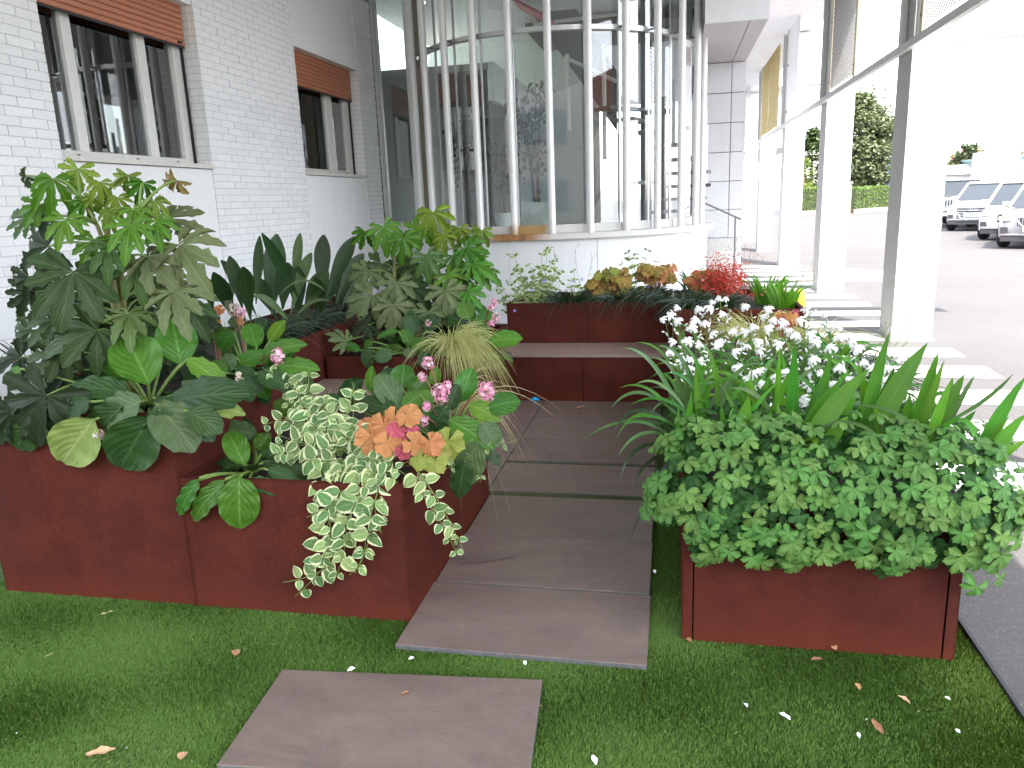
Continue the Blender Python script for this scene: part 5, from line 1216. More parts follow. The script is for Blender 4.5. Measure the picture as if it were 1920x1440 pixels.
t3 = [PY(202, 480, 3.02), PY(190, 440, 3.02), PY(172, 400, 3.0), PY(150, 370, 3.0)]; t4 = [PY(201, 475, 3.02), PY(202, 430, 3.02), PY(200, 395, 3.03), PY(198, 372, 3.04)]; t5 = [PY(222, 482, 3.05), PY(232, 450, 3.04), PY(246, 420, 3.02), PY(262, 396, 3.0)]
lv = [('fat_mid', (205, 462), (215, 505), 56, 2.88, -.05, .5, 1), ('fat_new', (178, 452), (165, 490), 46, 2.9, -.05, .5, 1), ('fat_mid', (255, 500), (275, 540), 60, 2.95, -.05, .5, 1), ('fat_old', (190, 520), (175, 565), 64, 3.1, -.03, .5, 0), ('fat_lime', (220, 372), (225, 400), 34, 3.0, -.02, .4, 3), ('fat_lime', (175, 372), (168, 400), 34, 3.0, -.02, .4, 3), ('fat_new', (252, 392), (270, 420), 40, 2.98, -.04, .5, 1), ('fat_dark', (205, 560), (200, 620), 90, 3.25, 0, .5, 0), ('fat_dark', (250, 660), (275, 690), 80, 3.3, 0, .5, 0), ('fat_dark', (150, 620), (120, 660), 90, 3.3, 0, .5, 0), ('fat_dark', (100, 560), (70, 600), 80, 3.35, 0, .5, 0), ('fat_dark', (320, 660), (350, 690), 80, 3.4, 0, .5, 0), ('fat_old', (345, 560), (385, 590), 70, 3.3, -.03, .5, 1), ('fat_dark', (310, 600), (330, 650), 80, 3.3, 0, .5, 0), ('fat_old', (137, 510), (122, 590), 100, 2.80, -.10, .35, 0), ('fat_dark', (92, 462), (20, 480), 86, 3.02, -.02, .5, 1), ('fat_old', (183, 620), (120, 650), 96, 2.82, -.10, .45, 1), ('fat_mid', (242, 590), (260, 630), 60, 2.85, -.10, .5, 1), ('fat_grey', (326, 548), (360, 590), 76, 2.9, -.10, .5, 1), ('fat_grey', (336, 460), (385, 500), 88, 3.0, -.08, .4, 1),
      ('fat_grey', (277, 482), (330, 500), 76, 2.95, -.08, .6, 1), ('fat_grey', (313, 412), (370, 415), 62, 3.12, .0, .6, 0), ('fat_new', (100, 336), (95, 380), 56, 2.98, -.06, .5, 3), ('fat_new', (123, 412), (118, 452), 48, 2.85, -.06, .5, 1), ('fat_new', (245, 423), (252, 470), 58, 2.85, -.07, .45, 1), ('fat_lime', (147, 317), (140, 350), 44, 3.1, -.02, .6, 1),
      ('fat_lime', (188, 343), (190, 375), 34, 3.0, -.03, .6, 3), ('fat_new', (76, 384), (60, 410), 44, 3.0, -.04, .6, 1), ('fat_lime', (240, 328), (236, 362), 36, 3.08, .0, .1, 3), ('fat_new', (268, 343), (262, 378), 38, 3.05, -.02, .3, 3), ('fat_dry', (332, 338), (312, 368), 38, 3.1, .0, .1, 3), ('fat_lime', (288, 378), (300, 405), 40, 3.05, -.03, .6, 3), ('fat_new', (293, 416), (310, 450), 44, 2.95, -.05, .5, 1),
      ('fat_old', (108, 600), (80, 625), 62, 2.95, -.06, .6, 1), ('fat_dark', (88, 742), (50, 800), 118, 2.50, -.05, .35, 1), ('fat_dark', (40, 670), (0, 680), 66, 2.9, -.04, .8, 1), ('fat_dark', (55, 520), (35, 552), 50, 3.1, -.02, .5, 1), ('fat_old', (115, 662), (85, 690), 64, 2.82, -.07, .5, 1), ('fat_dark', (24, 770), (10, 850), 84, 2.50, -.03, .25, 1), ('fat_dark', (55, 545), (40, 590), 50, 3.15, -.03, .4, 0),
      ('fat_old', (60, 410), (20, 400), 54, 3.2, .0, .6, 0), ('fat_old', (200, 560), (240, 545), 60, 3.15, .0, .5, 0), ('fat_dark', (170, 585), (150, 630), 70, 3.1, -.04, .5, 1), ('fat_dark', (270, 560), (300, 600), 70, 3.2, -.02, .5, 0), ('fat_dark', (220, 650), (190, 690), 70, 3.0, -.05, .5, 1), ('fat_old', (290, 640), (330, 650), 60, 3.2, -.02, .6, 0), ('fat_dark', (130, 700), (90, 720), 70, 2.95, -.04, .5, 1), ('fat_old', (50, 330), (35, 350), 34, 3.2, -.0, .4, 3),
      ('fat_dark', (255, 520), (300, 525), 60, 3.3, .0, .5, 0), ('fat_grey', (300, 520), (335, 545), 56, 3.15, -.02, .5, 1), ('fat_old', (60, 620), (30, 640), 60, 3.15, -.02, .5, 1), ('fat_lime', (205, 395), (215, 425), 32, 2.95, -.02, .4, 3), ('fat_new', (160, 380), (150, 410), 38, 3.0, -.03, .5, 3), ('fat_old', (205, 630), (235, 668), 70, 2.95, -.05, .5, 1), ('fat_old', (285, 600), (315, 640), 64, 3.05, -.05, .5, 1), ('fat_dark', (165, 650), (135, 690), 80, 3.0, -.05, .5, 0), ('fat_dark', (250, 630), (270, 670), 64, 3.2, -.03, .5, 0), ('fat_dark', (355, 600), (390, 630), 60, 3.35, -.03, .5, 0)]
aralia('tall aralia with hand shaped leaves and bright young top at far left', tuple(TBz), lv, [(t1, .025, .017), (t2, .019, .013), (t3, .011, .006), (t4, .015, .007), (t5, .011, .006)], 1)
TB2 = PY(745, 640, 5.7); b1 = V3((TB2.x, 5.7, ZM-.06)); TB3 = PY(818, 640, 5.75); b2 = V3((TB3.x, 5.75, ZM-.06))
tr2 = [([b1, PY(742, 580, 5.7), PY(739, 505, 5.7), PY(740, 478, 5.7)], .022, .012), ([b2, PY(820, 580, 5.75), PY(817, 510, 5.75), PY(815, 465, 5.75)], .022, .012)]
lv = [('fat_new', (719, 426), (735, 460), 46, 5.6, -.05, .4, 1), ('fat_new', (757, 446), (760, 480), 42, 5.55, -.05, .4, 1), ('fat_new', (684, 434), (678, 470), 34, 5.7, -.03, .2, 3), ('fat_lime', (812, 398), (815, 450), 58, 5.7, -.06, .3, 3), ('fat_lime', (861, 428), (862, 462), 32, 5.7, -.03, .2, 3), ('fat_lime', (903, 432), (898, 462), 34, 5.75, -.03, .2, 3), ('fat_lime', (832, 440), (838, 470), 34, 5.65, -.03, .3, 3),
      ('fat_new', (872, 466), (905, 478), 50, 5.65, -.05, .5, 1), ('fat_new', (884, 496), (925, 500), 44, 5.6, -.05, .6, 1), ('fat_new', (900, 508), (935, 512), 40, 5.7, -.02, .7, 1), ('fat_grey', (690, 508), (672, 540), 46, 5.55, -.06, .5, 1), ('fat_grey', (745, 530), (742, 570), 52, 5.45, -.08, .45, 1), ('fat_grey', (697, 556), (672, 580), 56, 5.4, -.08, .45, 1), ('fat_grey', (738, 572), (742, 610), 54, 5.35, -.08, .45, 1), ('fat_grey', (836, 545), (850, 590), 56, 5.45, -.08, .4, 1), ('fat_new', (876, 548), (895, 580), 44, 5.5, -.06, .4, 1),
      ('fat_grey', (803, 585), (800, 610), 46, 5.35, -.05, .5, 1), ('fat_new', (838, 518), (862, 545), 46, 5.55, -.05, .5, 1), ('fat_old', (785, 496), (790, 535), 50, 5.75, -.03, .4, 0), ('fat_old', (770, 540), (775, 580), 52, 5.6, -.05, .45, 0), ('fat_dark', (800, 545), (790, 590), 56, 5.8, -.04, .4, 1), ('fat_dark', (720, 590), (700, 620), 56, 5.6, -.04, .5, 0), ('fat_old', (715, 495), (700, 530), 44, 5.8, -.02, .5, 0), ('fat_grey', (648, 640), (630, 632), 36, 5.05, -.04, .5, 1), ('fat_dark', (690, 610), (660, 622), 44, 5.3, -.04, .6, 1), ('fat_dark', (850, 580), (870, 615), 50, 5.65, -.04, .4, 0),
      ('fat_new', (790, 430), (775, 465), 44, 5.7, -.05, .3, 1), ('fat_new', (850, 480), (880, 520), 46, 5.7, -.05, .4, 1), ('fat_mid', (800, 480), (815, 520), 44, 5.5, -.05, .4, 1), ('fat_old', (760, 500), (740, 540), 46, 5.8, -.02, .4, 0), ('fat_dark', (770, 590), (760, 630), 56, 5.5, -.04, .4, 0), ('fat_dark', (830, 590), (820, 640), 56, 5.6, -.04, .4, 1), ('fat_old', (870, 515), (895, 545), 40, 5.8, -.02, .5, 0)]
aralia('smaller two stemmed aralia with pale drooping shoots before the glass bay', tuple(b1), lv, tr2, 2, 1.08)

# --- cast-iron plant and dark grasses against the wall
r = thing('aspidistra', 'cast iron plant with tall broad dark blades against the white wall', 'aspidistra', (-2.9, 5.2, ZH-.06)); rnd = random.Random(3)
def aspb(bpx, tpx, w, X, dx=0., key='asp', bend=.10, face=None):
    B = PX(bpx[0], bpx[1], X); T_ = PX(tpx[0], tpx[1], X+dx); md = (B+T_)/2+V3((0, 0, bend)); mb = MB()
    fc = face or (EYE-T_).normalized()+V3((rnd.uniform(-.3, .3), 0, .2)); blade(mb, bez(B, md, T_, 10), w/2*B.y/FPX, fc, p_broad, 4, .22); mb.build('blade', L[key], r, True)
for bpx, tpx, w, key in (((510, 590), (519, 439), 46, 'asp'), ((480, 570), (487, 442), 22, 'asp'), ((553, 560), (563, 437), 20, 'asp_pale'), ((604, 560), (607, 440), 34, 'asp'), ((612, 560), (665, 444), 32, 'asp'), ((545, 590), (584, 474), 26, 'asp_pale'), ((480, 590), (414, 488), 24, 'asp'), ((630, 570), (682, 476), 30, 'asp'), ((640, 580), (695, 492), 28, 'asp'), ((560, 560), (491, 437), 24, 'asp'),
    ((500, 600), (497, 660), 34, 'asp'), ((455, 580), (430, 480), 30, 'asp'), ((530, 580), (540, 492), 40, 'asp'), ((570, 590), (615, 508), 36, 'asp'), ((470, 600), (455, 500), 36, 'asp'), ((590, 600), (640, 520), 32, 'asp'), ((520, 600), (470, 520), 34, 'asp'), ((440, 600), (400, 510), 34, 'asp'), ((560, 600), (560, 500), 36, 'asp'), ((630, 590), (655, 510), 30, 'asp'), ((600, 600), (590, 520), 34, 'asp'), ((650, 590), (690, 530), 28, 'asp'), ((430, 590), (425, 530), 30, 'asp_pale'), ((400, 580), (380, 520), 30, 'asp')):
    aspb(bpx, tpx, w, rnd.uniform(-3.05, -2.75), rnd.uniform(-.1, .1), key, rnd.uniform(.02, .1))
for bpx, mpx, tpx, w in (((520, 560), (560, 520), (612, 547), 8), ((470, 560), (490, 560), (540, 600), 14), ((545, 610), (580, 570), (620, 565), 10), ((560, 640), (590, 600), (640, 590), 8)):
    mb = MB(); blade(mb, bez(PX(*bpx, -2.75), PX(mpx[0], mpx[1]-20, -2.7), PX(*tpx, -2.62), 10), w/2*5/FPX, V3((.2, -1, .6)), p_broad, 2, .2); mb.build('blade', L['asp_pale'], r, True)
def tuft(name, label, cat, c, n, ln, w, mat, spread=.5, droop=1., fwd=None, group=None, seed=0, rbase=.05, lens=(.6, 1.1), face=None, nseg=6, floor=None):
    """a clump of arching narrow blades, joined in one part"""
    c = V3(c); r = thing(name, label, cat, tuple(c), group); rnd = random.Random(seed); mb = MB()
    for k in range(n):
        a = rnd.uniform(0, 6.283); q = rbase*math.sqrt(rnd.random()); b = c+V3((cos(a)*q, sin(a)*q, rnd.uniform(-.01, .01)))
        a2 = a+rnd.uniform(-.6, .6); d = V3((cos(a2), sin(a2), 0))
        if fwd is not None: d = (d+V3(fwd)*rnd.uniform(.2, 1.6)).normalized()
        l_ = ln*rnd.uniform(*lens); s = spread*rnd.uniform(.35, 1.15)
        p1 = b+d*l_*s*.35+V3((0, 0, l_*.62)); p2 = b+d*l_*s*1.05+V3((0, 0, l_*(.80-droop*s*rnd.uniform(.5, 1.25))))
        if floor is not None and p2.z < floor: p2.z = floor+rnd.uniform(0, .05)
        blade(mb, bez(b, p1, p2, nseg), w*rnd.uniform(.7, 1.2), V3((rnd.uniform(-.5, .5), -1, rnd.uniform(.1, .7))) if face is None else face, None, 1, 0)
    o = mb.build('blades', mat, r, True); o['kind'] = 'stuff'; return r
G_D = 'dark lily turf tufts'
for k, (px, py, X) in enumerate(((535, 640, -2.68), (590, 620, -2.66), (640, 600, -2.66), (500, 655, -2.7))):
    q = PX(px, py, X); tuft('grass_tuft', ['dark fine grass below the cast iron blades, middle of the wall planter', 'dark fine grass by the rim right of the middle tuft', 'dark grass at the far end of the wall planter rim', 'dark grass nearest the viewer in the wall planter'][k], 'grass tuft', (q.x, q.y, ZH-.06), 150, .36, .004, L['mondo'], .9, .9, None, G_D, 30+k)
q = PX(420, 600, -2.75); tuft('grass_tuft', 'thin upright green grass behind the pink flower head', 'grass tuft', (q.x, q.y, ZH-.06), 60, .34, .0035, L['midgrass'], .3, .4, None, None, 41)
q = PX(465, 610, -2.7); tuft('grass_tuft', 'upright green grass between the clump and the cast iron plant', 'grass tuft', (q.x, q.y, ZH-.06), 70, .34, .0035, L['midgrass'], .35, .4, None, None, 42)
q = PY(70, 690, 3.3); tuft('spiky_plant', 'dark spiky blades at the far left behind the aralia', 'spiky plant', (q.x, 3.3, ZT-.05), 26, .34, .006, L['mondo'], .6, .3, None, None, 43)

# --- coral bells
def heuchera(label, leaves, c):
    r = thing('coral_bells', label, 'coral bells', c, 'coral bells with coloured leaves'); pe = MB(); cc = V3(c)
    for key, px, py, rp, Y, up in leaves:
        B = PY(px, py, Y); n = toward(B, up, .3); d = V3((random.uniform(-1, 1), random.uniform(-.6, .2), random.uniform(-1, .0)-.3)).normalized(); ln = rp*1.25*Y/FPX
        d = (d-n*d.dot(n)).normalized()
        put_leaf(r, random.choice(HEU[key]), B-d*ln*.15, B+d*ln*.85, n, 1.)
        pe.tube(bez(cc, (cc+B)/2+V3((0, 0, .03)), B, 4), .0028, 5)
    pe.build('stems', M['stem_red'], r, True)
heuchera('coral bells with peach orange leaves and a few pink ones over the front planter', [('heu_orange', 718, 800, 34, 2.72, .5), ('heu_orange', 700, 822, 32, 2.68, .5), ('heu_orange', 768, 782, 25, 2.70, .25), ('heu_pink', 740, 808, 19, 2.68, .4), ('heu_pink', 745, 830, 18, 2.66, .4), ('heu_pink', 773, 808, 14, 2.68, .4), ('heu_orange', 776, 834, 24, 2.62, .4), ('heu_orange', 809, 832, 25, 2.62, .35), ('heu_orange', 725, 835, 28, 2.63, .5), ('heu_pink', 757, 848, 18, 2.62, .4), ('heu_lime', 790, 862, 22, 2.60, .4), ('heu_lime', 815, 868, 24, 2.62, .4), ('heu_lime', 838, 832, 32, 2.72, .5), ('heu_orange', 738, 785, 24, 2.76, .4), ('heu_orange', 690, 800, 22, 2.75, .5), ('heu_lime', 822, 850, 26, 2.66, .4)], (-1.17, 2.78, ZL-.05))
heuchera('tiny rust coloured coral bells beside the pale flower head at left', [('heu_orange', 402, 586, 12, 3.6, .4), ('heu_orange', 394, 598, 11, 3.55, .4), ('heu_orange', 412, 580, 10, 3.6, .4), ('heu_amber', 404, 602, 10, 3.5, .4), ('heu_orange', 450, 602, 8, 3.4, .4)], (-2.25, 3.42, ZT-.1))
def heu_patch(label, x0, x1, y0, y1, n, keys, rp, Y, c, seed):
    rnd = random.Random(seed); heuchera(label, [(rnd.choice(keys), rnd.uniform(x0, x1), rnd.uniform(y0, y1), rp*rnd.uniform(.7, 1.2), Y+rnd.uniform(-.1, .1), .7) for _ in range(n)], c)
heu_patch('amber coral bells at the middle of the bench planter', 1108, 1178, 508, 545, 44, ['heu_amber', 'heu_amber', 'heu_lime'], 10.5, 6.6, (PY(1143, 530, 6.6).x, 6.62, ZH-.06), 1)
heu_patch('bronze coral bells right of the amber ones in the bench planter', 1195, 1262, 500, 527, 36, ['heu_amber', 'heu_amber', 'heu_amber', 'heu_orange'], 10, 6.8, (PY(1230, 520, 6.8).x, 6.82, ZH-.06), 2)
heu_patch('rusty coral bells below the red foliage', 1290, 1345, 512, 540, 26, ['heu_amber', 'heu_orange'], 9, 6.5, (PY(1315, 530, 6.5).x, 6.52, ZH-.06), 3)
heu_patch('orange coral bells among the white irises', 1455, 1495, 590, 612, 14, ['heu_orange', 'heu_orange', 'heu_pink'], 10, 4.7, (PY(1475, 610, 4.7).x, 4.72, ZL), 4)

# --- variegated periwinkle
def vine(root, paths, sp, size, wr=1., seed=0, grow=.0, up=.35, thin=.0022, skip=0., rnd2=None):
    rnd = random.Random(seed); st = MB(); cnt = 0
    for pts in paths:
        q = bez3(pts, 14); st.tube(q, thin, 5, thin*.6); acc = 0; flip = rnd.random() < .5
        tot = sum((q[i+1]-q[i]).length for i in range(len(q)-1)); run = 0
        for i in range(len(q)-1):
            seg = q[i+1]-q[i]; acc += seg.length; run += seg.length
            if acc < sp: continue
            acc = 0; t = seg.normalized(); view = (EYE-q[i]).normalized(); s = t.cross(view)
            s = s.normalized() if s.length > .05 else t.orthogonal().normalized()
            if rnd.random() < skip: continue
            for sg in (-1, 1):
                a = rnd.uniform(-.7, .7); d = (s*sg*cos(a)+view*sin(a)*.6+t*rnd.uniform(.15, .7)+V3((0, 0, -.1))).normalized()
                ln = size*rnd.uniform(.6, 1.15)*(1-.45*(run/tot)**3); B = q[i]+d*.004
                n = view*1.1+V3((rnd.uniform(-.5, .5), rnd.uniform(-.5, .5), up+rnd.uniform(-.3, .45)))
                put_leaf(root, rnd.choice(VIN), B, B+d*ln, n, wr*rnd.uniform(.85, 1.25)); cnt += 1
    st.build('stems', M['stem'], root, True); return cnt
def P2(l): return [PY(*p) for p in l]
r = thing('periwinkle', 'variegated cream edged vine cascading over the front of the low planter', 'periwinkle', (-1.4, 2.75, ZL-.05), 'variegated periwinkle plants')
rnd = random.Random(77)
paths = [P2([(640, 870, 2.75), (660, 890, 2.60), (640, 1000, 2.50), (615, 1080, 2.50), (530, 1092, 2.49)]), P2([(650, 860, 2.75), (690, 880, 2.58), (660, 960, 2.50), (620, 1060, 2.49), (553, 1118, 2.49)]),
    P2([(670, 850, 2.75), (720, 885, 2.55), (690, 980, 2.5), (680, 1060, 2.49), (655, 1078, 2.49)]), P2([(600, 850, 2.75), (600, 900, 2.58), (625, 960, 2.5), (600, 1020, 2.49), (588, 1070, 2.49)]), P2([(640, 860, 2.72), (650, 930, 2.5), (600, 960, 2.49), (575, 970, 2.49)]),
    P2([(680, 860, 2.72), (735, 890, 2.52), (745, 905, 2.50)]), P2([(660, 850, 2.75), (690, 900, 2.55), (715, 1000, 2.49)]), P2([(650, 855, 2.75), (640, 940, 2.49), (655, 1020, 2.48), (625, 1095, 2.48)]), P2([(655, 850, 2.75), (700, 930, 2.52), (690, 1040, 2.48), (665, 1075, 2.48)]), P2([(645, 865, 2.72), (610, 930, 2.5), (625, 1010, 2.48), (600, 1060, 2.48)]),
    P2([(640, 850, 2.8), (600, 770, 2.95), (540, 720, 3.0), (490, 688, 3.0)]), P2([(640, 850, 2.8), (590, 800, 2.9), (530, 780, 2.85), (490, 800, 2.8)]), P2([(640, 850, 2.8), (600, 790, 2.9), (575, 740, 2.95), (580, 690, 3.0)]), P2([(650, 850, 2.8), (660, 790, 2.9), (668, 740, 2.95), (660, 716, 2.98)]), P2([(640, 850, 2.75), (610, 840, 2.75), (560, 830, 2.7), (520, 815, 2.7)]), P2([(650, 850, 2.75), (620, 820, 2.75), (575, 790, 2.8), (545, 760, 2.85)]),
    P2([(650, 850, 2.75), (690, 850, 2.65), (730, 870, 2.58), (760, 890, 2.52)]), P2([(640, 850, 2.75), (640, 800, 2.8), (610, 770, 2.85), (600, 740, 2.88)]), P2([(640, 860, 2.7), (600, 870, 2.62), (565, 860, 2.6)]), P2([(650, 850, 2.72), (690, 870, 2.6), (720, 860, 2.58)]), P2([(640, 860, 2.72), (660, 900, 2.56), (705, 920, 2.5)]),
    P2([(630, 850, 2.75), (580, 810, 2.8), (560, 730, 2.9), (545, 700, 2.95)]), P2([(640, 850, 2.75), (650, 810, 2.75), (690, 830, 2.7), (720, 845, 2.65)]), P2([(620, 840, 2.78), (590, 790, 2.82), (620, 730, 2.88)]), P2([(640, 845, 2.72), (600, 835, 2.68), (580, 870, 2.62)])]
for k in range(16):
    px, py = rnd.uniform(500, 700), rnd.uniform(700, 860)
    paths.append(P2([(640, 855, 2.76), ((640+px)/2+rnd.uniform(-20, 20), (855+py)/2-14, 2.8), (px, py, 2.62+max(0, (860-py))*.0022)]))
vine(r, paths, .060, .078, 1.22, 1)
fl = MB(); flower_ball(fl, PY(622, 892, 2.55), .018, 9, [0], .016); fl.build('pale_shoot', L['vinca_cream'], r)
r = thing('periwinkle', 'single variegated runner hanging down the path side of the low planter', 'periwinkle', (-1.0, 2.9, ZL-.05), 'variegated periwinkle plants')
vine(r, [P2([(790, 870, 2.62), (776, 900, 2.56), (800, 940, 2.56), (835, 990, 2.56), (858, 1040, 2.57)]), P2([(780, 880, 2.6), (800, 905, 2.56), (835, 960, 2.56), (868, 1030, 2.57)])], .062, .058, 1.2, 2)
r = thing('periwinkle', 'variegated runner reaching out over the path beside the hanging sedge', 'periwinkle', (-1.05, 3.0, ZL-.05), 'variegated periwinkle plants')
vine(r, [P2([(820, 880, 2.8), (870, 835, 2.85), (925, 840, 2.95), (975, 824, 3.0)]), P2([(830, 870, 2.8), (880, 840, 2.85), (905, 870, 2.8), (900, 905, 2.78)]), P2([(820, 880, 2.8), (850, 880, 2.76), (885, 850, 2.8)])], .075, .040, 1., 3)
# upright periwinkle in the bench planter
def upright(label, x0, x1, ytop, Y, n, seed, size=.05, lean=0):
    rnd = random.Random(seed); cx = PY((x0+x1)/2, 560, Y).x; r = thing('periwinkle', label, 'periwinkle', (cx, Y, ZH-.06), 'variegated periwinkle plants'); ps = []
    for k in range(n):
        px = rnd.uniform(x0, x1); py = rnd.uniform(ytop, ytop+75); Yk = Y+rnd.uniform(-.12, .12); T_ = PY(px, py, Yk); B = V3((cx+(T_.x-cx)*.35+rnd.uniform(-.05, .05), Y+rnd.uniform(-.06, .06), ZH-.06)); md = (B+T_)/2+V3((rnd.uniform(-.06, .06), rnd.uniform(-.04, .04), .06)); ps.append([B, md, T_+V3((0, 0, .04)), T_+V3((rnd.uniform(-.05, .05), 0, 0))])
    vine(r, ps, .055, size, 1.15, seed, skip=.15)
    for k in range(2):
        q = PY(rnd.uniform(x0, x1), rnd.uniform(ytop+20, ytop+80), Y-.1); mb = MB()
        for a in range(5):
            e = V3((cos(a*1.257), -.25, sin(a*1.257)))*.7; f = V3((cos(a*1.257+.5), -.2, sin(a*1.257+.5))); g = V3((cos(a*1.257-.5), -.2, sin(a*1.257-.5))); mb.add([q, q+f*.013, q+e*.018, q+g*.013], [(0, 1, 2, 3)])
        mb.build('flower', M['petal_blue'], r)
upright('airy variegated periwinkle rising at the left end of the bench planter', 960, 1055, 462, 6.62, 24, 5, .06)
upright('thin variegated shoots standing left of the amber coral bells', 1070, 1092, 468, 6.6, 4, 6, .042)
upright('sparse variegated shoots above the bronze coral bells', 1160, 1260, 465, 6.9, 11, 7, .052)
upright('low variegated shoots trailing at the left rim of the bench planter', 930, 1000, 520, 6.5, 12, 8, .045)

# --- dark lily turf along the bench planter
for k, (px, Y, n) in enumerate(((1068, 6.52, 190), (1165, 6.52, 230), (1215, 6.56, 200), (1262, 6.46, 200), (1300, 6.15, 230), (1345, 6.12, 200))):
    x = PY(px, 560, Y).x; tuft('lily_turf', ['leftmost dark lily turf tuft of the bench planter', 'dark lily turf before the amber coral bells', 'dark lily turf below the bronze coral bells', 'dark lily turf where the bench planter meets its right end', 'dark lily turf over the right end planter beside the bench', 'dark lily turf under the red foliage'][k], 'lily turf', (x, Y, ZH-.05), n, .30, .0042, L['mondo'], 1., .95, None, G_D, 50+k, .09)
for k, (px, py, Y) in enumerate(((1600, 640, 4.2), (1640, 650, 4.0), (1560, 610, 4.6))):
    q = PY(px, py, Y); tuft('lily_turf', ['dark lily turf before the nearest column', 'dark lily turf at the outer rim of the right planter', 'dark lily turf behind the white irises'][k], 'lily turf', (min(q.x, .92), Y, ZL-.04), 230, .36, .0045, L['mondo'] if k != 1 else L['midgrass'], 1., .9, None, G_D, 60+k, .09)
# sword leaved clumps behind
for k, (px, py, Y, n, ln) in enumerate(((1308, 520, 6.9, 34, .42), (1440, 545, 6.6, 60, .36), (1470, 545, 6.3, 40, .32))):
    q = PY(px, py, Y); tuft('iris_clump', ['narrow green sword leaves left of the red foliage', 'green arching sword leaves right of the red foliage', 'pale green arching leaves at the right end of the back planter'][k], 'iris', (q.x, Y, ZH-.06), n, ln, .009, L['iris'] if k else L['midgrass'], .5, .5, None, None, 70+k, .09)
# red heavenly bamboo
c = PY(1362, 560, 6.35); r = thing('red_shrub', 'bright red feathery shrub at the right end of the bench planter', 'shrub', (c.x, 6.35, ZH-.06)); rnd = random.Random(9); st = MB(); lf = MB()
for k in range(46):
    px, py = rnd.gauss(1362, 24), rnd.gauss(512, 17); px += (py-512)*.4
    T_ = PY(px, max(474, min(556, py)), 6.35+rnd.uniform(-.16, .16)); B = c+V3((rnd.uniform(-.04, .04), rnd.uniform(-.04, .04), 0)); B.z = ZH-.06; q = bez(B, (B+T_)/2+V3((0, 0, .05)), T_, 7); st.tube(q, .0028, 4, .0015)
    for s in q[3:]:
        for m_ in range(9):
            d = V3((rnd.gauss(0, 1), rnd.gauss(0, 1), rnd.gauss(0, .8))).normalized(); p = s+d*rnd.uniform(.005, .05); e = (d+V3((0, 0, rnd.uniform(-.6, .3)))).normalized()*rnd.uniform(.02, .036); f = e.cross(V3((rnd.uniform(-1, 1), rnd.uniform(-1, 1), .4))).normalized()*.006
            lf.add([p, p+e*.5+f, p+e, p+e*.5-f], [(0, 1, 2, 3)], [(.5, 0), (1, .5), (.5, 1), (0, .5)])
st.build('stems', M['stem_red'], r); o = lf.build('foliage', L['nand'], r); o['kind'] = 'stuff'
# wispy flower stems
def wisp(label, pts, seed, mat=None):
    rnd = random.Random(seed); r = thing('wispy_plant', label, 'wispy plant', tuple(PY(*pts[0][0])), 'thin airy flower stems'); mb = MB(); fl = MB()
    for a, c in pts:
        q = bez(PY(*a), PY((a[0]+c[0])/2-4, (a[1]+c[1])/2-6, (a[2]+c[2])/2), PY(*c), 8); mb.tube(q, .0018, 4, .001)
        for s in q[4:]:
            e = V3((rnd.uniform(-1, 1), rnd.uniform(-.5, .5), rnd.uniform(.2, 1))).normalized()*rnd.uniform(.02, .05); mb.tube([s, s+e], .0011, 4); fl.lathe([(0, 0), (.004, .006), (0, .016)], 5, Matrix.Translation(s+e))
    mb.build('stems', M['stem_red'] if mat is None else mat, r); fl.build('buds', M['stem_red'] if mat is None else mat, r)
wisp('thin reddish stems waving above the red shrub', [((1385+k*3, 545, 6.5), (1345+k*13, 452+abs(k-4)*8, 6.5)) for k in range(8)], 1)
wisp('single thin stem between the periwinkle and the amber leaves', [((1098, 560, 6.6), (1113, 480, 6.6)), ((1092, 560, 6.6), (1078, 468, 6.6))], 2, M['stem'])
wisp('thin pale stems before the nearest column', [((1640, 690, 3.9), (1700, 600, 3.9)), ((1645, 690, 3.9), (1722, 604, 3.9)), ((1635, 690, 3.9), (1668, 608, 3.9)), ((1650, 690, 3.9), (1735, 620, 3.95))], 3, M['stem'])
wisp('thin pale stems at the back right corner of the planting', [((1450, 560, 6.3), (1520+k*9, 500+k*6, 6.3)) for k in range(4)], 4, M['stem'])

# --- pale sedges
G_G = 'pale weeping sedges'
x = PY(850, 610, 5.12).x; tuft('sedge', 'pale yellow weeping sedge spilling over the corner planter', 'sedge', (x, 5.14, ZM-.02), 760, .46, .0026, L['sedge'], .82, 1.6, (1.2, -.6, 0), G_G, 80, .07, (.5, 1.15), V3((0, -1, .3)), 8)
tuft('sedge', 'dry straw coloured sedge hanging over the path side of the low planter', 'sedge', (-1.06, 3.62, ZL-.02), 120, .42, .0018, L['sedge_dry'], 1.0, 1.5, (1.2, -.35, 0), G_G, 81, .06, (.5, 1.15), V3((0, -1, .3)), 8, .04)
q = PY(1420, 600, 5.3); tuft('sedge', 'pale green sedge behind the white irises', 'sedge', (q.x, 5.3, ZL), 300, .44, .0024, L['sedge'], .9, 1., None, G_G, 82, .09, (.5, 1.15), V3((0, -1, .3)), 7)
q = PY(1520, 590, 5.2); tuft('sedge', 'second pale sedge right of the orange coral bells', 'sedge', (q.x, 5.2, ZL-.03), 180, .42, .0026, L['sedge'], .9, 1., None, G_G, 83, .09, (.5, 1.15), V3((0, -1, .3)), 7)

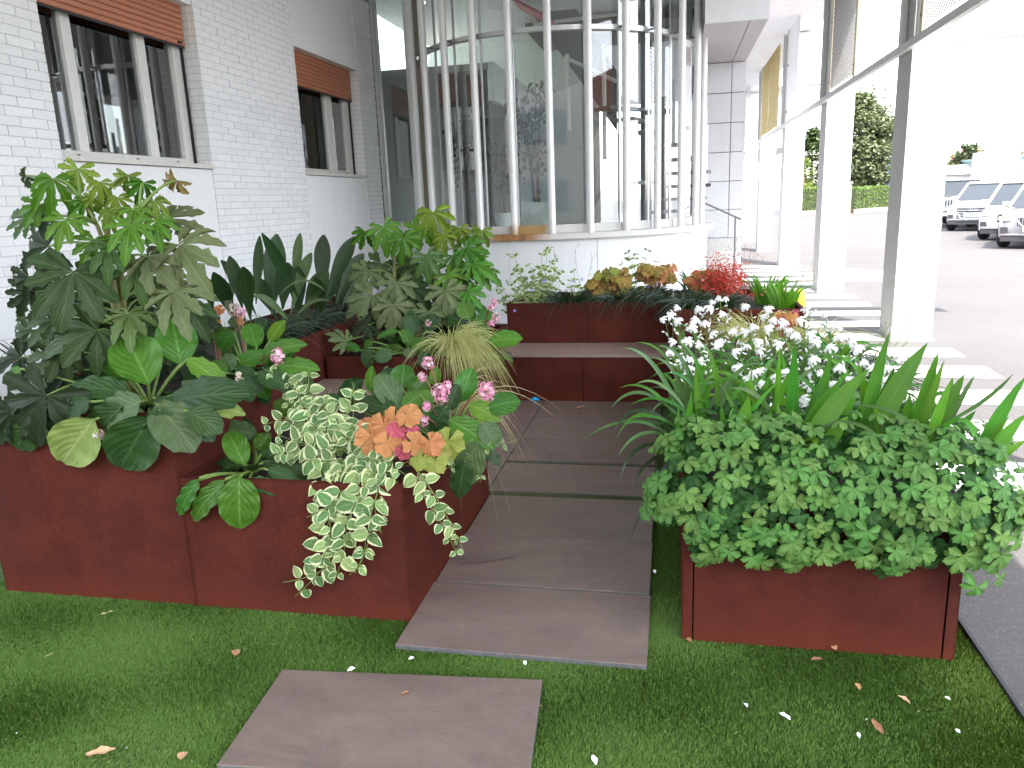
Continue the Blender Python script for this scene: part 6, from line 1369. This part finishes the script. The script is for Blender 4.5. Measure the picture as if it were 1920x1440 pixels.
# --- cranesbill mound on the right planter
r = thing('cranesbill', 'dense mound of small lobed green leaves overflowing the right planter', 'cranesbill', (.5, 2.75, ZL-.05)); rnd = random.Random(21); st = MB()
prof_ = [V3((0, 2.510, .285)), V3((0, 2.44, .41)), V3((0, 2.42, .54)), V3((0, 2.47, .65)), V3((0, 2.60, .73)), V3((0, 2.80, .765)), V3((0, 3.05, .77))]
def mound(x, s):
    k = min(len(prof_)-2, int(s*(len(prof_)-1))); f = s*(len(prof_)-1)-k; p = prof_[k].lerp(prof_[k+1], f); t = (prof_[k+1]-prof_[k]).normalized(); n = V3((0, -t.z, t.y))
    if n.dot(V3((0, -1, .3))) < 0: n = -n
    e = 0.
    xl_, xr_ = -.06, 1.12
    if x < xl_+.16: e = (xl_+.16-x)/.16; n = (n+V3((-1.3*e, 0, 0))).normalized()
    if x > xr_-.22: e = (x-(xr_-.22))/.22; n = (n+V3((1.3*e, 0, 0))).normalized()
    p = V3((x, p.y+.15*e*e, p.z-(.10*e*e if s > .35 else -.03*e)))
    return p, n
stuff = MB(); cand = []
low = lambda x: .04+.16*(.5+.5*sin(x*11+.6))*(.5+.5*sin(x*23+2)) + (.12 if x < .04 else 0)
while len(cand) < 300:
    x = rnd.uniform(-.08, 1.14); s = rnd.uniform(0, .82)
    if s < low(x): continue
    p, n = mound(x, s); cand.append((p, n))
for i, (p, n) in enumerate(cand):
    p = p+n*rnd.uniform(-.015, .04); nn = (n+V3((rnd.uniform(-.35, .35), rnd.uniform(-.35, .25), .25+rnd.uniform(-.2, .5)))).normalized(); d = V3((rnd.uniform(-.9, .9), -.35, -1)); d = (d-nn*d.dot(nn)).normalized(); ln = rnd.uniform(.034, .052)
    put_leaf(r, GER[i % 3], p, p+d*ln, nn, 1.)
    if i % 3 == 0: st.tube([p-n*.08+V3((0, .05, .0)), p-nn*.003], .0016, 4)
st.build('stems', M['stem'], r)
def bake(dst, me, mtx):
    vs = [mtx @ v.co for v in me.vertices]; uvl = me.uv_layers[0].data; uv = [(0, 0)]*len(vs)
    fs = []
    for pl_ in me.polygons:
        fs.append(tuple(pl_.vertices))
        for li in pl_.loop_indices: uv[me.loops[li].vertex_index] = tuple(uvl[li].uv)
    dst.add(vs, fs, uv)
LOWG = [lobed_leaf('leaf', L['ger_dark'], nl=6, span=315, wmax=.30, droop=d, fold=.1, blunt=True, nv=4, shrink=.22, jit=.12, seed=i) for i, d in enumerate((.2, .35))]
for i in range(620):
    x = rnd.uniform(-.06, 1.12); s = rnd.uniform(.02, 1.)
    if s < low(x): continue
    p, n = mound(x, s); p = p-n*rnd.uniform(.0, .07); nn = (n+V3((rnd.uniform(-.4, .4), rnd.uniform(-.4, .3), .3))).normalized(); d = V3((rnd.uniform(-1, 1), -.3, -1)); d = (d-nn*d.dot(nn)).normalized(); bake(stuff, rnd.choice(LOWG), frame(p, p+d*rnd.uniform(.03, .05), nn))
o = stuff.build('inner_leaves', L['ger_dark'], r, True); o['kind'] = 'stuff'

# --- irises: tall swords in front, crested white ones behind
r = thing('iris_clump', 'tall bright green sword leaves rising behind the cranesbill mound', 'iris', (.5, 2.95, ZL-.05)); rnd = random.Random(31)
def sword(bpx, tpx, w, Y, dY=0., key='iris', bow=0.):
    B, T_ = PY(bpx[0], bpx[1]+14, Y), PY(tpx[0], tpx[1], Y+dY); md = (B+T_)/2+V3((bow, 0, .03)); mb = MB(); fc = (EYE-T_).normalized()+V3((rnd.uniform(-.5, .5), 0, .1)); blade(mb, bez(B, md, T_, 9), w/2*Y/FPX, fc, p_sword, 2, .25); mb.build('blade', L[key], r, True)
for bpx, tpx, w, Y, key, bow in (((1286, 870), (1297, 733), 17, 2.75, 'iris', 0), ((1278, 860), (1272, 760), 12, 2.8, 'iris_dark', -.01), ((1358, 860), (1404, 742), 30, 2.78, 'iris', .03), ((1362, 855), (1352, 760), 14, 2.85, 'iris_dark', 0), ((1440, 850), (1430, 745), 12, 2.95, 'iris_dark', 0), ((1484, 830), (1491, 642), 22, 2.9, 'iris_dark', 0), ((1500, 865), (1632, 690), 38, 2.75, 'iris', -.04), ((1498, 850), (1580, 712), 34, 2.8, 'iris_dark', -.03),
    ((1510, 840), (1545, 700), 26, 2.9, 'iris_dark', 0), ((1478, 850), (1460, 700), 18, 3.0, 'iris', -.01), ((1611, 838), (1668, 622), 23, 2.85, 'iris_dark', -.01), ((1627, 836), (1740, 642), 40, 2.80, 'iris_dark', -.02), ((1690, 838), (1706, 740), 20, 2.85, 'iris', 0), ((1705, 838), (1760, 658), 22, 2.82, 'iris', 0), ((1712, 840), (1771, 674), 16, 2.80, 'iris', 0), ((1730, 845), (1784, 711), 20, 2.75, 'iris', 0), ((1742, 835), (1809, 700), 26, 2.8, 'iris_dark', 0),
    ((1818, 880), (1925, 704), 24, 2.72, 'iris', -.01), ((1828, 870), (1892, 780), 13, 2.70, 'iris', 0), ((1840, 868), (1924, 776), 22, 2.66, 'iris', .0), ((1830, 890), (1926, 824), 16, 2.64, 'iris', .0), ((1462, 900), (1498, 822), 12, 2.6, 'iris', 0), ((1738, 850), (1752, 796), 12, 2.68, 'iris', 0), ((1400, 850), (1390, 700), 16, 3.0, 'iris_dark', 0), ((1455, 840), (1462, 650), 14, 3.1, 'iris', 0), ((1520, 830), (1560, 660), 20, 3.0, 'iris_dark', 0), ((1600, 830), (1640, 700), 20, 2.95, 'iris', 0), ((1660, 840), (1640, 760), 18, 2.8, 'iris', 0), ((1330, 850), (1316, 760), 14, 2.9, 'iris', 0), ((1560, 840), (1600, 740), 24, 2.85, 'iris', 0), ((1770, 840), (1830, 770), 16, 2.8, 'iris_dark', 0), ((1420, 860), (1445, 770), 22, 2.8, 'iris', .02), ((1535, 850), (1590, 780), 26, 2.72, 'iris', .0), ((1390, 850), (1410, 690), 14, 3.1, 'iris', 0)):
    sword(bpx, tpx, w, Y, 0., key, bow)
for k in range(34):
    px = rnd.uniform(1270, 1800); py = rnd.uniform(800, 850); Y = rnd.uniform(2.85, 3.15); sword((px, py), (px+rnd.gauss(18, 40), py-rnd.uniform(70, 150)), rnd.uniform(9, 16), Y, rnd.uniform(-.08, .08), rnd.choice(['iris', 'iris_dark', 'jap']), rnd.uniform(-.03, .03))
def arch(bpx, mpx, tpx, w, Y, dY, key='jap', root=None):
    w = w*.8; mb = MB(); blade(mb, bez(PY(bpx[0], bpx[1], Y), PY(mpx[0], mpx[1], Y+dY*.5), PY(tpx[0], tpx[1], Y+dY), 12), w/2*Y/FPX, V3((rnd.uniform(-.2, .2), -.7, .8)), p_sword, 2, .2); mb.build('blade', L[key], root or r, True)
for a in (((1362, 860), (1372, 790), (1352, 820), 14), ((1410, 840), (1430, 790), (1436, 910), 12), ((1505, 830), (1540, 800), (1546, 890), 14), ((1545, 800), (1620, 770), (1668, 850), 10), ((1610, 760), (1680, 760), (1728, 810), 8), ((1770, 800), (1830, 760), (1830, 850), 16), ((1560, 900), (1600, 890), (1630, 902), 14), ((1440, 850), (1480, 800), (1500, 860), 18), ((1780, 790), (1860, 750), (1900, 700), 10), ((1480, 860), (1440, 820), (1470, 880), 16), ((1300, 860), (1330, 800), (1335, 860), 14)): arch(*a, 2.72, -.14, rnd.choice(['jap', 'iris', 'jap']))
r2 = thing('crested_iris', 'crested irises with many frilly white flowers and arching leaves', 'iris', (.35, 3.4, ZL-.05))
for a in (((1285, 800), (1230, 650), (1167, 652), 13), ((1280, 800), (1220, 700), (1161, 728), 9), ((1290, 800), (1200, 690), (1143, 768), 11), ((1280, 810), (1180, 760), (1090, 826), 10), ((1275, 815), (1190, 720), (1146, 818), 10), ((1275, 820), (1200, 730), (1155, 823), 9), ((1275, 830), (1200, 780), (1157, 858), 10), ((1270, 840), (1180, 810), (1162, 903), 11), ((1265, 850), (1210, 850), (1186, 912), 10), ((1300, 790), (1240, 690), (1190, 722), 10), ((1320, 800), (1290, 640), (1232, 650), 13), ((1330, 800), (1320, 660), (1270, 640), 12),
    ((1270, 850), (1220, 900), (1182, 1015), 12), ((1265, 860), (1215, 930), (1205, 990), 9), ((1340, 800), (1380, 650), (1440, 690), 12), ((1310, 800), (1250, 720), (1180, 760), 10), ((1290, 820), (1230, 760), (1170, 790), 9), ((1295, 790), (1270, 660), (1215, 672), 12), ((1300, 800), (1330, 680), (1400, 720), 12), ((1280, 840), (1210, 770), (1165, 800), 9), ((1330, 790), (1300, 690), (1245, 700), 12), ((1345, 790), (1350, 660), (1310, 640), 12)):
    arch(*a, 2.98, -.12, 'mondo' if a[2][1] > 800 and rnd.random() < .6 else rnd.choice(['jap', 'jap', 'iris_dark']), r2)
for k in range(190):
    px = rnd.uniform(1260, 1720); Y = rnd.uniform(2.85, 4.6); B = PY(px, 700, Y); B = V3((min(.9, max(.06, B.x)), Y, ZL-.05)); a = rnd.uniform(0, 6.28); l_ = rnd.uniform(.28, .46); T_ = B+V3((cos(a)*l_*.55, sin(a)*l_*.4, l_*rnd.uniform(.35, .85))); md = B+V3((cos(a)*l_*.12, sin(a)*l_*.1, l_*.85)); mb = MB(); blade(mb, bez(B, md, T_, 9), rnd.uniform(.007, .012), V3((rnd.uniform(-.4, .4), -1, .5)), p_sword, 2, .2); mb.build('blade', L[rnd.choice(['jap', 'iris_dark', 'iris'])], r2, True)
def frilly(seed):
    rr = random.Random(seed); mb = MB()
    for k in range(6):
        a = k*pi/3; big = k % 2 == 0; ln, wd = (.030, .0082) if big else (.025, .0048); vs = []; uv = []
        for j in range(5):
            v = j/4
            for i in range(5):
                u = -1+i*.5; y = ln*v+(.003*sin(i*2.7+j) if v > .5 else 0); x = u*wd*(.25+.95*sin(min(1, v*1.1)*pi*.62))*(1-.25*max(0, v-.8)*5)
                z = .003+.020*v-.034*v*v+.006*sin(i*3.1+j*2+k)*v
                vs.append((x*cos(a)+y*sin(a), -x*sin(a)+y*cos(a), z)); uv.append((i/4, v))
        mb.cur = 0; mb.add(vs, [(j*5+i, j*5+i+1, (j+1)*5+i+1, (j+1)*5+i) for j in range(4) for i in range(4)], uv)
        if big:
            mb.cur = 1; q = V3((sin(a), cos(a), 0)); s = V3((cos(a), -sin(a), 0)); mb.add([q*.010-s*.0016+V3((0, 0, .0105)), q*.010+s*.0016+V3((0, 0, .0105)), q*.017+V3((0, 0, .0105))], [(0, 1, 2)])
    mb.cur = 2; mb.tube([(0, 0, -.03), (0, 0, .004)], .0022, 5); mb.cur = 0
    return mb.mesh('flower', [M['petal_white'], M['yellow'], M['stem']], True)
FR = [frilly(i) for i in range(4)]
bud = MB(); bud.lathe([(0, -.012), (.0035, -.006), (.0055, .006), (.003, .016), (0, .02)], 8); BUD = bud.mesh('bud', M['petal_white'], True)
pts = [(1243, 598), (1270, 577), (1336, 566), (1346, 560), (1331, 578), (1355, 588), (1310, 580), (1304, 600), (1298, 614), (1336, 626), (1262, 640), (1258, 660), (1300, 674), (1313, 676), (1396, 575), (1360, 560), (1322, 606), (1376, 622), (1398, 622), (1440, 615), (1422, 640), (1470, 605), (1478, 620), (1494, 630), (1520, 626), (1545, 590), (1530, 640), (1556, 651), (1572, 612), (1574, 632), (1608, 653), (1424, 655), (1460, 645), (1400, 650), (1450, 600), (1500, 600), (1518, 695), (1540, 700), (1575, 690), (1412, 700), (1425, 695), (1455, 706), (1475, 715), (1480, 700), (1518, 722), (1506, 750), (1402, 712), (1663, 690), (1655, 712), (1690, 670), (1670, 660), (1640, 690), (1430, 720), (1436, 760), (1490, 680), (1385, 690), (1620, 680), (1700, 690), (1598, 640), (1350, 640), (1510, 580), (1440, 580), (1600, 715), (1682, 752), (1560, 720)]
for k in range(14): pts.append((rnd.gauss(1440, 120), rnd.uniform(555, 700)))
pts = [q for q in pts if 1236 < q[0] < 1710 and q[1] > 556+max(0, q[0]-1560)*.45]
st = MB()
for (px, py) in pts:
    Y = 4.25-(py-560)/190*1.15+rnd.uniform(-.15, .15)
    if px > 1620: Y = min(Y, 3.4)
    c = PY(px, py, Y); n = (EYE-c).normalized()*.7+V3((rnd.uniform(-.5, .5), rnd.uniform(-.3, .3), .45)); n.normalize(); d = n.orthogonal().normalized(); d = (d*cos(1.1*px)+n.cross(d)*sin(1.1*px)); s = rnd.uniform(.68, 1.05)
    link('flower', rnd.choice(FR), r2, frame(c, c+d*s, n))
    B = V3((max(.08, min(.88, c.x+rnd.uniform(-.1, .1))), min(5.2, c.y+rnd.uniform(.05, .2)), ZL-.05)); q = bez(B, (B+c)/2+V3((rnd.uniform(-.04, .04), 0, .12)), c-n*.03, 8); st.tube(q, .0024, 5, .0015)
    for s_ in q[3:8]:
        e = V3((rnd.uniform(-1, 1), rnd.uniform(-1, .3), rnd.uniform(.2, 1))).normalized(); st.tube([s_, s_+e*.035], .0016, 4); link('bud', BUD, r2, frame(s_+e*.035, s_+e*.035+e.orthogonal().normalized()*rnd.uniform(.7, 1.), e))
st.build('stems', M['stem'], r2, True)
q = PY(1497, 580, 7.6); yb = thing('bollard', 'round topped yellow bollard beyond the white irises', 'bollard', (q.x, 7.6, -.03)); mb = MB(); zt = PY(1497, 541, 7.6).z; mb.lathe([(.055, -.03), (.062, zt-.14), (.06, zt-.07), (.045, zt-.025), (.02, zt-.003), (0, zt)], 16, Matrix.Translation((q.x, 7.6, 0))); mb.build('post', simple('yellow_plastic', (.72, .66, .04), .4), yb, True)

# ------------------------------------------------------------------ small litter
def flake(name, label, cat, px, py, size, mat, group=None, curl=.35, asp_=.5, rot=0., z=.0, seed=0):
    me = grid_leaf(name, mat, (lambda v: asp_*.5*(sin(pi*min(1, v*.96+.02))**.7)), 4, 6, cup=curl, droop=-curl*.3, wave=.05, wn=2, ph=seed)
    c = PZ(px, py, z); o = link(name, me, None, Matrix.Translation(c) @ Matrix.Rotation(rot, 4, 'Z') @ Euler((rnd.uniform(-.2, .25), rnd.uniform(-.3, .3), 0)).to_matrix().to_4x4() @ Matrix.Diagonal((size, size, size, 1)))
    return props(o, label, cat, group)
dry = simple('dry_leaf', (.40, .22, .10), .8, 0, .3, 90); dry2 = simple('brown_leaf', (.26, .12, .06), .8, 0, .3, 90); pet = simple('fallen_petal', (.82, .84, .86), .5, 0, .05, 60); tan = simple('tan_leaf', (.50, .31, .17), .8, 0, .25, 90); straw = simple('straw', (.52, .44, .20), .8)
for i, (nm, lb, px, py, sz, mt, a_, ro) in enumerate((
    ('dry_leaf', 'crumpled brown leaf on the grass above the stepping slab', 441, 1231, .038, dry, .8, .4), ('dry_leaf', 'long tan leaf on the grass at the bottom left', 160, 1416, .085, tan, .35, -1.2), ('dry_leaf', 'small folded tan leaf near the bottom edge left of the slab', 338, 1425, .034, tan, .9, .2), ('dry_leaf', 'brown curled leaf on the grass before the right planter', 1520, 1238, .042, dry2, .5, -1.3),
    ('dry_leaf', 'orange brown scrap on the grass below the right planter', 1612, 1293, .026, dry, .8, .5), ('dry_leaf', 'curled beige leaf on the grass right of the orange scrap', 1706, 1319, .036, tan, .6, 1.), ('dry_leaf', 'shrivelled pinkish brown leaf low at the right', 1656, 1376, .05, dry2, .4, .4), ('dry_leaf', 'brown scrap against the foot of the right planter', 1568, 1219, .024, dry, .9, .3), ('dry_leaf', 'brown scrap at the left foot of the right planter', 1296, 1204, .022, dry2, .9, .9), ('dry_leaf', 'tiny pair of brown scraps by the planter foot', 1346, 1192, .026, dry2, .8, 1.5),
    ('straw', 'yellow straw bit on the grass under the tall planter', 184, 1153, .055, straw, .1, -1.0), ('straw', 'pale straw bit on the grass at the left', 84, 1232, .03, straw, .25, -.6), ('bark_flake', 'pinkish flake on the slab before the bench', 1080, 766, .075, tan, .35, -1.5), ('twig_bit', 'small grey brown twig bit on the stepping slab', 750, 1302, .034, dry2, .35, -1.), ('petal', 'white petal standing at the back edge of the stepping slab', 651, 1258, .030, pet, .6, -1.3), ('petal', 'white petal between the stepping slab and the path', 766, 1236, .022, pet, .6, -1.4),
    ('petal', 'large white petal on the right grass', 1482, 1350, .040, pet, .55, 1.), ('petal', 'small white petal left of the large one', 1401, 1326, .022, pet, .6, 0.3), ('petal', 'white petal cut by the bottom edge', 1117, 1434, .030, pet, .6, .5), ('petal', 'bluish white petal low on the right grass', 1612, 1384, .022, pet, .5, 0), ('petal', 'cream petal curled on the nearest path slab', 974, 1122, .026, pet, .5, .2), ('petal', 'white bit below the front edge of the nearest path slab', 986, 1247, .02, pet, .6, .4), ('petal', 'white bit on the grass in the shade of the right planter', 1228, 1075, .022, pet, .7, .2), ('petal', 'cream bit on the far bench floor', 1062, 750, .03, pet, .6, .2), ('petal', 'pale flake at the foot of the bench beside the sedge', 978, 748, .05, tan, .4, -1.4), ('petal', 'white petal at the far right grass', 1800, 1375, .018, pet, .6, .3), ('petal', 'pale petal beside the lawn edging', 1782, 1312, .016, pet, .6, .9))):
    flake(nm, lb, {'dry_leaf': 'dry leaf', 'bark_flake': 'bark flake', 'twig_bit': 'twig'}.get(nm, nm), px, py, sz, mt, None, .3, a_, ro, .004 if nm in ('bark_flake', 'twig_bit') else -.004, i)
for k in range(8): flake('petal_bit', 'tiny pale petal bit lying in the grass', 'petal bit', rnd.choice([rnd.uniform(20, 1150), rnd.uniform(1230, 1850)]), rnd.uniform(1225, 1430), rnd.uniform(.005, .009), rnd.choice([pet, straw, pet]), 'tiny petal bits in the grass', .2, .6, rnd.uniform(0, 6), -.006, k)
c = PZ(1003, 750, .006); wrp = thing('wrapper', 'small crumpled bright blue wrapper at the foot of the bench', 'wrapper', tuple(c)); mb = MB(); vs = []; nx, ny = 7, 5
for j in range(ny+1):
    for i in range(nx+1): vs.append((c.x-.035+.07*i/nx, c.y-.02+.045*j/ny, .004+.022*sin(pi*i/nx)*sin(pi*j/ny)+rnd.uniform(0, .009)))
mb.add(vs, [(j*(nx+1)+i, j*(nx+1)+i+1, (j+1)*(nx+1)+i+1, (j+1)*(nx+1)+i) for j in range(ny) for i in range(nx)]); mb.build('film', simple('blue_film', (.01, .32, .70), .25, .1), wrp)
